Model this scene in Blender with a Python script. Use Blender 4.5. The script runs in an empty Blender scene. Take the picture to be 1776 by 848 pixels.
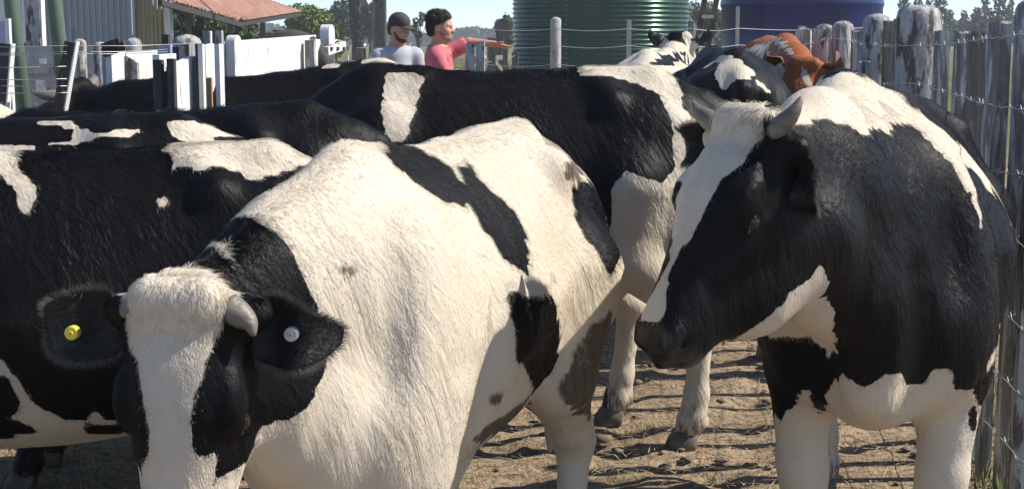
import bpy, bmesh, math, random
import numpy as np
from mathutils import Vector, Matrix

# ------------------------------------------------------------------ camera, sky, sun, exposure
S = bpy.context.scene
R = math.radians
cam_d = bpy.data.cameras.new('camera')
cam = bpy.data.objects.new('camera', cam_d)
S.collection.objects.link(cam)
cam.location = (0, 0, 1.55)
cam.rotation_euler = (R(90 - 7.95), 0, 0)
cam_d.sensor_width = 36.0
cam_d.lens = 50.7
cam_d.clip_end = 6000
S.camera = cam

SUN_EL, SUN_AZ = 45.5, 87.0                 # azimuth clockwise from +Y
W = bpy.data.worlds.new('World'); S.world = W; W.use_nodes = True
nt = W.node_tree; nt.nodes.clear()
sky = nt.nodes.new('ShaderNodeTexSky'); sky.sky_type = 'NISHITA'; sky.sun_disc = False
sky.sun_elevation = R(SUN_EL); sky.sun_rotation = R(SUN_AZ)
sky.air_density = 0.8; sky.dust_density = 0.15; sky.ozone_density = 3.0; sky.altitude = 2200
bg = nt.nodes.new('ShaderNodeBackground'); bg.inputs[1].default_value = 0.125
wo = nt.nodes.new('ShaderNodeOutputWorld')
nt.links.new(sky.outputs[0], bg.inputs[0]); nt.links.new(bg.outputs[0], wo.inputs[0])
sl = bpy.data.lights.new('sun', 'SUN'); sl.energy = 4.6; sl.angle = R(0.55); sl.color = (1.0, 0.94, 0.84)
so = bpy.data.objects.new('sun', sl); S.collection.objects.link(so)
sd = Vector((math.sin(R(SUN_AZ)) * math.cos(R(SUN_EL)), math.cos(R(SUN_AZ)) * math.cos(R(SUN_EL)), math.sin(R(SUN_EL))))
so.rotation_euler = sd.to_track_quat('Z', 'Y').to_euler()
so.location = (20, 0, 20)
S.view_settings.view_transform = 'Standard'; S.view_settings.look = 'None'
S.view_settings.exposure = 0.70; S.view_settings.gamma = 1.0
S.cycles.max_bounces = 6; S.cycles.transparent_max_bounces = 8
COL = S.collection
rng = np.random.default_rng(7)
random.seed(7)

# ------------------------------------------------------------------ object helpers
def tag(o, label=None, cat=None, group=None, kind=None):
    if label: o['label'] = label
    if cat: o['category'] = cat
    if group: o['group'] = group
    if kind: o['kind'] = kind
    return o

def empty(name, loc, rz=0.0):
    o = bpy.data.objects.new(name, None); COL.objects.link(o)
    o.location = loc; o.rotation_euler = (0, 0, rz); o.empty_display_size = 0.1
    return o

def mesh_obj(name, V, F, mats, parent=None, smooth=True, mi=None):
    me = bpy.data.meshes.new(name)
    V = np.asarray(V, np.float32).reshape(-1, 3)
    if isinstance(F, np.ndarray):
        n, k = F.shape
        me.vertices.add(len(V)); me.vertices.foreach_set('co', V.ravel())
        me.loops.add(n * k); me.loops.foreach_set('vertex_index', F.astype(np.int32).ravel())
        me.polygons.add(n); me.polygons.foreach_set('loop_start', np.arange(0, n * k, k, dtype=np.int32))
        me.update(calc_edges=True)
    else:
        me.from_pydata(V.tolist(), [], F)
    for m in (mats if isinstance(mats, (list, tuple)) else [mats]): me.materials.append(m)
    if smooth: me.polygons.foreach_set('use_smooth', np.ones(len(me.polygons), bool))
    if mi is not None: me.polygons.foreach_set('material_index', np.asarray(mi, np.int32))
    me.validate(); me.update()
    o = bpy.data.objects.new(name, me); COL.objects.link(o)
    if parent: o.parent = parent
    return o

class MB:
    """collects boxes, bars, tubes and sheets for ONE mesh object"""
    def __init__(self): self.V, self.F, self.M = [], [], []
    def add(self, V, F, m=0):
        n = len(self.V); self.V += [tuple(v) for v in V]; self.F += [tuple(i + n for i in f) for f in F]; self.M += [m] * len(F)
    def box(self, lo, hi, m=0, jit=0.0, top=None):
        x0, y0, z0 = lo; x1, y1, z1 = hi
        V = [(x0,y0,z0),(x1,y0,z0),(x1,y1,z0),(x0,y1,z0),(x0,y0,z1),(x1,y0,z1),(x1,y1,z1),(x0,y1,z1)]
        if jit: V = [(a + random.uniform(-jit, jit), b + random.uniform(-jit, jit), c + random.uniform(-jit, jit)) for a, b, c in V]
        self.add(V, [(3,2,1,0),(4,5,6,7),(0,1,5,4),(1,2,6,5),(2,3,7,6),(3,0,4,7)], m)
    def bar(self, a, b, w, t, up=(0,0,1), m=0):
        a, b = Vector(a), Vector(b); d = (b - a).normalized(); u = Vector(up)
        if abs(d.dot(u)) > .98: u = Vector((0, 1, 0))
        s = d.cross(u).normalized(); u = s.cross(d)
        V = [p + s * (i * w / 2) + u * (j * t / 2) for p in (a, b) for i, j in ((-1,-1),(1,-1),(1,1),(-1,1))]
        self.add(V, [(0,1,2,3),(7,6,5,4),(0,4,5,1),(1,5,6,2),(2,6,7,3),(3,7,4,0)], m)
    def tube(self, P, r, n=10, m=0, caps=True, ell=1.0):
        P = [Vector(p) for p in P]; k = len(P)
        rr = r if isinstance(r, (list, tuple)) else [r] * k
        V, F = [], []
        ref = None
        for i, p in enumerate(P):
            d = (P[min(i + 1, k - 1)] - P[max(i - 1, 0)]).normalized()
            if ref is None: ref = Vector((0, 0, 1)) if abs(d.z) < .9 else Vector((1, 0, 0))
            s = d.cross(ref).normalized(); u = s.cross(d); ref = u
            for j in range(n):
                a = 2 * math.pi * j / n
                V.append(p + (s * math.cos(a) + u * math.sin(a) * ell) * rr[i])
        for i in range(k - 1):
            for j in range(n):
                F.append((i*n+j, i*n+(j+1)%n, (i+1)*n+(j+1)%n, (i+1)*n+j))
        if caps:
            F.append(tuple(range(n - 1, -1, -1))); F.append(tuple((k-1)*n + j for j in range(n)))
        self.add(V, F, m)
    def build(self, name, mats, parent=None, smooth=False):
        return mesh_obj(name, self.V, self.F, mats, parent, smooth, self.M)

# ------------------------------------------------------------------ materials
def mat(name):
    m = bpy.data.materials.new(name); m.use_nodes = True
    n = m.node_tree.nodes; b = n['Principled BSDF']
    return m, m.node_tree, b

class NT:
    def __init__(self, tree): self.t = tree
    def n(self, typ, **kw):
        x = self.t.nodes.new(typ)
        for k, v in kw.items(): setattr(x, k, v)
        return x
    def l(self, a, b): self.t.links.new(a, b)
    def coord(self, scale=(1,1,1), rot=(0,0,0), kind='Object'):
        c = self.n('ShaderNodeTexCoord'); m = self.n('ShaderNodeMapping')
        m.inputs['Scale'].default_value = scale; m.inputs['Rotation'].default_value = rot
        self.l(c.outputs[kind], m.inputs[0]); return m.outputs[0]
    def noise(self, vec, scale, detail=4, rough=.55, dist=0.0):
        x = self.n('ShaderNodeTexNoise'); x.inputs['Scale'].default_value = scale
        x.inputs['Detail'].default_value = detail; x.inputs['Roughness'].default_value = rough
        x.inputs['Distortion'].default_value = dist
        if vec is not None: self.l(vec, x.inputs['Vector'])
        return x.outputs[0]
    def ramp(self, fac, stops, interp='LINEAR'):
        x = self.n('ShaderNodeValToRGB'); x.color_ramp.interpolation = interp
        e = x.color_ramp.elements
        while len(e) < len(stops): e.new(0.5)
        for i, (p, c) in enumerate(stops):
            e[i].position = p; e[i].color = (*c, 1) if len(c) == 3 else c
        self.l(fac, x.inputs[0]); return x.outputs[0]
    def math(self, op, a, b=None, c=None, clamp=False):
        x = self.n('ShaderNodeMath', operation=op, use_clamp=clamp)
        for i, v in enumerate((a, b, c)):
            if v is None: continue
            if isinstance(v, (int, float)): x.inputs[i].default_value = v
            else: self.l(v, x.inputs[i])
        return x.outputs[0]
    def mix(self, fac, a, b, blend='MIX'):
        x = self.n('ShaderNodeMix', data_type='RGBA', blend_type=blend)
        for i, v in ((0, fac), (6, a), (7, b)):
            if isinstance(v, (int, float)): x.inputs[i].default_value = v
            elif isinstance(v, tuple): x.inputs[i].default_value = (*v, 1) if len(v) == 3 else v
            else: self.l(v, x.inputs[i])
        return x.outputs[2]
    def bump(self, h, strength=.4, dist=.01, prev=None):
        x = self.n('ShaderNodeBump'); x.inputs['Strength'].default_value = strength; x.inputs['Distance'].default_value = dist
        self.l(h, x.inputs['Height'])
        if prev is not None: self.l(prev, x.inputs['Normal'])
        return x.outputs[0]
    def attr(self, name):
        x = self.n('ShaderNodeAttribute', attribute_name=name); return x

def simple(name, c, rough=.7, metal=0.0, var=.15, scale=6.0, bump=0.0, bscale=40.0, stretch=(1,1,1), c2=None, c2amt=(.55,.65), c2scale=8.0, spec=.5):
    """a plain surface: base colour with mottling, optionally a second worn colour in patches"""
    m, t, b = mat(name); N = NT(t)
    v = N.coord(stretch)
    f = N.noise(v, scale, 5, .6)
    lo = tuple(max(0, x * (1 - var)) for x in c); hi = tuple(min(1, x * (1 + var)) for x in c)
    col = N.ramp(f, [(.3, lo), (.7, hi)])
    if c2:
        g = N.noise(v, c2scale, 6, .65)
        col = N.mix(N.ramp(g, [(c2amt[0], (0,0,0)), (c2amt[1], (1,1,1))]), col, c2)
    N.l(col, b.inputs['Base Color'])
    b.inputs['Roughness'].default_value = rough; b.inputs['Metallic'].default_value = metal
    b.inputs['Specular IOR Level'].default_value = spec
    if bump: N.l(N.bump(N.noise(v, bscale, 4, .6), bump, .01), b.inputs['Normal'])
    return m

def coat_material(name, dark=(.0034,.0031,.0034), light=(.56,.495,.40), hair=False):
    """cattle coat: 'coat' (below 0 light, above 0 dark) and 'soil' (mud) are stored on the hide"""
    m, t, b = mat(name); N = NT(t)
    coat, soil = N.attr('coat').outputs['Fac'], N.attr('soil').outputs['Fac']
    if not hair:
        v = N.coord((1, 1, .28)); f0 = N.noise(N.coord((1,1,.6)), 20, 3, .6); f1 = N.noise(v, 55, 3, .6); f2 = N.noise(v, 170, 3, .6)
        big = N.noise(N.coord((1,1,1)), 7, 4, .55)
        e = N.math('ADD', N.math('MULTIPLY', N.math('SUBTRACT', f1, .5), .55), N.math('MULTIPLY', N.math('SUBTRACT', f2, .5), .5))
        e = N.math('ADD', N.math('ADD', e, N.math('MULTIPLY', N.math('SUBTRACT', f0, .5), .9)), coat)
        blk = N.ramp(N.math('ADD', N.math('MULTIPLY', e, 1.6), .5), [(.42, (0,0,0)), (.58, (1,1,1))])
        lv = N.ramp(big, [(.3, tuple(x * y for x, y in zip(light, (.93,.90,.85)))), (.65, light)])
        lv = N.mix(N.math('MULTIPLY', N.ramp(f2, [(.3,(1,1,1)),(.55,(0,0,0))]), .18), lv, (.46,.39,.30))
        dv = N.ramp(f2, [(.35, tuple(x * .7 for x in dark)), (.75, tuple(min(1, x * 1.9) for x in dark))])
        col = N.mix(blk, lv, dv)
        sn = N.noise(N.coord((1,1,.3)), 46, 5, .75); sb = N.noise(N.coord((1,1,.7)), 14, 3, .6)
        sm = N.math('ADD', N.math('MULTIPLY', soil, 1.25), N.math('ADD', N.math('MULTIPLY', N.math('SUBTRACT', sn, .5), 2.0), N.math('MULTIPLY', N.math('SUBTRACT', sb, .5), 1.4)))
        s = N.math('MULTIPLY', N.ramp(sm, [(.50,(0,0,0)),(.95,(1,1,1))]), N.ramp(soil, [(.04,(0,0,0)),(.16,(1,1,1))]))
        col = N.mix(N.math('MULTIPLY', s, .9), col, N.ramp(f1, [(.3,(.018,.012,.008)),(.7,(.095,.064,.040))]))
        col = N.mix(N.math('MULTIPLY', N.attr('muzzle').outputs['Fac'], .9), col, N.ramp(f2, [(.3,(.008,.007,.007)),(.7,(.018,.015,.015))]))
        N.l(col, b.inputs['Base Color'])
        # loose skin: long shallow ridges running down and back, and the fine lie of the hair
        c0 = N.coord((1,1,1), (0, R(-24), 0)); m2 = N.n('ShaderNodeMapping'); m2.inputs['Scale'].default_value = (1, 1, .085); N.l(c0, m2.inputs[0])
        rid = N.noise(m2.outputs[0], 42, 3, .55, .35)
        rid = N.math('MULTIPLY', rid, N.ramp(N.noise(N.coord((1,1,.7)), 4.5, 2, .5), [(.35, (.15,.15,.15)), (.62, (1,1,1))]))
        m3 = N.n('ShaderNodeMapping'); m3.inputs['Scale'].default_value = (1, 1, .16); N.l(c0, m3.inputs[0])
        fine = N.noise(m3.outputs[0], 260, 2, .6)
        nb = N.bump(rid, .58, .016)
        nb = N.bump(N.math('ADD', N.math('MULTIPLY', fine, .8), N.math('MULTIPLY', f1, .5)), .28, .005, nb)
        N.l(nb, b.inputs['Normal'])
        wet = N.attr('muzzle').outputs['Fac']
        N.l(N.math('SUBTRACT', .5, N.math('MULTIPLY', wet, .26)), b.inputs['Roughness']); N.l(N.math('ADD', .12, N.math('MULTIPLY', wet, .22)), b.inputs['Specular IOR Level'])
    else:
        hi = N.n('ShaderNodeHairInfo')
        rnd = hi.outputs['Random']
        blk = N.ramp(coat, [(.46,(0,0,0)),(.54,(1,1,1))])
        lv = N.ramp(rnd, [(0, tuple(x * 1.0 for x in light)), (1, tuple(min(1, x * 1.22) for x in light))])
        dv = N.ramp(rnd, [(0, tuple(x * .5 for x in dark)), (1, tuple(x * 1.5 for x in dark))])
        col = N.mix(blk, lv, dv)
        col = N.mix(N.math('MULTIPLY', N.ramp(soil, [(.4,(0,0,0)),(.8,(1,1,1))]), .85), col, N.ramp(rnd, [(0,(.028,.020,.013)),(1,(.12,.085,.054))]))
        N.l(col, b.inputs['Base Color'])
        b.inputs['Roughness'].default_value = .38
        b.inputs['Specular IOR Level'].default_value = .20
    return m
# ------------------------------------------------------------------ implicit bodies: smooth-blended forms -> one continuous surface
class Field:
    def __init__(self, lo, hi, h):
        self.lo = np.array(lo, np.float32); self.h = h
        self.n = np.ceil((np.array(hi) - self.lo) / h).astype(int) + 1
        self.ax = [self.lo[i] + h * np.arange(self.n[i], dtype=np.float32) for i in range(3)]
        self.D = np.full(self.n, .3, np.float32)
    def region(self, lo, hi, pad):
        sl = []
        for i in range(3):
            a = int(np.floor((lo[i] - pad - self.lo[i]) / self.h)); b = int(np.ceil((hi[i] + pad - self.lo[i]) / self.h)) + 1
            sl.append(slice(max(a, 0), min(max(b, 0), self.n[i])))
        X, Y, Z = (self.ax[i][sl[i]] for i in range(3))
        return tuple(sl), X[:, None, None], Y[None, :, None], Z[None, None, :]
    def blend(self, sl, d, k, sub=False):
        A = self.D[sl]
        if A.size == 0: return
        if sub:
            h = np.maximum(k - np.abs(A + d), 0) / k
            self.D[sl] = np.maximum(A, -d) + h * h * k * .25
        else:
            h = np.maximum(k - np.abs(A - d), 0) / k
            self.D[sl] = np.minimum(A, d) - h * h * k * .25
    def cone(self, a, b, ra, rb=None, k=.05, sub=False, flat=None):
        """round cone; flat=(axis, factor) squeezes it along an axis"""
        rb = ra if rb is None else rb
        a = np.array(a, np.float32); b = np.array(b, np.float32); r = max(ra, rb)
        if flat is not None and flat[1] > 1: r *= flat[1]
        sl, X, Y, Z = self.region(np.minimum(a, b) - r, np.maximum(a, b) + r, k + 2 * self.h)
        u = b - a; L = float(u @ u) + 1e-9
        px, py, pz = X - a[0], Y - a[1], Z - a[2]
        t = np.clip((px * u[0] + py * u[1] + pz * u[2]) / L, 0, 1)
        qx, qy, qz = px - t * u[0], py - t * u[1], pz - t * u[2]
        s = 1.0
        if flat is not None:
            n = np.array(flat[0], np.float32); n /= np.linalg.norm(n); f = 1 / flat[1] - 1
            w = (qx * n[0] + qy * n[1] + qz * n[2]) * f
            qx, qy, qz = qx + w * n[0], qy + w * n[1], qz + w * n[2]
            s = min(1.0, flat[1] * 1.2) if flat[1] < 1 else 1.0
        d = (np.sqrt(qx * qx + qy * qy + qz * qz) - (ra + (rb - ra) * t)) * s
        self.blend(sl, d, k, sub)
    def chain(self, P, r, k=.04, flat=None):
        for i in range(len(P) - 1): self.cone(P[i], P[i + 1], r[i], r[i + 1], k, flat=flat)
    def ell(self, c, r, k=.05, Rm=None, sub=False):
        c = np.array(c, np.float32); rm = max(r)
        sl, X, Y, Z = self.region(c - rm, c + rm, k + 2 * self.h)
        q = [X - c[0], Y - c[1], Z - c[2]]
        if Rm is not None: q = [q[0] * Rm[0][i] + q[1] * Rm[1][i] + q[2] * Rm[2][i] for i in range(3)]
        k0 = np.sqrt(sum((q[i] / r[i]) ** 2 for i in range(3)))
        k1 = np.sqrt(sum((q[i] / r[i] ** 2) ** 2 for i in range(3))) + 1e-6
        self.blend(sl, k0 * (k0 - 1) / k1, k, sub)
    def loft(self, org, Rm, secs, k=.05, e=2.3, yc=None, lo=None, hi=None):
        """secs rows: s, top, bottom, half width, pinch ; Rm columns are the axes along, across and up"""
        secs = np.array(secs, np.float64)
        s = np.linspace(secs[0, 0], secs[-1, 0], 96)
        ker = np.hanning(11); ker /= ker.sum()
        T = []
        for j in range(1, secs.shape[1]):
            v = np.interp(s, secs[:, 0], secs[:, j]); vp = np.pad(v, 5, mode='edge'); T.append(np.convolve(vp, ker, 'valid'))
        o = np.array(org, np.float32); Rm = np.array(Rm, np.float32)
        cs = []
        for i in range(0, 96, 5):
            for y in (-1, 1):
                for z in (T[0][i], T[1][i]): cs.append(o + Rm @ np.array([s[i], y * T[2][i], z]))
        cs = np.array(cs)
        sl, X, Y, Z = self.region(cs.min(0) - .05, cs.max(0) + .05, k + 2 * self.h)
        p = [X - o[0], Y - o[1], Z - o[2]]
        q = [p[0] * Rm[0, i] + p[1] * Rm[1, i] + p[2] * Rm[2, i] for i in range(3)]
        sc = np.clip(q[0], s[0], s[-1])
        top, bot, hw, pin = (np.interp(sc, s, t).astype(np.float32) for t in T[:4])
        zc, hh = (top + bot) / 2, (top - bot) / 2
        y = q[1]
        if yc is not None: y = y - np.interp(sc, [c[0] for c in yc], [c[1] for c in yc])
        u = (q[2] - zc) / hh
        y = np.abs(y) / (hw * (1 - pin * np.clip(u, 0, 1) ** 1.3 - .25 * np.abs(pin) * np.clip(-u, 0, 1)))
        d = ((y ** e + np.abs(u) ** e) ** (1 / e) - 1) * np.minimum(hw, hh) * .9
        ex = np.maximum(np.maximum(s[0] - q[0], q[0] - s[-1]), 0)
        self.blend(sl, np.sqrt(np.maximum(d, 0) ** 2 + ex ** 2) + np.minimum(d, 0), k)
    def surface(self):
        """surface nets"""
        D = self.D; n0, n1, n2 = D.shape
        I = D < 0
        cnt = np.zeros((n0 - 1, n1 - 1, n2 - 1), np.int8)
        C = [(i, j, k) for i in (0, 1) for j in (0, 1) for k in (0, 1)]
        for i, j, k in C: cnt += I[i:n0-1+i, j:n1-1+j, k:n2-1+k]
        act = (cnt > 0) & (cnt < 8)
        idx = np.full(act.shape, -1, np.int64); cell = np.argwhere(act); idx[act] = np.arange(len(cell))
        P = np.zeros((len(cell), 3)); W_ = np.zeros(len(cell))
        val = {c: D[cell[:, 0] + c[0], cell[:, 1] + c[1], cell[:, 2] + c[2]].astype(np.float64) for c in C}
        for c in C:
            for a in range(3):
                if c[a]: continue
                d = list(c); d[a] = 1; d = tuple(d)
                A, B = val[c], val[d]; m = (A < 0) != (B < 0)
                t = np.where(m, A / np.where(m, A - B, 1), 0)
                q = np.zeros((len(cell), 3)) + np.array(c); q[:, a] = t
                P[m] += q[m]; W_[m] += 1
        P = (P / W_[:, None] + cell) * self.h + self.lo
        Q = []
        for a in range(3):
            b, c = (a + 1) % 3, (a + 2) % 3
            s0 = [slice(None)] * 3; s1 = [slice(None)] * 3
            s0[a] = slice(0, -1); s1[a] = slice(1, None)
            for x in (b, c): s0[x] = slice(1, -1); s1[x] = slice(1, -1)
            A, B = I[tuple(s0)], I[tuple(s1)]
            for flip, M in ((False, A & ~B), (True, ~A & B)):
                e = np.argwhere(M)
                if not len(e): continue
                e[:, b] += 1; e[:, c] += 1
                def at(db, dc):
                    f = e.copy(); f[:, b] += db; f[:, c] += dc
                    return idx[f[:, 0], f[:, 1], f[:, 2]]
                q = np.stack([at(-1, -1), at(0, -1), at(0, 0), at(-1, 0)], 1)
                Q.append(q[:, ::-1] if flip else q)
        Q = np.concatenate(Q)
        # keep the largest connected piece only
        lab = np.arange(len(P))
        for _ in range(200):
            m = lab[Q].min(1); new = lab.copy(); np.minimum.at(new, Q.ravel(), np.repeat(m, 4)); new = new[new]
            if (new == lab).all(): break
            lab = new
        u, c = np.unique(lab, return_counts=True)
        if len(u) > 1:
            keep = lab == u[c.argmax()]; remap = np.cumsum(keep) - 1
            Q = remap[Q[keep[Q].all(1)]]; P = P[keep]
        # light relaxation
        for _ in range(2):
            acc = np.zeros_like(P); n = np.zeros(len(P))
            for i in range(4):
                np.add.at(acc, Q[:, i], P[Q[:, (i + 1) % 4]] + P[Q[:, (i + 3) % 4]]); np.add.at(n, Q[:, i], 2)
            P = P * .5 + acc / n[:, None] * .5
        return P, Q

def vert_normals(P, Q):
    fn = np.cross(P[Q[:, 2]] - P[Q[:, 0]], P[Q[:, 3]] - P[Q[:, 1]])
    N = np.zeros_like(P)
    for i in range(4): np.add.at(N, Q[:, i], fn)
    return N / (np.linalg.norm(N, axis=1, keepdims=True) + 1e-12)

def idw(P, pts, val, power=2.6, eps=2.5e-4):
    """value of the nearest coat samples, weighted by distance"""
    out = np.zeros(len(P), np.float32)
    pts = pts.astype(np.float32); val = val.astype(np.float32); p2 = (pts ** 2).sum(1)
    for i in range(0, len(P), 4096):
        q = P[i:i+4096].astype(np.float32)
        d = np.maximum((q ** 2).sum(1)[:, None] + p2[None] - 2 * q @ pts.T, 0) + eps
        w = d ** -power; out[i:i+4096] = (w @ val) / w.sum(1)
    return out

SEEDS = {}
def seeds(key):
    if key not in SEEDS: return None
    a = np.array(SEEDS[key], float).reshape(-1, 4)
    return a[:, :3] / 1000.0, a[:, 3]

# ------------------------------------------------------------------ cattle
TRUNK = [  # x, top, bottom, half width, pinch towards the spine   (for a beast 1.40 m at the withers)
    (-.87, 1.20, 1.02, .035, .1), (-.84, 1.27, .93, .12, .2), (-.78, 1.325, .80, .20, .35), (-.66, 1.375, .72, .255, .42), (-.50, 1.405, .655, .285, .40),
    (-.36, 1.405, .60, .30, .40), (-.20, 1.385, .55, .325, .42), (0.0, 1.37, .525, .345, .46), (.16, 1.375, .525, .335, .50),
    (.30, 1.395, .53, .30, .58), (.42, 1.40, .54, .265, .62), (.54, 1.365, .56, .23, .58), (.64, 1.27, .62, .185, .45), (.72, 1.12, .72, .12, .3), (.76, 1.0, .82, .05, .1)]
HEAD = [  # along poll -> muzzle, top, bottom, half width, pinch   (head 0.52 m)
    (-.050, -.02, -.10, .035, .0), (-.03, .015, -.14, .085, .1), (.02, .045, -.175, .112, .05), (.09, .058, -.215, .122, .05), (.17, .060, -.245, .124, .05),
    (.24, .050, -.235, .108, .10), (.31, .036, -.205, .088, .15), (.38, .024, -.170, .074, .12), (.44, .014, -.148, .072, .06),
    (.49, .004, -.140, .080, .0), (.525, -.016, -.132, .074, .0), (.548, -.045, -.110, .045, .0)]
FORE = [(.40, .165, .86), (.43, .175, .68), (.455, .165, .42), (.445, .16, .36), (.435, .158, .17), (.45, .158, .10), (.475, .158, .03)]
FORE_R = [.125, .088, .060, .052, .040, .047, .045]
HIND = [(-.52, .19, .98), (-.42, .20, .74), (-.60, .185, .53), (-.655, .18, .47), (-.625, .178, .20), (-.61, .178, .11), (-.58, .178, .03)]
HIND_R = [.18, .118, .060, .051, .041, .047, .044]

def unit(v):
    v = np.array(v, float); return v / np.linalg.norm(v)

def frame(fwd, up):
    x = unit(fwd); z = np.array(up, float); z = unit(z - x * (z @ x)); y = np.cross(z, x)
    return np.stack([x, y, z], 1)

def ear_mesh(L, Wd, cup=.45, thick=.008, fold=.0):
    nu, nv = 15, 11
    V, F = [], []
    for side in (0, 1):
        for i in range(nu):
            u = i / (nu - 1)
            w = Wd * (.26 + .74 * math.sin(math.pi * min(1, u * .97 + .02) ** 1.12) ** .55) if u < .99 else Wd * .30
            if u < .18: w = Wd * (.34 + 1.6 * u)
            for j in range(nv):
                v = j / (nv - 1) * 2 - 1
                a = v * (1.25 - .55 * u) * cup * 2
                y = w * math.sin(a) / max(cup * 2, .01) if cup > .05 else w * v
                z = w * (1 - math.cos(a)) / max(cup * 2, .01) + .012 * math.sin(u * 3)
                V.append((u * L, y * (1 if side == 0 else .96), z - (thick if side else 0) * (.4 + math.sin(math.pi * min(u + .1, 1))) + fold * (u * u) * .05))
    n = nu * nv
    for s in (0, 1):
        for i in range(nu - 1):
            for j in range(nv - 1):
                q = (s*n + i*nv+j, s*n + (i+1)*nv+j, s*n + (i+1)*nv+j+1, s*n + i*nv+j+1)
                F.append(q if s == 0 else q[::-1])
    for i in range(nu - 1):
        F.append((i*nv, n+i*nv, n+(i+1)*nv, (i+1)*nv)); a = nv - 1
        F.append((i*nv+a, (i+1)*nv+a, n+(i+1)*nv+a, n+i*nv+a))
    for j in range(nv - 1):
        b = (nu - 1) * nv; F.append((b+j, n+b+j, n+b+j+1, b+j+1))
        V = [(x, y, z - .05 * x * x / max(L, .01) - .004 * math.sin(x / L * 6)) for x, y, z in V]      # tip droops
    return V, F

def put(o, org, Rm):
    M = Matrix.Identity(4)
    for i in range(3):
        for j in range(3): M[i][j] = Rm[i][j]
        M[i][3] = org[i]
    o.matrix_local = M; return o

HAIRS = True
def strands(name, P, Q, n, length, flow, lift, radius, material, parent, coat=None, spread=.2, seed=1, mask=None):
    """short hairs lying on a surface; flow is a direction or one per vertex"""
    if not HAIRS: return None
    r = np.random.default_rng(seed); P = np.asarray(P, float); Q = np.asarray(Q)
    N_ = vert_normals(P, Q); tri = np.concatenate([Q[:, [0, 1, 2]], Q[:, [0, 2, 3]]])
    ar = .5 * np.linalg.norm(np.cross(P[tri[:, 1]] - P[tri[:, 0]], P[tri[:, 2]] - P[tri[:, 0]]), axis=1)
    if mask is not None: ar = ar * mask(P[tri].mean(1))
    pk = r.choice(len(tri), n, p=ar / ar.sum()); bc = r.dirichlet((1, 1, 1), n)[:, :, None]
    a = (P[tri[pk]] * bc).sum(1); nn = (N_[tri[pk]] * bc).sum(1); nn /= np.linalg.norm(nn, axis=1, keepdims=True) + 1e-9
    fl = np.broadcast_to(np.array(flow, float), (n, 3)) if np.ndim(flow) == 1 else (np.asarray(flow)[tri[pk]] * bc).sum(1)
    fl = fl + r.normal(0, spread, (n, 3)); fl = fl - nn * (fl * nn).sum(1, keepdims=True); fl /= np.linalg.norm(fl, axis=1, keepdims=True) + 1e-9
    L = (length * r.uniform(.6, 1.3, n))[:, None]; lf = (lift * r.uniform(.4, 1.4, n))[:, None]
    p1 = a + (fl * .5 + nn * lf * .6) * L; p2 = p1 + (fl * .5 + nn * lf * .15) * L
    cv = bpy.data.hair_curves.new(name); cv.add_curves([3] * n); cv.attributes['position'].data.foreach_set('vector', np.stack([a - nn * .001, p1, p2], 1).astype(np.float32).ravel())
    ra = cv.attributes.get('radius') or cv.attributes.new('radius', 'FLOAT', 'POINT'); ra.data.foreach_set('value', np.tile(np.array([1, .8, .25], np.float32) * radius, n))
    at = cv.attributes.new('coat', 'FLOAT', 'CURVE'); at.data.foreach_set('value', np.full(n, 1.0 if coat is None else coat, np.float32))
    cv.materials.append(material); o = bpy.data.objects.new(name, cv); COL.objects.link(o); o.parent = parent; o['kind'] = 'stuff'
    return o

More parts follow.
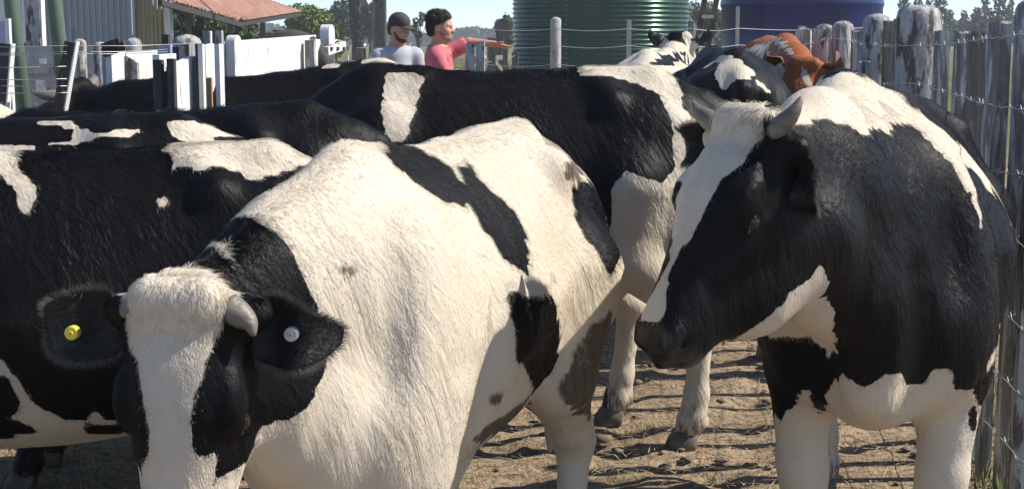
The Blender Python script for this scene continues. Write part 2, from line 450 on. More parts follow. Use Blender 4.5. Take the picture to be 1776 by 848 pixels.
def make_cow(key, label, loc, yaw, H=1.40, vox=.014, poll=(1.25, 0, 1.45), fwd=(.6, 0, -.8), up=(.8, 0, .6), hs=1.0,
             width=1.0, fore=None, hind=None, base='black', coat=None, hair=0, hair_len=.016, horns=(.10, .10), ears=(0, 0), tags=(), neck=1.0,
             trunk=None, belly=0.0, bend=None, group='cattle standing in the yard', cat='cow', legs=True, extra=None, headless=False, neck_path=None, earspec=None, hornspec=None, tail_side=0.0, drop=0.0, hook=.042, horn_r=.034, lean=0.0, hollow=.045, dark_nose=1, poll_tuft=1.6):
    f = H / 1.40
    root = empty('cow', loc, yaw); tag(root, label, cat, group)
    poll = np.array(poll, float); Hm = frame(fwd, up); fw, lf, upv = Hm[:, 0], Hm[:, 1], Hm[:, 2]
    lo = np.minimum(np.array([-1.02 * f, -.50 * f, -.02]), poll - .5 * hs); hi = np.maximum(np.array([.9 * f, .50 * f, 1.50 * f]), poll + .5 * hs)
    hi[2] = max(hi[2], poll[2] + .12); lo[2] = -.02
    tip = poll + fw * .56 * hs
    lo = np.minimum(lo, tip - .2); hi = np.maximum(hi, tip + .2); lo[2] = -.02
    F_ = Field(lo, hi, vox)
    dz = lambda x, z: drop * max(0, (.34 - x) / 1.1) * min(1, max(0, (z - .75) / .45))
    T = [(s * f, (t - dz(s, t)) * f, (b - belly * math.exp(-((s + .05) / .35) ** 2)) * f, w * f * width, p) for s, t, b, w, p in (trunk or TRUNK)]
    yc = [(x * f, y) for x, y in bend] if bend else None
    by = (lambda x: float(np.interp(x, [c[0] for c in yc], [c[1] for c in yc]))) if yc else (lambda x: 0.0)
    F_.loft((0, 0, 0), np.eye(3), T, .03, 2.35, yc)
    A = lambda x, y, z: (x * f, y * f * width + by(x * f), (z - dz(x, z)) * f)
    for s in (1, -1):                                   # shoulder, haunch, hook and pin bones
        F_.ell(A(.40, .155 * s, 1.00), (.19 * f, .13 * f * width, .30 * f), .08)
        F_.ell(A(.47, .15 * s, .78), (.15 * f, .11 * f * width, .20 * f), .08)
        F_.ell(A(-.60, .150 * s, .99), (.235 * f, .135 * f * width, .31 * f), .08)
        F_.cone(A(-.45, .175 * s, 1.295), A(-.40, .09 * s, 1.345), hook * f, .035 * f, .07)
        F_.cone(A(-.82, .085 * s, 1.215), A(-.72, .075 * s, 1.275), .04 * f, .045 * f, .06)
        F_.ell(A(-.29, .385 * s, 1.20), (.13 * f, hollow * f, .11 * f), .12, sub=True)      # hollow of the flank
        F_.cone(A(.19, .345 * s, 1.12), A(.27, .34 * s, .74), .022 * f, .022 * f, .10, sub=True)
        F_.cone(A(-.34, .345 * s, .88), A(-.27, .33 * s, .66), .020 * f, .018 * f, .08, sub=True)
        F_.ell(A(.66, .20 * s, 1.10), (.10 * f, .06 * f, .20 * f), .08, sub=True)       # groove before the shoulder
    F_.chain([A(-.86, 0, 1.25), A(-.6, 0, 1.355), A(-.1, 0, 1.34), A(.25, 0, 1.355), A(.42, 0, 1.36)], [.03*f, .045*f, .035*f, .035*f, .045*f], .06)
    # neck
    w0, w1 = np.array(A(.44, 0, 1.255)), np.array(A(.62, 0, .86))
    mid0 = np.array(A(.55, 0, 1.10))
    p_top = poll - fw * .00 - upv * .085 * hs
    p_mid = poll + fw * .05 * hs - upv * .16 * hs
    p_low = poll + fw * .13 * hs - upv * .20 * hs
    nf = (lf, .80)
    def via(a, b, m=.5, lift=0.0): return a * (1 - m) + b * m + np.array([0, 0, lift])
    for a, b, ra, rb, lift in ((w0, p_top, .125, .085, .015), (mid0, p_mid, .185, .10, 0), (w1, p_low, .15, .085, -.01)):
        m = via(a, b, .5, lift) if neck_path is None else via(a, b, .5, lift) + np.array(neck_path)
        F_.cone(a, m, ra * f * neck, (ra + rb) / 2 * f * neck * .95, .10, flat=nf); F_.cone(m, b, (ra + rb) / 2 * f * neck * .95, rb * hs * min(neck, 1.05), .10, flat=nf)
    F_.cone(A(.60, 0, .66), A(.72, 0, .90), .075 * f, .06 * f, .10)         # brisket
    # head
    HS = [(a * hs, b * hs, c * hs, d * hs, p) for a, b, c, d, p in HEAD]
    F_.loft(poll, Hm, HS, .035, 2.7)
    G = lambda a, b, c: poll + Hm @ (np.array([a, b, c]) * hs)
    for s in (1, -1):
        F_.ell(G(.15, .085 * s, -.165), (.085 * hs, .034 * hs, .085 * hs), .05, Hm)          # cheek
        F_.ell(G(.155, .108 * s, .008), (.050 * hs, .016 * hs, .026 * hs), .03, Hm)          # brow
        F_.cone(G(.245, .085 * s, -.075), G(.33, .066 * s, -.060), .030 * hs, .02 * hs, .03)  # cheek ridge
        F_.ell(G(.194, .128 * s, -.031), (.029 * hs, .020 * hs, .020 * hs), .012, Hm, sub=True)
        F_.cone(G(.17, .116 * s, -.012), G(.215, .110 * s, -.016), .012 * hs, .010 * hs, .012)
        F_.cone(G(.175, .115 * s, -.048), G(.215, .108 * s, -.046), .010 * hs, .009 * hs, .012)
        F_.cone(G(.00, .105 * s, -.03), G(-.005, .135 * s, -.035), .042 * hs, .032 * hs, .03)  # ear root
        F_.cone(G(.530, .048 * s, -.040), G(.505, .062 * s, -.052), .013 * hs, .010 * hs, .014, sub=True)  # nostril
        F_.cone(G(.50, .05 * s, -.022), G(.535, .05 * s, -.034), .018 * hs, .016 * hs, .02)
        F_.cone(G(.38, .078 * s, -.098), G(.52, .078 * s, -.095), .006 * hs, .008 * hs, .012, sub=True)    # mouth line
    F_.cone(G(.545, -.05, -.098), G(.545, .05, -.098), .008 * hs, .008 * hs, .014, sub=True)
    F_.cone(G(.42, 0, -.125), G(.50, 0, -.125), .055 * hs, .046 * hs, .03)                    # chin
    F_.cone(G(-.03, -.05, .02), G(-.03, .05, .02), .045 * hs, .045 * hs, .04)                 # poll crest
    # legs and tail
    if legs:
        for i, s in enumerate((1, -1)):
            P = (fore or [FORE, FORE])[i]; F_.chain([A(x, y * s, z) for x, y, z in P], [r * f for r in FORE_R], .035)
            P = (hind or [HIND, HIND])[i]; F_.chain([A(x, y * s, z) for x, y, z in P], [r * f for r in HIND_R], .045)
        for PP in ((fore or [FORE, FORE]), (hind or [HIND, HIND])):       # dew claws
            for i, s in enumerate((1, -1)):
                x, y, z = PP[i][-2]
                for e_ in (1, -1): F_.cone(A(x - .040, (y + .022 * e_) * s, .115), A(x - .052, (y + .024 * e_) * s, .095), .016 * f, .012 * f, .012)
                x, y, z = PP[i][3]; F_.cone(A(x + .02, y * s, z + .02), A(x - .03, y * s, z + .01), .047 * f, .047 * f, .03)
    ts = tail_side
    F_.chain([A(-.80, 0, 1.285), A(-.89, ts*.3, 1.235), A(-.925, ts, 1.05), A(-.92, ts, .72), A(-.91, ts, .50), A(-.90, ts, .36)], [.045*f, .034*f, .026*f, .022*f, .032*f, .012*f], .03)
    if extra: extra(F_, A, G)
    P, Q = F_.surface()
    if lean: P[:, 1] += lean * np.clip(P[:, 2] - .8, 0, 1) * np.exp(-((P[:, 0] - .42) / .32) ** 2)      # weight shifted: withers lean to one side
    body = mesh_obj('body', P, Q, MAT['coat_' + base], root)
    Nn = vert_normals(P, Q)
    sd_ = seeds(key)
    # samples of the coat pattern: (x, y, z, class) ; 0 light, 1 dark, 2 mud
    if sd_ is not None:
        pts, cl = sd_
        c = idw(P, pts, np.where(cl == 1, 1.0, -1.0)); s_ = idw(P, pts, np.where(cl == 2, 1.0, 0.0))
    else:
        c = np.full(len(P), 1.0 if coat == 1 else -1.0, np.float32); s_ = np.zeros(len(P), np.float32)
    # dark muzzle, muddy lower legs
    q = (P - poll) @ Hm / hs
    on_head = (q[:, 0] > -.06) & (q[:, 0] < .57) & (np.abs(q[:, 1]) < .16) & (q[:, 2] > -.27) & (q[:, 2] < .1)
    low = np.clip((.34 * f - P[:, 2]) / (.34 * f), 0, 1)
    s_ = np.maximum(s_, low * .75)
    mz = np.clip((q[:, 0] - .492) / .025, 0, 1) * on_head * (dark_nose > 0)
    for nm, v in (('coat', c), ('soil', s_), ('muzzle', mz)):
        a = body.data.attributes.new(nm, 'FLOAT', 'POINT'); a.data.foreach_set('value', v.astype(np.float32))
    # eyes, ears, horns, hooves
    for s in (1, -1):
        mb = bmesh.new(); bmesh.ops.create_uvsphere(mb, u_segments=16, v_segments=10, radius=.0235 * hs); me = bpy.data.meshes.new('eye'); mb.to_mesh(me); mb.free()
        me.materials.append(MAT['eye']); me.polygons.foreach_set('use_smooth', np.ones(len(me.polygons), bool))
        e = bpy.data.objects.new('eye', me); COL.objects.link(e); e.parent = root; e.location = G(.194, .1035 * s, -.031)
        if hair > 100000:                               # pink inner corner of the eye
            k = MB(); c_e = G(.2165, .111 * s, -.034); k.tube([tuple(c_e + Hm @ np.array([t, 0, -t * .3])) for t in (-.006, -.003, .002, .007)], [.001, .0045, .004, .0008], 8); k.build('tear_duct', MAT['eye_corner'], root, True)
        es = (earspec or {}).get(s, {})
        L = es.get('L', .185) * hs; Wd = es.get('W', .062) * hs
        V, Fc = ear_mesh(L, Wd, es.get('cup', .5))
        ear = mesh_obj('ear', V, Fc, MAT['ear_' + base], root)
        d = es.get('dir', (-.25, s * 1.0, -.12)); opn = es.get('open', (.75, .15 * s, .25))
        if 'local' not in es:
            d = Hm @ np.array(d); opn = Hm @ np.array(opn)
        put(ear, G(*es.get('at', (-.002, .118 * s, -.032))), frame(d, opn))
        if hair > 100000:
            strands('ear_hair', V, Fc, 3600, .011, (1, 0, .05), .16, .00032, MAT['hair_' + base], ear, spread=.35, seed=3 + s)
            rim = np.array(V)[:165].reshape(15, 11, 3); P_r = np.concatenate([rim[2:, 0], rim[-1, 1:10], rim[2:, 10][::-1]]); P_r2 = P_r * np.array([.985, .93, 1])
            nq = len(P_r); Qr = np.array([(i, i + 1, nq + i + 1, nq + i) for i in range(nq - 1)])
            strands('fringe', np.concatenate([P_r, P_r2]), Qr, 900, .015, np.concatenate([P_r - P_r.mean(0), P_r - P_r.mean(0)]) * 8 + np.array([.4, 0, 0]), .35, .00032, MAT['hair_' + base], ear, coat=.525, spread=.25, seed=9 + s)  # rim hairs coloured paler, standing in for light caught on the ear's edge
        if s in tags:
            k = MB(); k.tube([(0, 0, -.012), (0, 0, .003), (0, 0, .0045), (0, 0, .005)], [.0132, .0132, .0122, .0100], 24); k.tube([(0, 0, .0045), (0, 0, .0068), (0, 0, .0075)], [.0048, .0045, .003], 14); k.tube([(0, 0, .007), (0, 0, .0078)], [.0014, .0014], 8, 1)
            tg = k.build('ear_tag', [MAT[tags[s]], MAT['eye']], ear); tg.location = (L * .56, Wd * .10, .012 * math.sin(1.5) + .004 - .05 * .31 * L); tag(tg, 'round %s ear tag' % tags[s].split('_')[0])
        if horns and horns[0 if s == 1 else 1]:
            L2 = horns[0 if s == 1 else 1]; hp = (hornspec or {}).get(s, ((0, 0, 0), (-.02, .45, .12), (.10, .85, .45), (.24, 1.0, .9)))
            pts_ = [G(-.012, .085 * s, .012) + Hm @ (np.array([a, b * s, c_]) * L2) for a, b, c_ in hp]
            sm = []
            for i in range(len(pts_) - 1):
                for t in np.linspace(0, 1, 5)[:-1]: sm.append(pts_[i] * (1 - t) + pts_[i + 1] * t)
            sm.append(pts_[-1]); sm = np.array(sm)
            for _ in range(3): sm[1:-1] = (sm[:-2] + sm[2:] + 2 * sm[1:-1]) / 4
            n = len(sm); rad = [horn_r * hs * (1 - (i / (n - 1)) ** 1.6 * .86) for i in range(n)]
            mb_ = MB(); mb_.tube([tuple(p) for p in sm], rad, 14); mb_.build('horn', MAT['horn'], root, True)
    if legs:
        for i, s in enumerate((1, -1)):
            for P_, w in (((fore or [FORE, FORE])[i], .052), ((hind or [HIND, HIND])[i], .050)):
                x, y, z = A(P_[-1][0], P_[-1][1] * s, 0)
                m_ = MB()
                for side in (1, -1):                                     # two claws
                    V = []
                    for zz, ro, fx in ((0.0, 1.0, .012), (.03, .95, .006), (.07, .78, -.012)):
                        for j in range(10):
                            a = 2 * math.pi * j / 10
                            V.append((x + (fx + math.cos(a) * w * 1.12 * ro) * f, y + (side * .027 + math.sin(a) * .026 * ro) * f, zz * f + .001))
                    Fq = [tuple(range(9, -1, -1)), tuple(range(20, 30))]
                    for r in range(2):
                        for j in range(10): Fq.append((r*10+j, r*10+(j+1)%10, (r+1)*10+(j+1)%10, (r+1)*10+j))
                    m_.add(V, Fq)
                m_.build('hoof', MAT['hoof'], root, True)
    # short coat: fine hairs lying along the body
    if hair and HAIRS:
        tri = Q[:, [0, 1, 2]]; tri = np.concatenate([tri, Q[:, [0, 2, 3]]])
        ctr = P[tri].mean(1)
        area = .5 * np.linalg.norm(np.cross(P[tri[:, 1]] - P[tri[:, 0]], P[tri[:, 2]] - P[tri[:, 0]]), axis=1)
        wv = Matrix.Rotation(-yaw, 3, 'Z') @ (Vector((0, 0, 1.55)) - Vector(loc)); cl_ = np.array(wv)      # keep to the sides one can walk round to
        nn = Nn[tri].mean(1); vd = cl_ - ctr; vd /= np.linalg.norm(vd, axis=1, keepdims=True)
        wgt = area * np.clip((nn * vd).sum(1) * 2 + 1.1, 0, 1) * (ctr[:, 2] > .12)
        wgt = wgt * (1 - mz[tri].mean(1)) * (1 + .8 * on_head[tri].mean(1))
        ct = c[tri].mean(1); wgt = wgt * np.where(ct < -.75, .30, np.where(ct > .75, .7, 1.9)) * (1 + 3 * np.clip(nn[:, 2] - .75, 0, 1))
        pick = rng.choice(len(tri), hair, p=wgt / wgt.sum())
        bc = rng.dirichlet((1, 1, 1), hair)
        root_p = (P[tri[pick]] * bc[:, :, None]).sum(1); nrm = (Nn[tri[pick]] * bc[:, :, None]).sum(1); nrm /= np.linalg.norm(nrm, axis=1, keepdims=True)
        cf = (c[tri[pick]] * bc).sum(1); sf = (s_[tri[pick]] * bc).sum(1)
        blot = np.sin(root_p[:, 0] * 83 + 3 * np.sin(root_p[:, 2] * 21)) * np.sin(root_p[:, 2] * 34 + 2 * np.sin(root_p[:, 0] * 40)) + .6 * np.sin(root_p[:, 0] * 190 + root_p[:, 2] * 60); sf = np.where(sf > .1, np.maximum(sf + .30 * blot, .3), sf)
        qh = (root_p - poll) @ Hm / hs
        hw_ = np.clip((qh[:, 0] + .10) / .12, 0, 1) * (np.linalg.norm(qh - np.array([.22, 0, -.08]), axis=1) < .40)
        flow = np.array([-.55, 0, -.83])[None] * (1 - hw_[:, None]) + (fw[None] * 1.0 + lf[None] * np.sign(qh[:, 1:2]) * .25) * hw_[:, None]
        # hair lies in loose tufts: a slow swirl of the lie, different from place to place
        ph = root_p * np.array([9.0, 9.0, 6.0]); sw = np.sin(ph[:, 0] * 2.1 + 1.3 * np.sin(ph[:, 2] * 1.7)) + np.sin(ph[:, 1] * 2.7 + ph[:, 2] * 1.1)
        fine = np.sin(root_p[:, 0] * 95 + 3 * np.sin(root_p[:, 2] * 31)) + np.sin(root_p[:, 1] * 88 + root_p[:, 2] * 40)
        side_v = np.cross(nrm, flow); flow = flow + side_v * (sw * .12 + fine * .10 + rng.normal(0, .10, hair))[:, None]
        flow -= nrm * (flow * nrm).sum(1, keepdims=True); flow /= np.linalg.norm(flow, axis=1, keepdims=True) + 1e-9
        ln = hair_len * rng.uniform(.6, 1.35, hair) * (1 - .45 * hw_) * np.where(root_p[:, 2] < .5 * f, .7, 1)
        crest = np.clip(nrm[:, 2] - .55, 0, 1) * (np.abs(root_p[:, 1] - (np.interp(root_p[:, 0], [c_[0] for c_ in yc], [c_[1] for c_ in yc]) if yc else 0)) < .08)
        ln *= 1 + crest * 1.2
        tuft = np.clip((.085 - qh[:, 0]) / .06, 0, 1) * (qh[:, 0] > -.08) * (np.abs(qh[:, 1]) < .11) * (qh[:, 2] > -.03); ln *= 1 + tuft * poll_tuft; crest = crest + tuft * .22 * poll_tuft
        lift = rng.uniform(.015, .09, hair) + crest * .75
        p1 = root_p + (flow * .5 + nrm * lift[:, None] * .55) * ln[:, None]
        p2 = p1 + (flow * .5 + nrm * lift[:, None] * .05) * ln[:, None]
        pts_ = np.stack([root_p - nrm * .001, p1, p2], 1).astype(np.float32)
        cv = bpy.data.hair_curves.new('coat_hair'); cv.add_curves([3] * hair)
        cv.attributes['position'].data.foreach_set('vector', pts_.ravel())
        rd = np.tile(np.array([.00030, .00025, .00006], np.float32), hair)
        ra = cv.attributes.get('radius') or cv.attributes.new('radius', 'FLOAT', 'POINT'); ra.data.foreach_set('value', rd)
        blk = np.clip((cf + rng.normal(0, .25, hair)) * 3 + .5, 0, 1)
        for nm, v in (('coat', blk), ('soil', np.clip(sf * 1.6 + rng.normal(0, .2, hair) * (sf > .12), 0, 1))):
            at = cv.attributes.new(nm, 'FLOAT', 'CURVE'); at.data.foreach_set('value', v.astype(np.float32))
        cv.materials.append(MAT['hair_' + base])
        ho = bpy.data.objects.new('coat_hair', cv); COL.objects.link(ho); ho.parent = root; ho['kind'] = 'stuff'
    return root
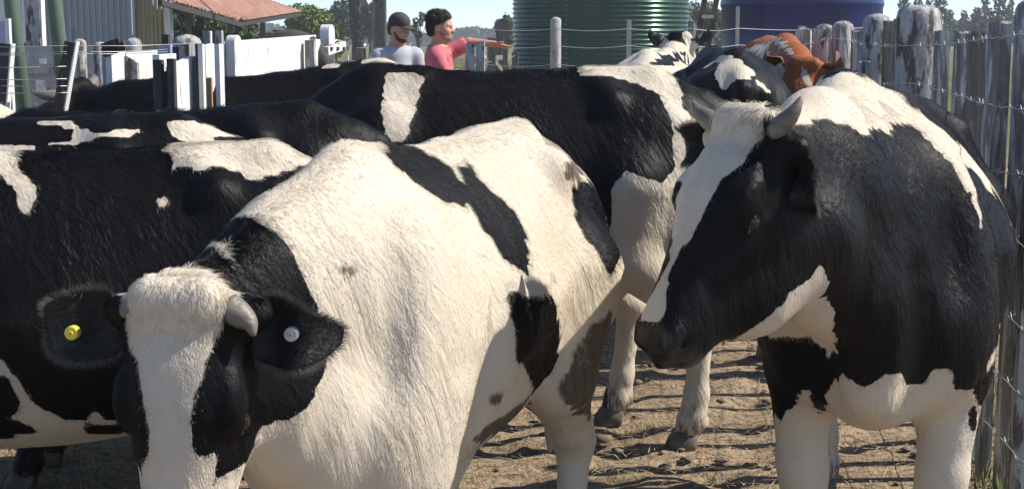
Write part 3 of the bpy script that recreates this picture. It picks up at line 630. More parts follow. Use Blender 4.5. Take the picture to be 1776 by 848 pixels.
# coat patterns: samples on the hide, x y z in mm in each animal's own coordinates and class
SEEDS['A'] = [-344,-10,1333,0,-379,35,1332,0,-500,44,1326,0,445,2,1332,0,415,35,1331,0,309,29,1324,0,282,27,1322,0,262,30,1320,1,242,32,1319,1,213,30,1317,1,143,8,1312,1,121,11,1310,1,101,14,1309,0,80,17,1308,0,59,20,1307,0,-8,29,1302,0,-80,51,1298,0,-177,63,1292,0,-263,83,1287,0,-329,113,1283,0,-384,149,1281,0,331,46,1314,0,300,43,1312,1,276,43,1310,1,255,45,1309,1,161,37,1302,1,135,37,1300,1,111,39,1299,1,86,40,1297,0,62,42,1295,0,38,44,1294,0,14,46,1292,0,370,60,1306,0,341,57,1304,0,309,54,1302,0,283,53,1300,1,149,50,1290,1,124,52,1288,1,100,53,1286,1,75,55,1285,1,51,57,1283,0,27,59,1281,0,-41,68,1276,0,-62,73,1275,0,-83,77,1274,0,-391,190,1254,0,-405,199,1254,0,-436,202,1251,0,315,63,1291,0,287,61,1289,1,263,62,1287,1,241,63,1285,1,85,66,1274,1,62,68,1272,1,38,71,1270,0,15,73,1268,0,-8,76,1267,0,-30,80,1265,0,-51,84,1264,1,-72,88,1262,0,-93,93,1261,0,-388,198,1241,0,-404,206,1240,2,-437,209,1238,2,524,-3,1294,0,502,33,1294,0,461,59,1291,0,403,77,1287,0,352,76,1283,0,320,71,1280,0,289,69,1278,0,264,69,1276,1,242,70,1274,1,190,71,1270,1,95,77,1263,1,73,80,1261,1,50,83,1259,1,27,86,1257,0,5,89,1256,1,-16,93,1254,1,-38,97,1253,1,-59,101,1251,0,-81,105,1250,0,-172,121,1243,0,-267,138,1236,0,-345,164,1230,0,-377,195,1229,0,-390,204,1228,0,-409,211,1227,2,292,76,1267,0,266,76,1265,0,243,77,1263,1,220,79,1261,1,62,95,1249,1,40,98,1247,0,18,102,1245,1,-4,105,1243,1,-25,109,1242,1,-47,113,1240,0,-69,117,1238,0,-380,201,1215,0,-396,209,1214,2,-419,215,1212,2,-569,191,1199,2,296,84,1256,0,269,83,1254,0,246,85,1252,1,225,87,1250,1,96,104,1240,1,74,107,1238,1,52,110,1236,0,30,113,1234,1,8,117,1232,1,-14,120,1231,1,-37,124,1229,0,-59,128,1227,0,-371,197,1202,0,-387,206,1201,0,-407,213,1200,2,-440,215,1197,2,-522,200,1190,2,-561,201,1186,0,-628,192,1180,0,275,93,1243,0,252,94,1241,0,231,97,1240,1,211,99,1238,1,190,102,1236,1,84,118,1227,1,62,121,1225,1,40,124,1223,1,-5,131,1220,1,-27,135,1218,1,-50,139,1216,0,-73,142,1214,0,-397,209,1187,0,-421,215,1185,0,-469,212,1181,0,-519,208,1176,1,-557,210,1173,1,-614,205,1167,1,605,-5,1259,0,581,29,1258,0,544,56,1256,0,496,78,1252,0,446,99,1248,0,376,112,1242,0,284,103,1233,0,259,104,1231,0,238,106,1229,0,217,109,1227,1,197,112,1225,1,177,115,1224,1,93,128,1216,1,4,142,1208,1,-19,145,1207,1,-42,149,1204,0,-65,152,1202,0,-89,156,1200,0,-191,169,1191,0,-299,182,1182,0,-387,206,1174,0,-409,212,1173,0,-438,216,1170,1,-480,215,1166,1,-519,216,1163,1,-612,213,1154,1,245,116,1219,0,223,118,1216,0,203,121,1215,1,183,125,1213,1,163,128,1211,1,-11,155,1195,1,-34,159,1193,1,-58,162,1191,0,-83,165,1189,0,-108,168,1186,0,-421,215,1158,0,-450,219,1155,1,255,127,1208,0,230,128,1206,0,208,130,1204,0,188,133,1202,1,169,137,1200,1,149,141,1198,1,128,144,1196,1,107,148,1194,1,85,151,1192,1,-4,165,1184,1,-28,168,1182,1,-52,171,1180,1,-76,175,1177,0,-404,214,1146,0,-429,219,1144,1,214,139,1193,0,193,142,1191,0,174,146,1189,0,154,150,1187,0,134,153,1186,1,113,157,1184,0,91,160,1181,1,69,164,1179,1,-46,181,1168,1,-71,184,1166,0,-96,187,1163,0,-123,189,1161,0,-410,219,1132,0,-435,224,1130,1,-461,229,1127,1,693,-47,1225,0,684,-5,1226,0,655,25,1224,0,619,50,1221,0,578,74,1218,0,531,96,1214,0,482,117,1209,0,439,143,1206,0,396,170,1202,0,252,150,1186,0,178,154,1179,0,159,158,1177,0,139,162,1175,0,118,166,1173,0,97,169,1170,1,75,173,1168,1,-16,186,1159,1,-40,189,1157,1,-66,192,1154,1,-92,195,1151,0,-119,198,1149,0,-242,204,1136,0,-364,215,1123,0,-389,219,1121,0,-414,225,1118,0,-438,231,1116,1,-463,236,1114,1,694,-76,1213,0,706,-56,1215,0,710,-42,1216,0,710,-31,1217,0,707,-20,1217,0,123,174,1162,0,101,178,1159,1,80,181,1157,1,-61,201,1143,1,-88,204,1140,0,-116,206,1137,0,-392,225,1107,0,-416,231,1105,1,-438,238,1103,1,716,-68,1206,1,723,-52,1207,1,724,-39,1208,1,723,-28,1208,1,720,-18,1209,0,716,-9,1209,0,147,178,1153,0,127,182,1151,0,106,186,1148,1,-31,206,1134,1,-57,209,1131,1,-84,212,1128,0,-371,226,1096,0,-395,232,1094,0,-416,238,1091,1,733,-17,1200,1,728,-8,1200,1,723,1,1200,0,716,8,1199,0,709,16,1199,0,702,23,1198,0,130,190,1139,0,109,194,1137,1,88,198,1135,1,-54,217,1119,1,-81,220,1116,0,-112,221,1113,0,-395,239,1080,0,-415,246,1078,1,-434,254,1076,1,749,-59,1190,1,744,-15,1191,1,739,-7,1191,1,734,2,1191,1,728,9,1191,1,721,16,1190,1,713,23,1189,0,687,42,1187,0,646,65,1183,0,603,87,1179,0,561,112,1176,0,514,133,1171,0,474,161,1168,0,438,190,1165,0,375,208,1158,0,221,186,1138,0,154,194,1131,0,134,198,1128,0,113,202,1126,1,91,205,1124,1,47,213,1119,1,-25,223,1111,1,-51,225,1107,1,-79,227,1104,0,-185,226,1091,0,-322,230,1075,0,-375,239,1069,0,-394,246,1067,0,-412,254,1065,1,-509,279,1055,1,737,-97,1176,1,759,-71,1180,1,724,24,1181,1,715,30,1180,0,706,37,1179,0,697,43,1178,0,136,206,1117,0,116,209,1115,0,94,213,1112,1,72,217,1110,1,-49,233,1096,1,-78,234,1092,0,-393,254,1054,0,-409,263,1053,1,-426,271,1051,1,765,-84,1170,0,775,-66,1172,1,777,-53,1173,1,734,24,1172,1,726,31,1171,1,717,37,1170,1,708,43,1170,0,138,213,1106,0,118,217,1104,0,97,221,1101,1,-20,238,1087,1,-47,240,1084,0,-374,254,1043,0,-390,262,1041,0,-406,271,1040,1,-422,280,1038,1,786,-77,1163,0,790,-62,1165,0,790,-50,1165,0,789,-40,1165,1,785,-30,1166,1,718,43,1161,1,708,49,1160,0,698,54,1159,0,119,224,1092,0,98,228,1090,1,76,231,1087,1,-19,245,1075,1,-46,247,1072,0,-77,248,1068,0,-388,270,1028,0,-404,279,1027,0,-420,288,1025,1,-438,296,1023,1,795,-89,1154,1,804,-71,1156,1,805,-58,1157,1,804,-47,1157,0,801,-38,1157,0,797,-29,1157,1,774,3,1156,1,745,31,1154,1,728,43,1152,1,718,49,1151,1,708,54,1150,0,666,76,1145,0,621,97,1141,0,582,122,1137,0,536,145,1132,0,496,171,1128,0,461,201,1125,0,407,223,1119,0,305,224,1105,0,179,218,1088,0,139,226,1083,0,120,230,1081,0,99,235,1078,1,8,249,1067,1,-18,252,1063,1,-46,254,1060,0,-114,254,1051,0,-276,247,1029,0,-373,269,1017,0,-387,278,1015,0,-402,287,1014,0,-418,296,1012,1,-436,304,1010,1,-486,316,1004,1,817,-45,1149,1,813,-36,1149,0,808,-28,1149,0,802,-20,1148,1,796,-12,1148,1,717,54,1141,1,707,59,1140,0,697,65,1139,0,119,236,1069,0,99,241,1067,1,78,245,1064,1,56,249,1061,1,8,256,1055,1,-18,258,1052,0,-47,260,1048,0,-402,294,1001,0,-418,303,999,1,-436,311,997,1,-488,323,991,1,840,-82,1140,1,830,-42,1141,1,825,-34,1141,1,819,-26,1140,1,813,-19,1140,0,806,-12,1140,1,727,53,1132,1,717,59,1131,1,706,64,1130,0,628,100,1121,0,618,106,1120,0,608,113,1119,0,599,119,1118,0,136,237,1060,0,118,242,1057,0,99,247,1055,0,79,252,1052,1,56,255,1049,1,33,259,1046,1,8,262,1043,1,-19,264,1039,0,-388,292,989,0,-403,301,987,0,-419,310,986,1,-438,318,984,1,-461,324,981,1,-494,328,976,0,872,-77,1135,0,873,-65,1136,1,868,-57,1136,1,861,-50,1135,1,852,-45,1134,1,830,-25,1132,1,823,-18,1132,0,816,-11,1131,1,809,-5,1130,1,715,64,1121,1,704,69,1120,0,693,74,1118,0,648,94,1113,0,637,99,1112,0,626,105,1111,0,616,111,1109,2,606,117,1108,2,597,124,1107,0,587,130,1106,0,577,137,1105,0,566,142,1104,0,554,148,1103,0,98,253,1043,0,78,258,1041,0,56,262,1038,1,32,265,1034,1,7,268,1031,0,-20,270,1027,0,-406,307,974,0,-422,316,972,1,-441,324,970,1,-466,330,966,0,-506,331,961,0,890,-70,1129,0,888,-60,1129,0,883,-52,1129,0,877,-45,1128,0,868,-39,1127,1,859,-34,1126,1,850,-29,1125,1,842,-23,1124,1,834,-17,1123,1,826,-11,1123,0,818,-5,1122,1,795,15,1120,1,762,40,1116,1,724,63,1112,1,713,68,1111,1,702,73,1109,0,680,83,1107,0,657,93,1104,0,645,98,1103,2,634,103,1101,2,624,109,1100,2,614,115,1099,2,604,122,1098,2,594,128,1097,2,585,135,1096,2,575,141,1095,2,563,147,1093,0,551,152,1092,0,509,177,1087,0,476,208,1084,0,427,232,1078,0,345,242,1067,0,217,234,1048,0,132,248,1036,0,97,259,1031,0,77,264,1029,0,55,268,1026,0,31,271,1022,1,5,274,1019,0,-54,277,1010,0,-216,270,986,0,-352,276,966,0,-395,304,962,0,-410,313,960,0,-427,322,958,1,-448,329,955,0,932,-2,1129,0,924,4,1128,0,866,-25,1118,0,855,-20,1117,1,846,-15,1115,1,836,-10,1114,1,827,-5,1113,1,819,1,1112,1,711,72,1101,1,700,77,1099,0,688,82,1098,0,654,97,1093,0,642,102,1092,0,632,108,1091,0,621,114,1090,0,611,120,1088,0,601,126,1087,0,592,132,1086,0,582,139,1085,0,572,145,1084,0,560,150,1083,0,53,274,1014,0,29,277,1010,0,3,280,1006,0,-417,318,946,0,-435,326,943,0,-458,333,940,0,941,20,1123,0,931,25,1121,0,909,21,1118,0,848,-8,1106,1,837,-4,1105,1,719,71,1092,1,708,76,1090,1,697,81,1089,0,921,35,1111,0,850,-2,1097,0,837,1,1096,1,827,6,1094,1,705,80,1080,1,693,84,1078,0,682,89,1077,0,126,265,1000,0,110,271,998,0,92,277,996,0,71,281,993,0,934,-167,1090,0,993,-77,1106,0,982,-40,1106,0,972,-3,1107,0,955,30,1107,0,936,39,1104,0,922,40,1102,0,904,39,1099,0,840,9,1087,1,808,22,1082,1,773,46,1078,1,735,68,1074,1,713,78,1071,1,701,83,1069,1,690,88,1068,0,643,108,1061,0,601,131,1056,0,559,155,1051,0,517,181,1046,0,487,213,1043,0,441,238,1038,0,368,252,1027,0,258,252,1009,0,154,258,993,0,139,264,991,0,124,270,989,1,108,277,986,1,90,282,984,0,68,286,981,0,44,289,977,0,18,292,973,0,-11,294,968,0,-44,294,963,0,-81,294,957,0,-164,289,943,0,-352,277,912,0,-410,313,905,0,950,-173,1083,1,959,-154,1085,0,993,-117,1093,0,934,43,1095,0,921,45,1093,1,907,47,1090,1,894,49,1088,1,697,86,1058,1,685,91,1057,0,673,95,1055,0,151,262,980,0,137,269,979,1,122,276,977,1,106,282,974,1,87,287,972,1,64,291,968,1,39,294,964,1,12,296,960,1,-18,298,955,1,-54,297,949,1,-93,296,943,0,-136,293,935,0,958,-173,1074,1,963,-157,1076,1,984,-130,1081,0,942,42,1086,0,931,46,1085,1,704,84,1049,1,692,89,1048,1,680,94,1046,0,162,261,970,0,148,267,968,0,134,274,967,1,-28,301,941,1,-67,299,935,1,-112,295,927,0,973,-145,1069,1,991,-119,1074,0,938,44,1076,0,926,48,1075,1,687,92,1037,1,675,96,1035,0,145,273,956,0,131,280,955,1,-89,297,918,1,-142,291,908,0,-425,316,862,0,-452,321,857,0,958,-197,1053,1,970,-153,1058,1,978,-135,1061,0,994,-77,1068,0,985,-39,1069,0,975,-2,1070,0,958,31,1069,0,951,36,1069,0,942,41,1067,0,932,46,1066,1,922,50,1065,1,892,75,1061,1,857,97,1056,1,741,71,1034,1,694,89,1027,1,682,94,1026,0,648,110,1021,0,604,132,1015,0,562,156,1009,0,521,182,1004,0,495,216,1002,0,453,243,996,0,384,259,985,0,288,265,969,0,169,264,948,0,155,270,946,0,142,278,944,1,113,291,940,1,15,304,924,1,-68,298,909,1,-121,292,899,0,-179,284,889,0,-353,277,858,0,-380,296,854,0,-396,305,852,0,-416,312,849,0,-441,318,845,2,-490,316,837,0,972,-146,1050,1,980,-128,1052,0,944,37,1058,0,935,42,1057,1,926,47,1055,1,688,92,1016,1,677,97,1015,0,666,102,1013,0,151,275,934,0,138,283,932,1,124,290,930,1,-101,293,890,1,-156,286,880,0,-233,271,865,0,-373,291,842,0,-388,300,840,0,-407,308,837,2,-431,314,833,2,-471,315,826,0,968,-155,1038,1,973,-140,1041,0,946,32,1048,0,938,38,1047,0,929,43,1046,1,694,89,1007,1,683,94,1005,1,672,99,1004,0,160,273,924,0,148,280,922,0,134,287,920,1,-81,294,881,1,-136,287,871,1,-203,275,858,0,-353,277,831,0,-366,287,829,0,-381,296,827,2,-398,304,824,2,-421,311,821,2,-456,313,815,2,968,-150,1029,1,974,-134,1032,0,982,-116,1034,0,940,34,1038,0,932,39,1037,1,924,45,1036,1,677,96,994,1,666,102,992,0,143,284,909,0,128,291,907,1,-117,287,861,1,-179,278,849,0,-301,246,824,0,-359,282,816,0,-373,291,814,2,-390,300,812,2,-442,311,803,2,969,-144,1020,1,978,-126,1023,0,988,-84,1028,0,981,-44,1030,0,970,-7,1031,0,950,24,1030,0,943,30,1029,0,935,36,1028,1,919,47,1025,1,881,66,1020,1,780,48,999,1,741,70,994,1,694,88,986,1,683,94,984,1,672,99,983,0,650,110,980,0,604,131,973,0,560,155,966,0,524,183,962,0,502,220,960,0,461,247,954,0,394,264,943,0,304,272,927,0,176,267,902,0,150,281,898,0,136,288,896,1,119,294,894,1,1,299,872,1,-99,287,852,1,-158,278,840,1,-291,243,812,0,-328,258,807,0,-340,268,805,0,-352,278,803,0,-366,287,802,2,-430,308,791,2,974,-135,1012,0,983,-116,1015,0,947,27,1020,0,940,33,1019,1,931,38,1018,1,677,96,973,1,667,102,972,0,656,107,970,0,142,284,885,0,127,291,883,1,-140,278,831,1,-230,259,812,0,-307,244,796,0,-333,263,792,0,-345,273,791,2,-358,283,789,2,-373,292,787,2,965,-148,1000,1,983,-123,1005,0,958,18,1012,0,952,24,1011,0,945,31,1010,1,683,93,964,1,672,99,962,1,662,105,961,0,149,281,874,0,134,287,872,1,-124,278,821,1,-198,264,805,1,-300,240,783,0,-313,249,781,0,-325,259,780,0,-337,269,778,2,-457,299,757,2,982,-130,995,1,990,-112,998,0,993,-98,1000,0,957,22,1002,0,951,29,1001,1,943,35,1000,1,668,102,951,1,657,107,949,0,141,284,861,0,123,289,858,1,-177,265,796,1,-292,236,771,0,-306,245,769,0,-317,255,768,0,-328,265,766,2,-340,275,765,2,979,-138,984,1,990,-118,988,1,995,-103,990,0,997,-79,992,0,989,-39,994,0,977,-3,995,0,968,13,994,0,963,20,994,0,957,27,993,1,921,47,987,1,854,48,974,1,780,47,959,1,738,67,952,1,694,88,945,1,684,93,943,1,674,99,942,1,663,105,940,0,652,110,938,0,607,132,931,0,559,154,923,0,529,185,920,0,510,223,919,0,467,249,912,0,398,265,899,0,295,268,879,0,176,266,855,0,147,280,850,0,131,286,847,1,109,290,843,1,-35,285,814,1,-161,264,786,1,-284,232,759,1,-298,241,757,0,-309,251,755,0,-320,261,754,2,-344,281,751,2,-410,301,739,2,996,-108,980,1,999,-95,982,0,999,-83,983,0,968,18,985,0,962,25,984,1,955,31,983,1,680,97,932,1,670,103,931,0,659,108,929,0,138,282,836,0,117,287,832,1,89,288,827,1,56,288,820,1,-277,227,746,1,-291,236,744,0,-301,247,743,0,-311,257,742,0,-322,267,740,2,996,-114,970,1,1000,-100,972,1,1002,-87,973,0,973,15,976,0,967,22,976,1,687,95,923,1,677,101,922,1,666,106,920,0,144,279,825,0,125,283,822,0,98,285,816,0,65,285,809,1,-138,259,765,1,-271,223,734,1,-284,232,732,0,-294,242,730,0,-304,253,729,0,-314,263,728,2,-415,299,710,2,1001,-105,962,1,1003,-92,964,0,1004,-81,965,0,971,19,967,0,966,26,966,1,684,99,913,1,674,104,911,0,663,110,909,0,74,282,799,0,39,281,791,1,-2,278,782,1,-266,218,721,1,-278,227,719,0,-287,238,718,0,-296,249,717,0,-306,259,716,2,-317,270,714,2,998,-125,950,1,1001,-111,952,1,1004,-98,954,1,1005,-85,955,0,1005,-74,956,0,997,-35,958,0,985,1,959,0,981,9,958,0,976,16,958,0,970,24,957,1,964,30,957,1,938,57,953,1,864,53,937,1,785,49,919,1,742,69,912,1,702,91,905,1,691,97,904,1,681,103,902,0,660,114,898,0,616,136,891,0,565,156,881,0,539,190,879,0,516,225,877,0,468,250,869,0,401,266,856,0,257,251,823,0,171,265,806,0,81,279,788,0,46,278,780,0,6,275,771,1,-50,266,758,1,-123,251,741,1,-263,212,707,1,-274,222,706,0,-282,233,705,0,-291,244,704,2,-300,255,703,2,-335,284,698,2,-378,298,690,2,1006,-91,945,1,1007,-79,947,0,980,13,949,0,974,21,948,1,968,28,948,1,699,95,895,1,688,101,893,0,678,106,891,0,12,271,759,0,-43,262,747,1,-120,246,728,1,-262,205,693,0,-272,215,692,0,-279,227,691,0,-287,238,691,2,-295,249,690,2,-411,294,669,2,1007,-96,935,1,1008,-84,937,0,988,2,940,0,983,10,940,0,978,18,940,1,717,88,888,1,706,93,886,1,696,99,884,0,18,266,748,0,-38,257,734,0,-120,239,715,1,-264,197,678,0,-278,220,677,0,-285,232,677,2,-393,293,658,2,1009,-89,927,1,1010,-78,928,0,1009,-67,929,0,987,7,931,0,982,14,931,1,977,22,930,1,714,92,877,1,703,97,875,0,692,103,873,0,205,247,776,0,188,253,773,0,172,258,769,0,154,264,766,0,132,267,761,0,-126,230,699,0,-268,188,663,0,-274,201,663,0,-285,225,663,0,-291,237,662,2,-299,248,662,2,1006,-120,914,1,1010,-95,917,1,1011,-83,918,1,1011,-72,919,0,1003,-32,921,0,990,3,922,0,986,11,922,1,969,32,920,1,951,64,919,1,868,55,899,1,789,50,880,1,747,71,872,1,731,84,870,1,721,90,868,1,710,95,866,1,699,101,864,0,669,118,859,0,627,141,851,0,579,163,842,0,551,195,839,0,521,227,835,0,470,250,825,0,405,268,812,0,234,241,770,0,212,244,765,0,194,248,762,2,177,254,758,2,159,259,755,2,137,263,750,0,67,260,733,0,23,255,723,0,-38,244,708,0,-143,216,681,0,-278,192,647,0,-287,217,648,0,-293,229,648,0,-300,241,647,2,-354,278,638,2,1012,-88,909,1,1012,-77,910,0,1011,-66,911,0,989,8,912,0,984,15,912,1,727,88,859,1,716,93,857,0,706,98,855,0,695,104,853,0,199,244,750,0,182,250,747,2,163,255,743,2,141,258,738,0,109,257,731,0,69,254,721,0,24,249,710,0,-45,235,692,2,-289,152,627,2,-287,167,629,0,-303,232,632,0,-312,243,631,2,-323,254,629,2,-338,262,627,2,1011,-94,898,1,1013,-82,900,1,1013,-71,901,0,996,-5,903,0,992,4,903,0,988,12,903,1,749,71,852,1,741,78,851,1,732,85,850,1,723,91,848,0,204,240,739,0,186,245,735,0,167,250,731,0,144,253,726,0,111,252,718,0,70,248,708,0,21,241,696,2,-63,221,674,2,-333,127,601,2,-310,151,609,0,-311,222,615,0,-320,233,614,0,-332,243,612,0,-348,252,609,2,-470,252,580,2,1013,-76,891,1,1013,-65,892,0,995,0,894,0,991,8,894,1,986,16,893,1,752,68,842,1,745,75,841,1,737,81,840,0,728,88,838,0,718,93,836,0,147,248,714,0,112,246,706,0,69,241,695,2,14,232,681,2,-346,144,585,0,-365,239,590,0,-389,244,585,2,-424,246,577,2,-465,247,567,2,1005,-123,875,1,1013,-83,881,1,1013,-71,882,0,1006,-31,884,0,997,-5,885,0,993,4,884,0,989,12,884,1,971,32,882,1,952,64,880,1,864,51,858,1,799,44,841,1,785,47,838,1,773,51,835,1,764,57,834,1,756,64,832,1,748,71,831,0,741,78,830,0,712,95,825,0,673,120,818,0,634,145,811,0,593,169,803,0,561,200,798,0,523,228,792,0,468,249,781,0,398,264,765,0,214,232,717,0,194,236,712,0,174,240,708,0,148,242,702,0,112,239,693,2,64,233,680,2,-2,218,663,2,-381,152,563,0,-376,213,571,0,-392,222,568,0,-413,229,563,0,-437,235,558,0,-465,239,552,0,-513,238,540,2,1013,-77,872,1,1013,-66,873,0,1012,-56,873,0,995,-1,875,0,991,7,875,1,986,15,874,1,824,42,837,1,804,41,832,1,789,43,828,1,777,47,826,0,767,53,824,0,759,59,822,0,751,66,821,0,744,73,820,0,197,231,701,0,176,234,696,0,148,235,689,2,109,232,679,2,55,222,665,2,-504,233,527,0,-547,233,516,0,1012,-84,861,1,1013,-72,862,1,1012,-61,863,0,997,-5,865,0,993,3,865,0,988,11,865,1,859,47,836,1,833,42,829,1,808,38,822,0,792,39,818,0,780,43,816,0,222,223,694,0,200,226,689,0,177,228,683,2,147,228,676,2,34,207,645,2,1012,-79,852,1,1013,-67,853,0,1012,-57,854,0,995,-1,856,0,991,6,855,1,985,14,855,1,847,45,823,1,813,34,813,0,795,35,808,0,226,218,682,0,202,220,677,0,177,222,670,2,142,220,661,2,1011,-86,841,1,1012,-74,843,1,1012,-62,844,0,1006,-33,846,0,997,-6,846,0,993,2,846,0,988,10,845,1,967,29,842,1,925,45,833,1,861,48,817,1,816,31,803,0,772,38,793,0,743,66,788,0,708,92,782,0,673,119,776,0,634,144,768,0,596,171,761,0,563,200,756,0,522,227,748,0,464,246,735,0,383,257,715,0,228,212,671,0,203,214,664,2,174,214,657,2,134,209,646,2,44,184,620,2,-484,173,482,0,-524,219,477,0,1011,-81,832,1,1012,-69,834,0,1011,-58,835,0,995,-2,836,0,990,5,836,1,985,13,835,1,818,25,793,1,795,23,787,0,202,207,651,0,168,205,642,0,113,194,626,0,1008,-89,821,1,1011,-75,823,1,1011,-64,824,0,997,-7,827,0,992,1,826,0,987,8,826,1,973,21,824,1,965,27,822,1,955,31,820,1,877,47,801,1,852,42,794,1,792,14,775,0,1009,-83,812,1,1011,-70,814,0,1010,-59,815,0,989,4,816,0,983,11,815,1,976,17,814,1,968,23,813,1,959,28,811,0,948,31,808,1,935,34,805,1,861,42,786,1,786,4,762,0,774,9,759,0,983,-120,791,1,1004,-93,800,1,1009,-78,803,0,1005,-35,807,0,991,0,807,0,986,7,806,0,979,13,805,0,971,19,803,0,962,24,802,0,952,28,799,0,940,31,796,1,913,35,789,1,900,39,786,1,887,41,783,1,868,40,778,1,779,-6,748,0,752,24,744,0,732,59,743,0,700,86,737,0,667,115,731,0,627,139,723,0,591,167,716,0,559,198,711,0,516,224,702,0,455,242,688,0,214,180,615,0,-557,147,401,0,-576,201,402,0,993,-107,785,1,1005,-87,791,0,1009,-73,794,0,955,25,790,0,944,28,787,1,930,30,784,1,905,36,777,1,892,39,774,1,875,39,769,0,768,-20,733,0,760,-13,732,0,950,-146,759,1,997,-99,778,0,959,21,781,0,948,25,778,1,935,27,775,1,922,30,771,1,910,33,768,1,897,36,765,0,881,37,761,0,964,-130,755,0,1000,-91,770,0,952,21,769,0,939,24,766,1,926,27,762,1,914,30,759,0,902,33,756,0,887,34,752,0,1002,-84,761,0,1003,-38,767,0,989,-4,767,0,966,14,763,0,956,18,760,0,944,21,757,1,931,24,754,0,919,27,751,0,907,30,748,0,691,-64,674,0,726,7,693,0,710,44,693,0,686,77,690,0,653,106,683,0,614,131,675,0,581,161,669,0,550,193,664,0,503,217,654,0,450,239,641,0,-112,32,456,0,-561,146,340,0,-584,199,340,0,960,15,751,0,949,19,748,1,936,21,745,0,924,24,742,0,964,12,742,0,954,16,740,1,941,19,736,0,959,13,731,0,947,17,728,0,934,20,724,0,996,-91,719,0,1002,-40,728,0,987,-6,727,0,952,14,719,0,890,18,701,0,674,-27,630,0,681,26,639,0,664,64,639,0,633,94,633,0,596,121,625,0,565,152,620,0,532,183,613,0,486,208,603,0,438,233,592,0,-555,148,282,0,-585,199,279,0,989,-98,677,0,1001,-43,688,0,986,-8,688,0,950,12,679,0,858,-5,648,0,484,-148,511,0,647,4,582,0,638,47,585,0,609,79,580,0,567,104,570,0,525,131,560,0,497,165,556,0,470,200,552,0,418,224,539,0,-544,152,226,0,-578,202,222,0,991,-98,638,0,1000,-45,648,0,986,-10,648,0,952,12,640,0,482,-150,463,0,466,-107,464,0,410,-87,448,0,483,157,505,0,465,197,504,0,395,212,483,0,-533,157,170,0,-570,205,164,0,997,-95,601,0,999,-47,608,0,986,-11,609,0,957,14,602,0,488,-148,418,0,471,-105,418,0,420,-83,404,0,482,156,459,0,462,195,457,0,-309,-121,147,0,-518,163,116,0,-557,210,109,0]
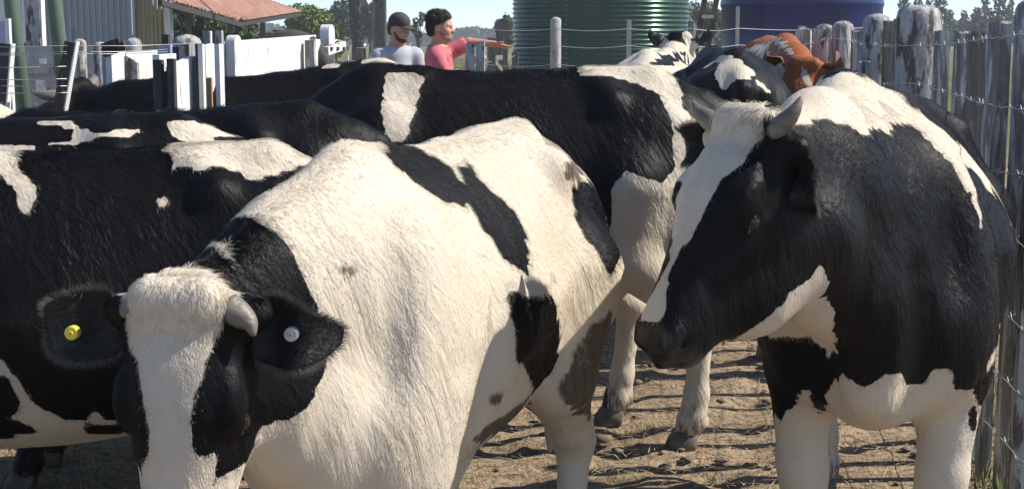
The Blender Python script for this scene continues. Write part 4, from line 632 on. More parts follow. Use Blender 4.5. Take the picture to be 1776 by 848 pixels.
SEEDS['B'] = [461,-125,1481,1,470,-112,1481,1,469,-99,1481,1,458,-86,1481,1,482,-143,1468,1,501,-129,1468,1,509,-115,1469,0,511,-102,1469,0,507,-90,1469,0,497,-77,1469,0,479,-65,1468,1,467,-163,1454,0,509,-147,1455,0,532,-133,1456,0,546,-119,1456,0,550,-106,1457,0,528,-69,1456,0,507,-57,1456,0,478,-46,1455,0,490,-168,1441,0,584,-123,1444,0,574,-73,1445,0,499,-38,1443,0,456,-27,1442,0,267,-12,1423,0,130,-3,1418,0,-79,7,1412,1,446,0,1415,0,207,7,1407,0,118,19,1404,0,-20,30,1399,0,-92,43,1397,1,826,-208,1414,0,96,40,1389,0,-22,52,1384,1,-144,65,1380,1,1118,-310,1413,0,1148,-262,1415,0,1159,-238,1415,0,1158,-227,1416,1,888,-197,1405,0,895,-149,1405,0,857,-105,1404,0,782,-61,1402,0,617,-19,1395,0,438,26,1389,0,231,36,1380,0,165,48,1377,0,85,61,1374,1,-25,74,1370,1,-143,88,1365,1,-383,133,1356,1,1177,-231,1405,0,1173,-220,1405,0,1165,-210,1405,0,822,-232,1389,0,213,56,1365,0,154,69,1363,0,81,83,1360,0,-19,96,1356,1,-138,111,1350,1,1184,-235,1395,0,1183,-224,1395,1,1178,-214,1395,1,1170,-204,1394,0,965,-155,1385,0,948,-144,1384,0,932,-134,1384,0,917,-123,1383,0,903,-113,1383,0,890,-102,1382,0,194,77,1351,0,137,90,1348,0,65,104,1345,1,-33,118,1340,1,1187,-229,1384,0,1185,-218,1384,1,1181,-208,1384,1,1172,-198,1383,0,1153,-189,1383,0,1052,-187,1377,0,1033,-177,1377,0,1016,-167,1376,0,999,-157,1375,0,981,-147,1374,0,962,-137,1373,1,943,-127,1373,1,927,-117,1372,1,912,-106,1371,1,898,-95,1371,0,883,-84,1370,0,868,-74,1369,0,851,-63,1369,0,832,-52,1368,0,589,25,1356,0,549,36,1355,0,511,48,1353,0,484,60,1352,0,464,73,1351,0,448,86,1350,0,425,98,1349,0,115,111,1333,0,39,126,1329,1,-65,141,1324,1,-250,157,1315,1,1150,-305,1369,0,1184,-256,1372,0,1190,-234,1373,0,1189,-223,1373,1,1186,-212,1373,1,1182,-202,1373,1,1175,-192,1373,1,1163,-182,1372,1,1066,-180,1367,1,1047,-170,1366,1,1028,-160,1365,1,1010,-150,1364,1,991,-140,1363,1,934,-110,1361,1,919,-99,1360,1,904,-89,1359,1,889,-78,1359,1,873,-67,1358,1,856,-56,1357,0,837,-45,1356,0,812,-35,1355,0,775,-24,1353,0,720,-14,1350,0,687,-3,1349,0,662,8,1347,0,632,20,1346,0,601,31,1344,1,567,43,1343,1,530,55,1341,1,504,67,1340,1,487,80,1339,0,475,93,1338,0,464,105,1338,0,447,118,1337,0,88,133,1318,0,3,148,1313,1,-126,163,1306,1,-403,198,1291,1,1191,-228,1362,0,1190,-217,1362,1,877,-61,1346,1,860,-50,1346,1,840,-39,1345,0,815,-28,1343,0,779,-18,1341,1,728,-8,1338,1,695,4,1337,1,669,15,1335,0,641,27,1334,1,612,38,1332,1,522,74,1328,1,507,87,1327,1,495,99,1327,0,485,112,1326,0,449,137,1324,0,54,155,1301,0,-46,170,1296,1,-266,188,1283,1,1188,-255,1350,0,1191,-244,1351,0,1191,-233,1351,0,1191,-222,1351,1,880,-54,1335,1,863,-44,1334,1,843,-33,1333,1,818,-22,1331,1,735,-1,1327,1,701,10,1325,1,676,22,1323,1,539,81,1316,1,523,94,1315,1,511,106,1315,0,502,119,1314,0,471,144,1313,0,423,157,1310,0,9,177,1285,1,-137,194,1276,1,1192,-249,1340,0,1193,-238,1340,1,1193,-227,1340,1,1193,-216,1340,1,537,100,1303,1,525,113,1303,1,515,125,1302,0,503,138,1302,0,453,164,1299,0,50,184,1273,0,-57,200,1266,1,-392,223,1244,1,-434,239,1242,1,1141,-350,1323,0,1182,-300,1327,0,1195,-265,1328,0,1197,-254,1329,0,1196,-243,1329,1,1195,-210,1330,1,1198,-167,1331,1,1039,-136,1320,1,963,-95,1316,1,900,-53,1312,1,821,-9,1308,1,686,35,1299,1,588,83,1293,1,549,107,1291,1,537,120,1291,1,526,132,1290,0,513,145,1289,0,468,170,1287,0,83,191,1260,0,-5,207,1255,0,-286,228,1236,1,1203,-258,1318,0,1202,-248,1318,1,1201,-237,1318,1,546,126,1278,1,534,139,1278,1,522,151,1277,0,505,164,1276,0,33,213,1243,0,-118,231,1232,1,-469,257,1207,1,1127,-375,1299,0,1211,-274,1307,0,1211,-263,1308,0,1210,-252,1308,1,552,133,1266,1,540,145,1265,1,528,158,1265,0,512,171,1264,0,132,205,1236,0,63,220,1231,0,-47,237,1223,1,-473,266,1191,1,1144,-378,1289,0,1170,-363,1291,0,1218,-278,1297,0,1218,-267,1297,0,1217,-256,1297,1,1215,-246,1297,1,545,152,1253,1,533,165,1252,1,517,177,1251,0,490,190,1250,0,423,204,1244,0,87,227,1218,0,-3,243,1211,0,-466,274,1175,1,1117,-399,1274,0,1151,-382,1278,0,1198,-341,1283,0,1219,-305,1285,0,1222,-294,1286,0,1224,-283,1286,0,1225,-271,1286,1,1224,-261,1287,1,1223,-250,1287,1,1201,-209,1286,1,1169,-168,1284,1,1065,-132,1277,1,994,-92,1272,1,928,-50,1267,1,863,-6,1263,1,744,38,1254,1,655,85,1248,1,572,134,1242,1,547,159,1240,1,536,171,1240,1,520,184,1239,0,494,197,1237,0,427,211,1232,1,108,234,1206,0,28,250,1199,0,-457,282,1160,1,1135,-402,1264,0,1159,-387,1267,0,1224,-310,1274,0,1228,-298,1275,0,1230,-287,1275,1,1231,-276,1276,1,1231,-265,1276,1,538,178,1227,1,522,191,1226,0,495,204,1224,0,419,218,1218,1,126,241,1193,1,52,257,1187,0,-448,290,1145,1,-498,308,1141,1,1143,-406,1254,0,1225,-326,1263,0,1230,-314,1264,0,1234,-303,1264,1,1236,-292,1265,1,550,172,1215,1,539,185,1214,1,523,197,1213,0,495,210,1211,0,190,232,1184,1,141,247,1180,1,71,264,1174,0,-73,283,1162,1,-480,315,1126,1,1149,-411,1243,1,1170,-396,1245,0,1236,-319,1253,0,1239,-307,1254,1,1241,-296,1254,1,539,191,1202,1,523,204,1200,0,493,217,1198,0,198,239,1171,1,150,254,1167,1,87,270,1161,0,-23,289,1152,0,-467,323,1111,1,-515,341,1107,1,1152,-416,1231,1,1171,-401,1234,0,1197,-386,1236,0,1235,-335,1242,0,1241,-323,1242,0,1244,-312,1243,1,1248,-289,1244,1,1258,-245,1246,1,1211,-207,1243,1,1166,-167,1240,1,1096,-129,1234,1,1032,-88,1229,1,953,-47,1222,1,881,-4,1216,1,781,40,1208,1,696,87,1201,1,605,136,1194,1,551,185,1190,1,539,198,1189,1,522,211,1188,0,489,224,1185,0,203,247,1158,1,156,262,1153,1,101,277,1149,0,2,295,1139,0,-458,331,1096,1,1151,-421,1220,1,1168,-407,1222,0,1199,-391,1225,0,1245,-328,1232,0,1248,-317,1232,1,1250,-305,1233,1,539,205,1176,1,521,218,1175,1,483,231,1171,0,206,254,1144,1,159,269,1140,1,110,284,1135,1,19,302,1127,1,-453,339,1080,1,1140,-429,1207,1,1163,-413,1210,0,1242,-345,1220,0,1248,-333,1221,0,1252,-321,1222,1,539,211,1163,1,518,224,1161,0,474,238,1157,1,1153,-421,1197,1,1199,-402,1202,0,1251,-338,1210,0,1255,-326,1211,1,1257,-315,1211,1,537,218,1150,1,514,231,1148,0,463,245,1143,1,204,268,1116,1,1195,-408,1190,0,1231,-379,1195,0,1248,-355,1198,0,1254,-343,1199,0,1257,-331,1200,1,1263,-287,1202,1,1263,-243,1203,1,1214,-205,1199,1,1173,-165,1196,1,1118,-126,1191,1,1069,-85,1187,1,1000,-44,1180,1,881,-2,1168,1,794,42,1160,1,719,89,1153,1,629,137,1145,1,566,187,1139,1,549,212,1138,1,536,225,1137,1,508,238,1135,0,447,253,1128,1,123,306,1094,1,1220,-398,1182,0,1256,-348,1188,0,1260,-336,1189,1,1262,-325,1189,1,533,232,1124,1,501,245,1121,0,423,261,1113,1,1220,-403,1171,0,1253,-364,1176,0,1259,-352,1177,0,1263,-341,1178,1,548,226,1113,1,530,239,1111,1,491,252,1107,1,1218,-409,1159,0,1236,-395,1162,0,1261,-357,1166,0,1265,-346,1167,1,1267,-335,1168,1,546,232,1100,1,524,245,1098,0,479,260,1093,1,1206,-417,1146,1,1237,-400,1151,0,1257,-374,1154,0,1264,-362,1155,0,1267,-351,1156,1,1270,-328,1157,1,1262,-286,1158,1,1246,-244,1157,1,1213,-204,1154,1,1174,-164,1151,1,1126,-124,1147,1,1084,-82,1143,1,1031,-41,1138,1,878,-1,1120,1,799,44,1112,1,735,91,1105,1,643,139,1095,1,576,189,1089,1,557,226,1088,1,543,239,1087,1,516,253,1084,1,181,306,1044,1,1238,-405,1139,0,1250,-392,1141,0,1266,-367,1144,0,1270,-356,1145,1,1272,-344,1146,1,1237,-411,1128,1,1252,-397,1130,0,1261,-385,1132,0,1268,-372,1133,0,1272,-361,1134,1,1235,-417,1116,1,1253,-402,1119,0,1263,-390,1121,0,1270,-377,1122,1,1274,-366,1123,1,1277,-354,1124,1,1255,-408,1108,0,1265,-395,1110,0,1273,-382,1111,1,1277,-371,1112,1,1276,-327,1114,1,1261,-285,1113,1,1245,-243,1113,1,1203,-204,1109,1,1169,-163,1105,1,1128,-123,1101,1,1083,-81,1097,1,1029,-39,1091,1,882,1,1072,1,812,46,1064,1,745,93,1057,1,655,141,1046,1,586,191,1038,1,562,241,1037,1,215,307,991,1,1256,-413,1096,1,1267,-400,1099,0,1275,-387,1100,1,1280,-375,1101,1,1258,-418,1085,1,1270,-405,1087,0,1278,-392,1089,1,1125,-122,1078,1,1113,-112,1077,1,1101,-102,1076,1,1259,-423,1074,1,1272,-410,1076,0,1280,-397,1078,1,1286,-385,1080,1,1116,-117,1066,1,1104,-107,1064,0,1091,-96,1063,1,1077,-86,1061,1,1259,-429,1062,1,1274,-415,1065,0,1283,-402,1067,1,1292,-367,1070,1,1280,-325,1070,1,1263,-284,1069,1,1225,-245,1065,1,1196,-204,1063,1,1164,-163,1060,1,1132,-132,1056,1,1119,-122,1054,1,1106,-112,1053,0,1092,-102,1051,0,1077,-91,1049,1,1062,-81,1047,1,975,-40,1036,1,888,3,1024,1,827,48,1017,1,736,95,1005,1,679,143,999,1,602,193,989,1,577,242,987,1,222,309,936,1,1258,-434,1051,1,1276,-420,1054,0,1285,-407,1056,1,1291,-395,1058,1,1135,-137,1045,1,1122,-127,1043,1,1107,-117,1041,0,1092,-107,1039,0,1076,-97,1037,0,1059,-86,1035,1,1041,-76,1033,1,1258,-440,1039,1,1278,-425,1043,0,1288,-412,1045,0,1294,-400,1047,1,1162,-162,1037,1,1151,-152,1035,1,1138,-142,1034,1,1124,-132,1032,0,1109,-122,1030,0,1074,-102,1025,0,1054,-92,1022,0,1033,-82,1020,1,1257,-445,1027,1,1280,-430,1032,0,1290,-417,1034,0,1297,-405,1036,1,1302,-393,1037,1,1166,-167,1026,1,1154,-157,1024,1,1141,-147,1022,0,1126,-137,1020,0,1109,-127,1018,0,1045,-98,1009,0,1022,-88,1006,1,1001,-78,1003,1,1282,-435,1021,0,1293,-422,1023,0,1300,-410,1025,1,1305,-365,1028,1,1282,-324,1026,1,1252,-284,1023,1,1223,-244,1020,1,1196,-203,1017,1,1179,-182,1016,1,1169,-172,1014,1,1157,-162,1013,0,1143,-152,1011,0,1086,-123,1003,0,1031,-104,995,0,1008,-94,991,1,990,-84,989,1,933,-40,981,1,889,4,976,1,839,50,970,1,736,96,955,1,694,145,950,1,627,194,941,1,592,244,938,1,446,300,916,1,1284,-440,1010,0,1295,-427,1012,0,1303,-414,1014,0,1308,-402,1016,1,1171,-177,1003,1,1159,-167,1002,0,1145,-157,1000,0,993,-100,977,0,980,-90,975,1,968,-79,973,1,1285,-445,998,0,1305,-419,1003,0,1311,-407,1005,1,1192,-202,994,1,1183,-192,993,1,1173,-182,992,1,1161,-172,990,0,980,-107,962,0,971,-96,961,0,962,-85,960,1,459,301,891,1,181,328,844,1,1286,-451,987,0,1298,-437,990,0,1314,-412,994,0,1318,-400,995,1,1184,-197,982,1,1174,-187,980,0,1162,-177,979,0,1146,-168,976,0,956,-90,946,0,948,-79,946,1,940,-68,945,1,194,321,832,1,1287,-456,976,0,1308,-430,981,0,1316,-417,983,0,1321,-405,984,1,1317,-362,986,1,1288,-322,983,1,1248,-284,977,1,1215,-244,973,1,1200,-223,972,1,1192,-213,971,1,1183,-203,970,1,1173,-193,969,0,1120,-164,960,0,960,-131,933,0,949,-96,933,0,943,-85,932,0,936,-74,932,1,906,-40,928,1,879,6,925,1,838,52,920,1,733,98,904,1,697,147,900,1,653,196,894,1,605,246,888,1,463,301,865,1,1277,-475,961,1,1289,-461,964,0,1299,-448,967,0,1309,-435,969,0,1317,-422,972,0,1324,-410,973,1,1328,-398,975,1,1198,-229,960,1,1190,-218,959,1,1181,-208,958,0,1170,-198,956,0,1158,-188,955,0,936,-91,919,0,930,-80,918,1,922,-68,917,1,161,324,797,1,1273,-481,949,1,1290,-466,953,1,1297,-454,955,1,1307,-441,958,1,1317,-428,960,1,1325,-415,962,1,1210,-255,949,1,1201,-245,948,1,1193,-235,947,1,1185,-224,946,0,1175,-214,945,0,926,-97,904,0,921,-86,904,0,913,-74,903,1,465,303,839,1,1204,-261,936,1,1194,-251,935,1,1185,-241,934,0,1176,-231,933,0,1166,-220,931,0,907,-92,889,0,902,-80,888,1,895,-69,887,1,1298,-453,933,1,1343,-401,944,1,1325,-360,943,1,1283,-322,937,1,1238,-295,930,1,1219,-287,926,1,1203,-278,924,1,1190,-268,922,1,1179,-258,920,0,1170,-248,919,0,1160,-238,918,0,1147,-228,916,0,1130,-218,913,0,597,-260,806,0,618,-245,811,0,633,-230,815,0,646,-216,818,0,658,-202,821,0,671,-188,825,0,683,-174,828,0,692,-161,830,0,877,-135,868,0,888,-99,872,0,885,-87,872,0,880,-75,872,1,866,-40,871,1,850,7,871,1,824,53,868,1,726,100,852,1,693,149,848,1,660,198,844,1,610,248,837,1,531,288,824,1,459,304,811,1,1229,-302,916,1,1186,-296,908,1,522,-287,776,1,578,-268,788,1,604,-252,794,1,622,-237,799,1,637,-223,802,1,649,-209,806,1,661,-195,809,1,673,-181,812,1,683,-168,815,1,691,-154,817,1,698,-141,819,0,705,-128,822,0,859,-106,853,0,861,-82,855,0,859,-70,856,1,501,296,805,1,1274,-323,913,1,1249,-316,908,1,682,-161,802,1,689,-148,804,1,697,-134,806,1,705,-121,809,0,718,-108,812,0,835,-89,837,0,841,-77,839,1,567,275,804,1,526,289,796,1,696,-128,793,1,706,-115,796,1,721,-101,800,0,816,-84,821,0,828,-71,824,1,542,283,786,1,1336,-401,898,1,1312,-361,896,1,575,-261,747,1,645,-202,765,1,680,-148,776,1,696,-121,781,1,708,-108,784,0,727,-94,789,1,804,-78,806,1,827,-40,813,1,826,8,816,1,810,55,815,1,715,102,798,1,682,151,794,1,652,200,791,1,604,250,784,1,584,263,780,1,553,277,775,1,494,292,763,0,478,-290,710,1,697,-114,768,1,711,-101,772,1,737,-87,778,1,562,271,763,1,511,286,753,0,686,127,768,1,679,140,767,1,673,152,766,1,667,164,766,1,660,176,765,1,653,189,764,1,568,265,751,1,524,279,742,0,769,-72,760,1,795,-59,767,1,807,-46,770,1,811,26,776,1,806,38,776,1,799,50,775,1,785,62,772,1,760,74,768,1,727,85,761,1,677,134,753,1,671,146,752,0,664,159,752,0,658,171,751,0,652,183,751,0,644,196,750,1,635,208,748,1,533,273,730,1,491,288,722,1,523,-264,680,1,621,-202,706,1,657,-148,717,1,687,-107,727,1,704,-94,731,1,732,-80,739,1,776,-65,749,0,795,-52,755,1,803,-40,757,1,811,-3,761,1,810,9,762,1,808,21,762,1,804,33,762,0,798,44,761,0,786,56,760,0,767,68,756,0,734,80,749,1,695,104,742,1,684,116,740,1,675,129,739,1,668,141,739,0,662,153,738,0,650,178,737,0,643,190,736,0,634,203,735,1,575,254,725,1,493,-274,658,1,689,-101,714,1,709,-87,720,0,746,-73,729,0,780,-59,738,0,793,-46,742,0,801,-33,744,1,804,-21,746,1,806,-9,747,1,806,3,748,1,805,15,748,0,802,27,749,0,796,39,748,0,742,74,738,0,713,86,732,1,696,98,729,1,683,111,727,1,674,123,726,1,666,135,725,0,659,148,724,0,640,185,722,0,632,197,721,1,622,210,720,1,612,-189,678,1,623,-175,681,1,632,-162,684,1,641,-148,687,1,661,-121,693,1,675,-107,697,1,691,-94,702,0,782,-52,726,0,792,-39,729,0,798,-27,731,0,801,-15,733,1,802,-3,734,0,802,9,735,0,750,69,727,0,718,81,720,0,697,93,716,0,683,105,713,0,672,117,712,0,663,130,710,0,636,179,708,0,628,192,707,0,619,204,705,1,608,217,704,1,594,229,701,1,574,242,697,1,507,-258,634,1,605,-183,663,1,615,-169,666,0,626,-155,669,0,637,-141,673,1,660,-114,680,1,675,-101,685,0,694,-87,690,0,796,-21,719,0,798,-8,720,0,799,4,721,0,615,199,691,0,604,211,689,0,590,224,687,0,570,237,683,0,543,250,677,1,520,264,673,1,562,-206,637,1,581,-191,643,1,594,-177,647,0,605,-163,650,0,617,-149,654,1,644,-121,663,1,658,-108,667,0,675,-94,672,0,784,-39,702,0,795,10,708,0,762,58,703,0,669,106,684,0,632,156,679,0,598,206,674,0,563,232,667,0,541,245,663,0,521,258,659,1,492,-259,602,1,553,-199,621,1,565,-185,625,0,579,-171,630,0,590,-157,633,0,603,-143,637,1,620,-129,643,1,639,-115,648,1,656,-101,653,0,537,239,648,0,520,252,645,0,497,266,640,1,520,-235,597,1,531,-221,601,1,539,-207,603,1,545,-193,606,0,558,-165,611,0,567,-152,614,0,579,-138,618,1,601,-123,625,1,630,-108,633,0,548,221,636,0,534,234,634,0,520,247,631,1,500,260,627,0,482,-259,571,1,511,-243,580,1,524,-228,584,1,532,-214,587,0,537,-200,590,0,540,-186,591,0,543,-146,595,0,543,-133,596,1,547,-120,598,0,600,-103,612,0,532,228,619,0,520,241,617,1,504,254,614,1,499,-250,562,0,518,-235,568,1,527,-221,572,0,533,-207,574,0,534,-153,578,0,529,-140,578,0,522,-127,577,0,485,-103,570,0,715,-40,632,0,755,11,646,0,691,59,634,0,594,108,613,0,554,159,606,0,538,209,606,0,531,222,605,0,522,235,603,0,508,248,601,1,482,262,595,0,509,-242,551,0,523,-227,556,0,530,-213,559,0,524,229,590,0,513,242,588,1,493,256,584,1,526,224,577,0,517,236,575,0,502,250,572,1,508,244,560,0,478,258,553,0,532,-205,518,0,528,-152,521,0,-609,-161,215,0,532,161,546,0,531,212,550,0,537,-203,463,0,534,-150,466,0,-596,-158,146,0,477,112,472,0,534,163,492,0,528,214,494,0,537,-202,407,0,536,-148,411,0,-587,-155,76,0,498,114,422,0,542,165,439,0,533,216,441,0,514,-202,343,0,518,-148,349,0,486,116,363,0,537,168,383,0,521,219,383,0,496,-202,279,0,498,-148,285,0,512,170,320,0,472,223,311,0,490,-201,220,0,491,-146,225,0,503,172,261,0,498,-199,165,0,496,-144,169,0,501,175,204,0,480,-221,141,0,498,-205,149,0,506,-191,154,0,508,-177,156,0,508,-164,157,0,503,-150,157,0,494,-137,155,0,477,-125,150,0,479,130,177,0,493,143,183,0,499,156,187,0,502,169,189,0,501,182,190,0,497,195,190,0,487,208,188,0,458,222,179,0]
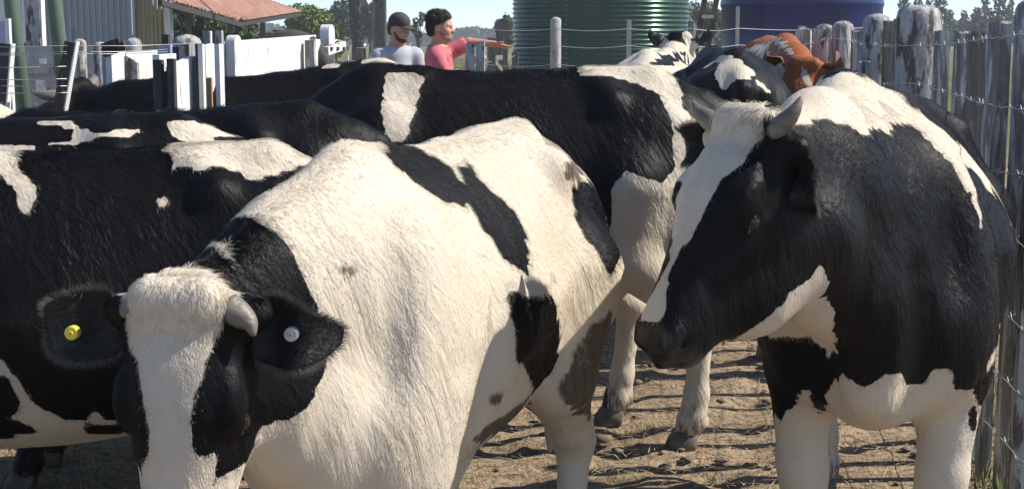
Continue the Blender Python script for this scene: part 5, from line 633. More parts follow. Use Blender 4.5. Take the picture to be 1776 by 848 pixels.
SEEDS['C'] = [434,28,1470,1,-343,0,1456,1,-356,13,1457,0,-369,19,1457,0,-382,24,1457,0,-395,28,1457,0,-408,31,1457,0,-421,32,1457,0,-434,32,1457,0,-448,32,1457,0,-461,31,1457,0,-474,31,1457,0,-488,30,1457,0,-606,38,1457,0,-619,38,1457,0,-633,34,1457,0,-647,23,1457,0,405,60,1444,1,392,58,1444,1,379,56,1444,1,366,53,1444,1,353,51,1444,1,340,48,1444,1,326,46,1444,1,313,45,1444,1,300,44,1444,1,287,44,1444,1,274,45,1444,1,-334,49,1444,1,-347,53,1444,0,397,70,1431,1,384,68,1431,0,371,66,1431,0,358,64,1431,0,345,62,1431,0,332,60,1431,0,319,58,1431,0,306,57,1431,0,293,57,1431,0,280,57,1431,0,266,57,1431,1,253,57,1431,1,240,55,1431,1,227,53,1431,1,-340,74,1432,1,-353,81,1432,0,-366,90,1432,0,-378,100,1432,0,-391,108,1432,0,-404,111,1432,0,-417,112,1432,0,-430,110,1432,0,-443,104,1432,0,-457,94,1432,0,-471,86,1432,0,-484,80,1432,0,-498,76,1432,0,403,81,1419,1,390,79,1419,0,286,67,1418,0,272,67,1418,0,259,67,1418,0,246,66,1418,0,233,64,1418,1,-333,91,1419,1,-346,97,1419,1,-358,106,1419,1,-371,114,1419,1,-384,121,1420,1,-396,127,1420,1,-409,130,1420,1,-422,132,1420,1,-435,131,1420,1,-449,125,1420,1,-462,117,1419,1,-476,106,1419,1,-490,97,1419,0,-503,92,1419,0,-517,89,1419,0,-530,87,1419,0,-706,39,1418,0,-721,22,1417,1,396,89,1406,1,383,87,1406,0,252,75,1405,0,239,75,1405,1,226,74,1405,1,-481,126,1407,1,-495,115,1406,1,-509,108,1406,1,-522,104,1406,1,-536,101,1406,0,-549,98,1406,0,-562,95,1406,0,-576,93,1406,0,-589,91,1406,0,-711,55,1405,0,-725,48,1405,1,-739,37,1404,1,592,44,1391,1,508,85,1393,1,428,101,1393,1,415,100,1393,1,402,99,1393,1,389,98,1393,0,350,91,1393,0,271,85,1393,0,258,85,1393,0,245,85,1393,1,193,83,1393,1,114,82,1393,1,35,82,1393,1,-44,87,1393,1,-123,94,1393,1,-201,103,1393,1,-280,112,1393,1,-357,131,1394,1,-433,167,1395,1,-514,124,1394,1,-528,118,1394,1,-541,115,1393,1,-554,112,1393,1,-568,110,1393,1,-581,107,1393,0,-594,104,1393,0,-675,83,1393,0,-702,75,1392,0,-716,72,1392,0,-730,67,1392,1,-758,50,1392,1,407,110,1380,1,394,109,1380,0,382,107,1380,0,264,96,1380,0,251,96,1380,1,238,97,1380,1,-573,126,1381,1,-586,124,1381,1,-599,121,1381,0,-613,118,1381,0,-626,115,1380,0,-640,110,1380,0,-721,91,1380,0,-734,88,1380,1,-748,82,1379,1,413,122,1368,1,400,122,1368,1,387,120,1368,0,270,108,1367,0,257,108,1367,1,-578,145,1368,1,-591,144,1368,1,-604,142,1368,1,-618,139,1368,1,-631,135,1368,0,-644,131,1368,0,-712,113,1367,0,-725,111,1367,0,-738,108,1367,1,405,138,1355,1,392,137,1355,0,379,135,1355,0,263,120,1355,0,250,120,1355,1,-622,162,1356,1,-635,159,1356,1,-649,154,1356,0,-662,148,1356,0,-730,127,1355,0,-743,124,1355,1,409,165,1343,1,397,163,1343,1,384,159,1343,0,282,132,1342,0,269,131,1342,0,256,131,1342,1,-627,182,1344,1,-640,180,1344,1,-653,176,1344,0,-722,144,1342,0,-735,139,1342,1,401,191,1331,1,388,188,1331,0,376,183,1331,0,275,144,1330,0,262,143,1329,1,249,143,1329,1,-645,196,1332,1,-658,192,1331,0,-672,187,1331,0,-727,157,1330,0,-741,150,1330,1,585,116,1315,1,501,158,1317,1,419,209,1319,1,406,209,1319,1,393,207,1319,0,343,186,1318,0,280,158,1317,0,268,156,1317,1,189,158,1317,1,111,163,1317,1,33,167,1318,1,-45,171,1318,1,-122,175,1318,1,-200,179,1318,1,-278,183,1318,1,-355,187,1318,1,-431,218,1320,1,-507,222,1320,1,-585,212,1319,1,-637,210,1319,1,-650,208,1319,1,-663,205,1319,0,-718,179,1318,0,-732,169,1318,1,-746,160,1317,1,-831,108,1315,1,-921,30,1312,1,398,220,1307,1,386,218,1307,0,273,170,1305,0,260,168,1305,1,-656,218,1307,1,-669,215,1307,0,-682,211,1307,0,-723,191,1306,0,-737,181,1305,1,-752,169,1305,1,-766,159,1304,1,404,230,1295,1,391,229,1295,0,291,189,1293,0,279,185,1292,0,266,181,1292,1,-648,229,1295,1,-661,227,1294,1,-675,224,1294,0,-715,208,1294,0,-729,201,1293,0,-743,191,1293,0,-757,179,1292,1,397,238,1282,1,384,236,1282,0,372,233,1282,0,284,199,1280,0,272,194,1280,1,259,191,1280,1,-667,234,1282,1,-680,231,1282,0,-694,227,1282,0,-748,200,1280,0,-763,188,1280,1,-777,175,1279,1,-792,163,1278,1,403,245,1270,1,390,244,1270,1,378,242,1270,0,303,217,1268,0,290,212,1268,0,278,207,1268,1,-660,243,1270,1,-673,240,1270,1,-686,237,1269,0,-740,215,1268,0,-754,206,1268,0,-769,195,1267,0,-783,182,1267,1,-798,168,1266,1,396,251,1257,1,384,249,1257,0,371,247,1257,0,296,223,1256,0,283,219,1256,1,271,215,1255,1,-679,246,1257,1,-692,242,1257,0,-774,201,1255,0,-789,188,1254,0,-804,172,1253,1,-819,158,1252,1,-834,147,1252,1,-848,139,1251,1,580,166,1240,1,494,240,1244,1,415,257,1245,1,402,257,1245,1,390,256,1245,1,377,254,1245,0,339,245,1244,0,302,233,1244,0,289,229,1243,1,264,222,1243,1,187,217,1243,1,109,224,1243,1,32,228,1243,1,-45,232,1243,1,-122,233,1244,1,-199,235,1244,1,-276,235,1244,1,-353,235,1244,1,-430,240,1244,1,-506,253,1245,1,-582,260,1245,1,-659,256,1245,1,-672,253,1245,1,-685,251,1245,0,-739,232,1244,0,-781,206,1242,0,-795,192,1241,0,-810,175,1240,0,-826,159,1239,0,-840,146,1239,1,-855,136,1238,1,-870,123,1237,1,-887,97,1236,1,-922,40,1233,1,383,260,1232,1,370,258,1232,0,295,239,1231,0,282,235,1231,1,-678,258,1232,1,-691,255,1232,0,-705,251,1232,0,-833,158,1226,0,-848,143,1225,0,-863,128,1224,0,-879,106,1223,0,-899,61,1220,1,-915,42,1219,1,-929,36,1219,1,-944,29,1219,1,-960,7,1217,1,389,265,1220,1,376,264,1220,0,313,251,1219,0,301,247,1219,0,288,244,1219,1,-671,264,1220,1,-684,262,1220,1,-698,259,1219,0,-872,112,1210,0,-890,77,1208,0,-907,49,1207,0,-922,39,1206,0,-937,33,1206,0,-951,24,1205,0,382,269,1207,1,370,267,1207,0,357,266,1207,0,307,255,1206,0,294,252,1206,1,282,249,1206,1,-678,268,1207,1,-691,265,1207,0,-704,262,1207,0,-959,17,1191,0,389,273,1195,1,376,272,1195,1,363,271,1195,0,351,269,1195,0,338,267,1194,0,325,265,1194,0,313,262,1194,0,300,259,1194,1,-671,274,1195,1,-684,271,1195,0,369,276,1182,1,357,274,1182,1,344,272,1182,1,332,270,1182,1,319,268,1182,1,306,266,1182,1,294,264,1181,1,-677,277,1182,1,-690,274,1182,0,578,190,1163,1,492,267,1169,1,414,281,1170,1,338,276,1170,1,262,264,1169,1,185,264,1169,1,108,274,1169,1,31,278,1170,1,-45,280,1170,1,-122,279,1170,1,-199,276,1170,1,-275,273,1169,1,-352,271,1169,1,-428,278,1170,1,-503,300,1171,1,-579,301,1171,1,-657,285,1170,1,-670,282,1170,1,-683,279,1170,0,-736,264,1169,0,-820,212,1165,0,-923,43,1153,0,-676,285,1157,1,-690,282,1157,0,-703,278,1157,0,-670,291,1145,1,-683,287,1145,1,-696,283,1145,0,-676,294,1133,1,-689,289,1132,0,-702,285,1132,0,-669,302,1120,1,-682,296,1120,1,-696,291,1120,0,-689,297,1107,1,-702,291,1107,0,578,200,1086,1,491,283,1093,1,413,297,1095,1,337,298,1095,1,261,290,1094,1,184,294,1094,1,107,312,1096,1,31,317,1096,1,-46,318,1096,1,-122,313,1096,1,-198,307,1095,1,-275,301,1095,1,-351,297,1095,1,-426,323,1097,1,-487,352,1099,1,-500,355,1100,1,-512,357,1100,1,-575,354,1100,1,-655,320,1097,1,-668,312,1096,1,-682,305,1095,1,-695,298,1095,0,-735,281,1093,0,-819,233,1089,0,-926,30,1072,0,-493,359,1087,1,-505,362,1088,0,-518,364,1088,1,-530,365,1088,1,-543,365,1088,1,-556,364,1088,1,-661,321,1084,1,-675,313,1083,1,-688,305,1083,0,-702,297,1082,0,-474,359,1075,1,-487,363,1075,1,-499,366,1075,0,-511,368,1075,0,-524,369,1076,0,-536,370,1076,0,-549,369,1076,1,-562,368,1075,1,-574,366,1075,1,-640,338,1073,1,-654,330,1072,1,-667,321,1071,0,-681,312,1070,0,-468,361,1062,1,-480,365,1063,1,-493,368,1063,0,-505,371,1063,0,-542,374,1063,0,-555,373,1063,0,-568,371,1063,0,-581,368,1063,1,-594,365,1063,1,-607,360,1062,1,-620,354,1062,1,-633,347,1061,1,-647,338,1060,1,-660,329,1059,0,-674,319,1058,0,-450,355,1049,1,-462,361,1050,1,-474,366,1050,0,-486,370,1050,0,-561,375,1051,0,-574,373,1051,0,-587,370,1050,0,-600,366,1050,0,-613,361,1050,0,-626,354,1049,1,-640,346,1048,1,-653,337,1047,0,-456,361,1037,1,-468,366,1037,0,-480,370,1038,0,-620,360,1037,0,-633,352,1036,0,-647,344,1035,0,-660,334,1034,0,575,239,1012,1,491,292,1017,1,413,307,1019,1,336,312,1019,1,261,303,1018,1,184,314,1020,1,106,340,1022,1,30,344,1023,1,-46,343,1022,1,-122,338,1022,1,-198,332,1021,1,-274,322,1020,1,-351,313,1019,1,-425,343,1022,1,-438,351,1023,1,-450,358,1024,1,-462,364,1025,0,-499,376,1026,0,-574,376,1026,0,-654,340,1022,0,-736,283,1016,0,-820,234,1012,0,-931,9,989,0,-444,353,1011,1,-456,360,1011,0,-468,365,1012,0,-438,347,997,1,-450,354,998,1,-462,360,999,0,-444,348,985,1,-457,355,986,0,-469,361,986,0,-439,342,971,1,-451,349,972,1,-463,355,973,0,-445,343,959,1,-457,350,960,0,-469,356,960,0,574,258,936,1,493,292,940,1,414,306,942,1,338,308,942,1,262,299,941,1,184,322,944,1,106,346,946,1,30,350,947,1,-46,348,947,1,-122,339,946,1,-198,330,945,1,-275,317,943,1,-352,299,941,1,-427,329,944,1,-439,337,945,1,-451,344,946,1,-464,351,947,0,-501,363,948,0,-577,361,948,0,-657,318,943,0,-739,272,938,0,-823,219,932,0,-932,12,908,0,-446,338,933,1,-458,345,934,0,-470,351,934,0,-440,332,919,1,-452,339,920,1,-464,346,921,0,-446,333,907,1,-458,340,907,0,-471,346,908,0,-440,327,893,1,-452,334,894,1,-465,341,895,0,-447,328,880,1,-459,335,881,0,-471,341,882,0,575,261,859,1,494,290,863,1,416,303,864,1,340,295,863,1,263,289,862,1,185,315,866,1,107,332,868,1,31,337,869,1,-45,334,868,1,-122,326,867,1,-199,316,866,1,-276,299,864,1,-354,281,861,1,-429,313,865,1,-441,322,867,1,-453,329,868,0,-503,347,870,0,-579,340,869,0,-661,287,862,0,-743,251,857,0,-934,14,827,0,-447,323,854,1,-459,330,855,0,-441,318,840,1,-454,325,841,0,-448,321,828,1,-460,328,829,0,-442,316,814,1,-454,324,815,0,-448,320,802,1,-460,327,803,0,577,252,779,1,496,281,783,1,418,291,785,1,342,273,782,1,265,271,782,1,186,297,786,1,109,309,787,1,32,314,788,1,-45,311,788,1,-122,301,786,1,-199,290,785,1,-277,271,782,1,-356,252,779,1,-430,307,787,1,-442,316,788,1,-454,324,790,0,-504,339,792,0,-582,324,790,0,-666,253,779,0,-751,196,771,0,-934,24,746,0,-448,320,776,1,-460,327,777,0,-442,316,763,1,-454,324,764,0,-448,319,750,1,-461,326,751,0,-443,313,736,1,-455,321,737,0,-449,313,723,1,-461,320,724,0,582,223,696,1,499,270,703,1,420,280,705,1,346,240,699,1,268,239,698,1,189,259,702,1,110,270,703,1,33,275,704,1,-45,271,703,1,-122,259,702,1,-200,245,699,1,-279,220,695,1,-359,188,690,1,-431,291,707,1,-444,302,708,1,-456,311,710,0,-506,327,712,0,-584,314,710,0,-665,271,704,0,-936,23,664,0,-450,298,695,1,-463,306,696,0,-445,278,678,1,-458,290,680,0,-453,262,663,1,-465,277,665,0,-472,-120,585,1,-486,-120,585,0,-479,-120,571,1,-493,-119,571,0,603,68,590,1,503,245,620,1,423,258,622,1,353,161,606,1,273,166,607,1,193,185,610,1,114,197,612,1,35,201,613,1,-44,193,611,1,-123,173,608,1,-203,142,602,1,-459,-130,555,1,-473,-125,556,1,-486,-120,557,0,-542,-124,556,0,-588,279,626,0,-666,279,626,0,-748,241,620,0,-937,28,583,0,-480,-126,542,1,-494,-121,543,0,-474,-135,526,1,-487,-128,527,0,-481,-139,511,1,-495,-131,513,0,-476,-167,492,1,-489,-147,496,0,-497,-156,480,0,505,230,538,1,426,240,540,1,-544,-128,471,0,-629,-147,467,0,-671,242,540,0,-747,263,544,0,-829,232,538,0,-937,37,502,0,507,229,458,1,428,228,458,1,381,-159,379,1,-545,-140,383,0,-753,219,456,0,-829,244,461,0,-943,13,414,0,510,214,374,1,429,225,377,1,-546,-140,297,0,-759,186,368,0,-833,225,377,0,-500,-170,247,0,-494,-181,230,0,-499,-156,222,0,432,206,292,1,-493,-164,205,0,-547,-131,213,0,-760,191,288,0,-836,215,294,0,-487,-180,187,0,-499,-151,194,0,-493,-157,178,0,-486,-162,162,0,-499,-147,166,0,-479,-165,147,1,-492,-147,152,0,-473,-170,131,1,-485,-148,137,0,-499,-137,139,0,433,206,210,1,-466,-184,114,1,-478,-151,122,1,-492,-138,125,0,-547,-130,127,0,-758,215,213,0,-837,221,214,0,-472,-157,106,1,-485,-141,110,0,-498,-132,112,0,-466,-166,89,1,-478,-146,94,1,-492,-135,97,0,-472,-153,78,1,-485,-140,81,0,-499,-133,83,0,-465,-159,62,1,-479,-145,65,1,-492,-138,67,0,-472,-149,50,1,-486,-141,52,0,-499,-138,53,0,434,209,129,1,-465,-153,34,1,-479,-143,37,1,-493,-140,38,0,-757,232,135,0,-840,210,130,0,-472,-149,21,1,-486,-142,22,0,-500,-142,23,0,-480,-153,5,0,516,198,44,1,439,173,37,1,-759,230,53,0]
SEEDS['D'] = [-95,12,1272,1,-140,-4,1271,1,-189,13,1271,1,-238,28,1272,1,-250,31,1272,1,-262,34,1272,1,-274,37,1272,0,-286,40,1272,0,-335,60,1273,0,-382,67,1273,0,-429,53,1272,0,-477,49,1271,0,-525,53,1270,0,-573,44,1269,0,130,27,1264,0,107,26,1263,0,95,25,1263,1,84,24,1263,1,73,24,1263,1,-269,56,1261,1,-281,58,1261,1,-293,62,1262,0,-306,68,1262,0,133,44,1253,0,110,43,1253,0,98,43,1253,0,87,43,1253,1,-276,73,1251,1,-288,76,1251,1,-301,82,1251,0,125,56,1242,0,102,55,1242,0,91,55,1242,1,80,55,1242,1,-295,94,1240,1,-308,101,1240,0,-320,108,1241,0,-332,114,1241,0,-344,120,1242,0,-356,124,1242,0,-368,127,1242,0,-391,127,1242,0,-402,123,1241,0,-414,117,1240,0,-425,108,1240,0,-436,100,1239,0,-448,95,1238,0,-614,60,1233,0,-626,56,1233,0,-638,51,1232,0,-651,46,1232,0,-663,38,1231,0,-675,25,1230,0,129,67,1231,0,107,67,1231,0,95,67,1231,0,84,67,1231,1,38,67,1230,1,-8,69,1230,1,-55,73,1229,1,-102,78,1229,1,-148,82,1229,1,-195,88,1229,1,-243,94,1229,1,-290,104,1229,1,-302,109,1229,0,-314,115,1230,1,-326,121,1230,1,-338,127,1230,1,-350,133,1231,1,-362,138,1231,0,-374,142,1231,0,-386,144,1231,0,-397,144,1231,1,-409,141,1231,1,-420,134,1230,1,-431,125,1229,1,-443,116,1228,0,-454,109,1227,0,-466,104,1227,0,-477,101,1226,0,-525,94,1225,0,-560,87,1224,0,-572,84,1224,0,-584,81,1223,0,-596,78,1223,0,-608,75,1223,0,-620,73,1222,1,-632,71,1222,1,-644,68,1221,1,-656,63,1221,1,-668,56,1220,0,-681,47,1219,0,-693,35,1218,0,-706,21,1217,0,-718,7,1215,0,122,78,1220,0,111,78,1220,0,88,79,1220,0,76,79,1220,1,65,79,1220,1,53,79,1219,1,-296,117,1218,1,-308,121,1218,1,-321,127,1219,1,-357,146,1220,1,-369,152,1220,1,-381,157,1221,1,-392,160,1221,1,-404,161,1221,1,-438,143,1219,1,-449,133,1218,1,-460,125,1217,1,-472,119,1216,1,-484,116,1216,0,-495,114,1215,0,-531,109,1214,0,-542,106,1214,0,-554,103,1214,0,-566,100,1213,0,-578,97,1213,1,-590,94,1212,1,-602,92,1212,1,-614,90,1212,1,-626,90,1211,1,-662,81,1210,1,-674,74,1209,1,-686,63,1208,1,-699,52,1207,1,-711,42,1206,0,-724,34,1205,0,-736,25,1204,0,-749,8,1203,1,126,90,1210,1,114,90,1209,0,92,91,1209,0,80,91,1209,0,69,92,1209,0,57,92,1209,1,-467,142,1206,1,-478,136,1205,1,-490,132,1205,0,-501,130,1205,0,-513,129,1204,0,-525,128,1204,0,-537,127,1204,1,-548,124,1203,1,-560,122,1203,1,-572,118,1203,1,-692,78,1197,1,-704,65,1196,1,-717,54,1195,1,-729,46,1194,1,-742,38,1193,1,118,103,1199,1,107,103,1199,0,96,103,1199,0,84,104,1198,0,61,105,1198,0,50,105,1198,1,39,106,1198,1,27,106,1198,1,-484,152,1195,1,-496,149,1195,1,-507,148,1194,1,-519,147,1194,1,-531,147,1194,1,-543,145,1194,1,122,114,1188,1,111,114,1188,1,100,115,1188,1,88,115,1188,0,77,116,1188,0,65,117,1188,0,54,117,1188,0,43,118,1187,0,31,118,1187,1,-15,121,1187,1,-61,125,1187,1,-107,129,1186,1,-153,132,1186,1,-199,136,1186,1,-245,140,1185,1,-292,143,1185,1,-339,158,1186,1,-387,192,1188,1,-433,193,1188,1,-479,169,1185,1,-525,163,1184,1,-572,157,1182,1,-619,139,1180,1,-667,121,1177,1,-715,90,1174,1,92,126,1177,1,81,127,1177,0,70,127,1177,0,47,129,1177,0,36,129,1177,1,24,130,1177,1,-275,151,1174,1,-286,152,1174,1,-298,153,1174,1,97,136,1167,1,85,137,1166,1,74,138,1166,0,51,139,1166,0,40,140,1166,0,29,140,1166,1,-246,158,1164,1,-258,159,1163,1,-270,160,1163,1,-281,160,1163,0,-293,161,1163,1,90,147,1156,1,78,147,1156,0,67,148,1156,0,44,149,1155,0,33,150,1155,1,22,151,1155,1,-253,167,1153,1,-264,168,1152,0,-276,168,1152,0,-287,169,1152,0,-299,169,1152,1,117,154,1145,1,94,156,1145,1,83,157,1145,1,71,157,1145,0,60,158,1145,0,49,159,1145,0,37,160,1145,1,26,160,1145,1,-19,163,1144,1,-65,166,1144,1,-110,168,1143,1,-156,171,1143,1,-202,173,1142,1,-247,175,1142,1,-259,176,1142,1,-270,176,1141,0,-282,177,1141,0,-293,177,1141,1,-340,182,1141,1,-387,201,1142,1,-433,207,1142,1,-479,203,1141,1,-525,205,1140,1,-571,202,1139,1,-618,190,1137,1,-665,164,1134,1,-714,132,1129,1,76,166,1134,1,65,167,1134,0,53,168,1134,0,42,169,1134,1,31,169,1134,1,-265,184,1131,1,-276,184,1130,1,-288,184,1130,1,-299,185,1130,1,80,175,1124,1,69,176,1124,1,58,177,1124,0,47,177,1124,1,62,185,1113,1,51,186,1113,1,40,186,1113,1,112,190,1103,1,67,193,1103,1,22,196,1102,1,-23,198,1102,1,-68,200,1101,1,-113,202,1100,1,-158,203,1100,1,-203,204,1099,1,-249,205,1098,1,-294,205,1097,1,-340,206,1097,1,-386,213,1097,1,-432,222,1097,1,-479,228,1097,1,-525,230,1096,1,-571,227,1095,1,-617,218,1093,1,-664,200,1090,1,-712,163,1084,1,108,220,1061,1,63,224,1060,1,19,227,1060,1,-26,229,1059,1,-70,230,1058,1,-115,229,1057,1,-160,229,1056,1,-204,228,1055,1,-249,227,1054,1,-295,227,1053,1,-340,228,1052,1,-386,235,1052,1,-432,246,1053,1,-478,252,1053,1,-524,251,1052,1,-570,246,1050,1,-616,237,1048,1,-663,222,1045,1,-710,193,1040,1,105,246,1018,1,60,251,1018,1,16,254,1017,1,-28,255,1016,1,-72,254,1015,1,-116,252,1014,1,-160,249,1013,1,-205,247,1011,1,-250,245,1010,1,-295,244,1009,1,-340,246,1008,1,-386,263,1010,1,-433,280,1011,1,-478,285,1011,1,-524,280,1009,1,-569,266,1006,1,-615,251,1003,1,-662,236,999,1,-709,210,994,1,-51,266,994,1,-62,265,994,1,-73,265,994,1,-57,271,984,1,-68,270,983,0,-79,269,983,1,103,267,975,1,58,274,975,1,14,276,975,1,-30,277,974,1,-52,276,973,1,-62,275,973,1,-73,275,972,1,-117,271,971,1,-161,267,969,1,-205,264,967,1,-250,261,966,1,-294,259,964,1,-340,267,964,1,-387,291,967,1,-433,309,969,1,-478,314,969,1,-523,307,967,1,-568,288,962,1,-614,264,957,1,-661,244,953,1,-708,217,948,1,102,286,933,1,57,292,932,1,13,292,931,1,-31,294,931,1,-74,292,929,1,-117,287,927,1,-161,284,925,1,-205,280,923,1,-249,275,921,1,-294,271,920,1,-340,279,920,1,-387,306,923,1,-433,326,926,1,-478,331,925,1,-523,323,923,1,-568,302,918,1,-613,272,911,1,-660,245,905,1,-707,219,900,1,101,300,889,1,57,304,889,1,14,300,887,1,-30,304,886,1,-74,303,885,1,-117,297,883,1,-161,294,881,1,-205,289,879,1,-248,281,876,1,-293,274,873,1,-338,281,873,1,-385,306,877,1,-431,326,879,1,-477,332,879,1,-522,326,877,1,-567,304,871,1,-612,270,864,1,-659,242,857,1,-707,215,850,1,102,303,844,1,58,307,843,1,16,303,841,1,-28,302,840,1,-72,302,839,1,-115,296,836,1,-159,291,834,1,-203,285,831,1,-246,275,828,1,-290,263,824,1,-337,278,826,1,-384,304,830,1,-430,319,831,1,-475,321,830,1,-520,310,827,1,-565,285,820,1,-611,256,813,1,-658,234,807,1,-706,204,800,1,106,296,797,1,62,300,796,1,18,300,795,1,-25,297,792,1,-69,295,791,1,-112,290,788,1,-156,284,786,1,-200,277,783,1,-244,265,779,1,-288,255,775,1,-335,276,778,1,-382,301,782,1,-428,311,783,1,-473,307,780,1,-518,288,775,1,-564,260,767,1,-610,239,761,1,-657,221,756,1,-706,181,746,1,101,295,785,1,90,296,784,1,108,292,772,0,97,293,772,1,104,289,760,0,92,290,760,1,81,291,760,1,110,286,748,0,99,287,748,0,88,287,748,1,77,288,747,1,66,289,747,1,22,290,746,1,-22,288,744,1,-65,284,742,1,-109,278,739,1,-153,272,736,1,-197,263,733,1,-241,250,728,1,-286,252,727,1,-334,281,732,1,-381,299,734,1,-426,302,733,1,-471,289,729,1,-516,260,721,1,-562,233,713,1,-609,220,709,1,-657,195,701,1,106,283,736,1,95,283,735,0,84,284,735,0,73,285,735,1,62,285,735,1,113,278,723,1,102,279,723,1,91,280,723,0,80,281,722,0,68,281,722,1,98,275,710,1,86,276,710,0,75,277,710,0,64,277,709,1,53,278,709,1,116,269,698,1,105,270,698,1,93,271,697,1,82,272,697,0,71,272,697,0,60,273,697,1,27,274,696,1,-17,272,694,1,-61,267,691,1,-105,260,688,1,-149,253,684,1,-193,244,680,1,-237,231,676,1,-285,254,680,1,-333,288,686,1,-379,300,687,1,-425,294,684,1,-469,271,677,1,-514,228,665,1,-561,201,657,1,-608,182,651,1,89,266,684,1,78,267,684,0,67,267,684,0,56,268,683,1,45,268,683,1,97,260,671,1,85,261,671,1,74,261,671,0,63,262,670,0,52,262,670,1,41,263,670,1,82,255,658,1,70,255,657,0,59,256,657,0,48,256,657,0,37,256,656,1,26,256,656,1,15,256,655,1,123,245,645,1,100,247,644,1,89,247,644,1,78,248,644,0,56,249,643,0,44,249,643,0,33,249,642,0,22,249,642,1,11,249,642,1,0,248,641,1,-11,247,640,1,-55,241,637,1,-77,237,635,1,-88,235,634,1,-99,233,633,1,-110,231,632,1,-143,224,629,1,-188,213,625,1,-232,198,619,1,-281,231,626,1,-331,282,637,1,-378,293,638,1,-423,285,634,1,-468,263,627,1,-513,226,616,1,-555,-116,527,1,108,239,631,1,97,240,631,1,86,240,630,0,74,240,630,0,30,241,628,0,18,241,628,0,7,241,627,0,-4,240,627,1,-15,239,626,1,-26,237,625,1,-81,227,621,1,-92,225,620,0,-103,223,619,0,-114,221,618,1,-125,218,617,1,116,230,617,1,105,231,617,0,93,231,616,0,82,231,616,0,15,232,613,0,4,231,613,0,-7,230,612,0,-18,229,611,1,-29,227,610,1,-40,225,610,1,-51,223,609,1,-62,221,608,1,-73,219,607,1,-84,216,606,0,-95,214,604,0,-106,211,603,0,-117,209,602,1,-129,206,601,1,-140,204,600,1,-151,201,599,1,113,221,602,1,101,221,602,1,90,221,602,1,79,222,601,0,68,222,601,0,56,222,601,0,45,222,600,0,-11,219,597,0,-22,217,596,0,-33,215,595,0,-44,213,594,0,-55,211,593,0,-66,208,592,0,-77,206,591,1,-88,203,590,0,-99,201,589,0,-110,198,588,0,-121,195,586,0,-132,192,585,0,-143,189,584,0,-154,186,583,1,-165,182,581,1,-176,178,580,1,-187,174,578,1,133,208,588,1,99,210,587,1,87,210,587,1,76,210,586,1,65,210,586,1,53,210,585,0,42,210,585,0,-3,208,582,0,-47,199,578,0,-58,196,577,0,-69,194,576,1,-80,191,575,1,-91,188,573,1,-102,185,572,1,-113,182,571,1,-124,178,570,1,-135,175,568,1,-146,171,567,1,-157,167,565,1,-168,162,564,0,-179,157,562,1,-223,125,551,1,-374,260,582,1,-420,264,581,1,-466,256,577,1,-512,238,570,1,-559,197,557,1,-605,-116,472,1,-657,-155,459,1,107,197,572,1,96,197,571,1,85,197,571,1,73,197,570,1,62,197,570,1,51,197,569,0,-60,179,560,0,-71,175,559,1,-82,172,557,1,-93,168,556,1,-104,164,554,1,-115,160,553,1,-126,156,551,1,-137,152,550,1,-148,146,548,1,-159,140,546,0,-170,134,543,0,-181,125,541,1,-191,113,537,1,139,180,556,1,128,180,556,1,117,181,556,1,105,181,555,0,94,181,555,0,83,181,554,0,71,180,554,0,60,180,553,0,-51,159,543,0,-62,155,541,0,-73,151,540,0,-84,145,538,0,-95,140,536,0,-105,134,534,0,-116,128,532,0,-127,120,529,0,-137,110,526,0,-148,97,522,0,138,160,539,0,127,161,538,0,115,161,538,0,104,160,537,0,150,131,519,0,105,128,516,0,61,119,512,0,18,96,503,0,-464,236,523,1,-511,237,521,1,-558,226,516,1,-605,186,503,1,-656,-154,405,1,-510,225,468,1,-557,230,468,1,-604,218,462,1,-652,192,452,1,-556,213,413,1,-603,220,413,1,-554,192,356,1,-602,204,358,1,-553,193,306,1,-601,198,306,1,-552,194,256,1,-600,192,253,1,250,300,650,1,250,300,850,1,250,300,1050,1,250,-300,650,1,250,-300,850,1,250,-300,1050,1,400,300,650,1,400,300,850,1,400,300,1050,1,400,-300,650,1,400,-300,850,1,400,-300,1050,1,550,300,650,1,550,300,850,1,550,300,1050,1,550,-300,650,1,550,-300,850,1,550,-300,1050,1,700,300,650,1,700,300,850,1,700,300,1050,1,700,-300,650,1,700,-300,850,1,700,-300,1050,1,900,0,1000,1,1100,0,900,1,0,-300,700,1,0,-300,1000,1,-400,-300,800,1,-300,0,470,0,0,0,470,0,300,0,480,0]
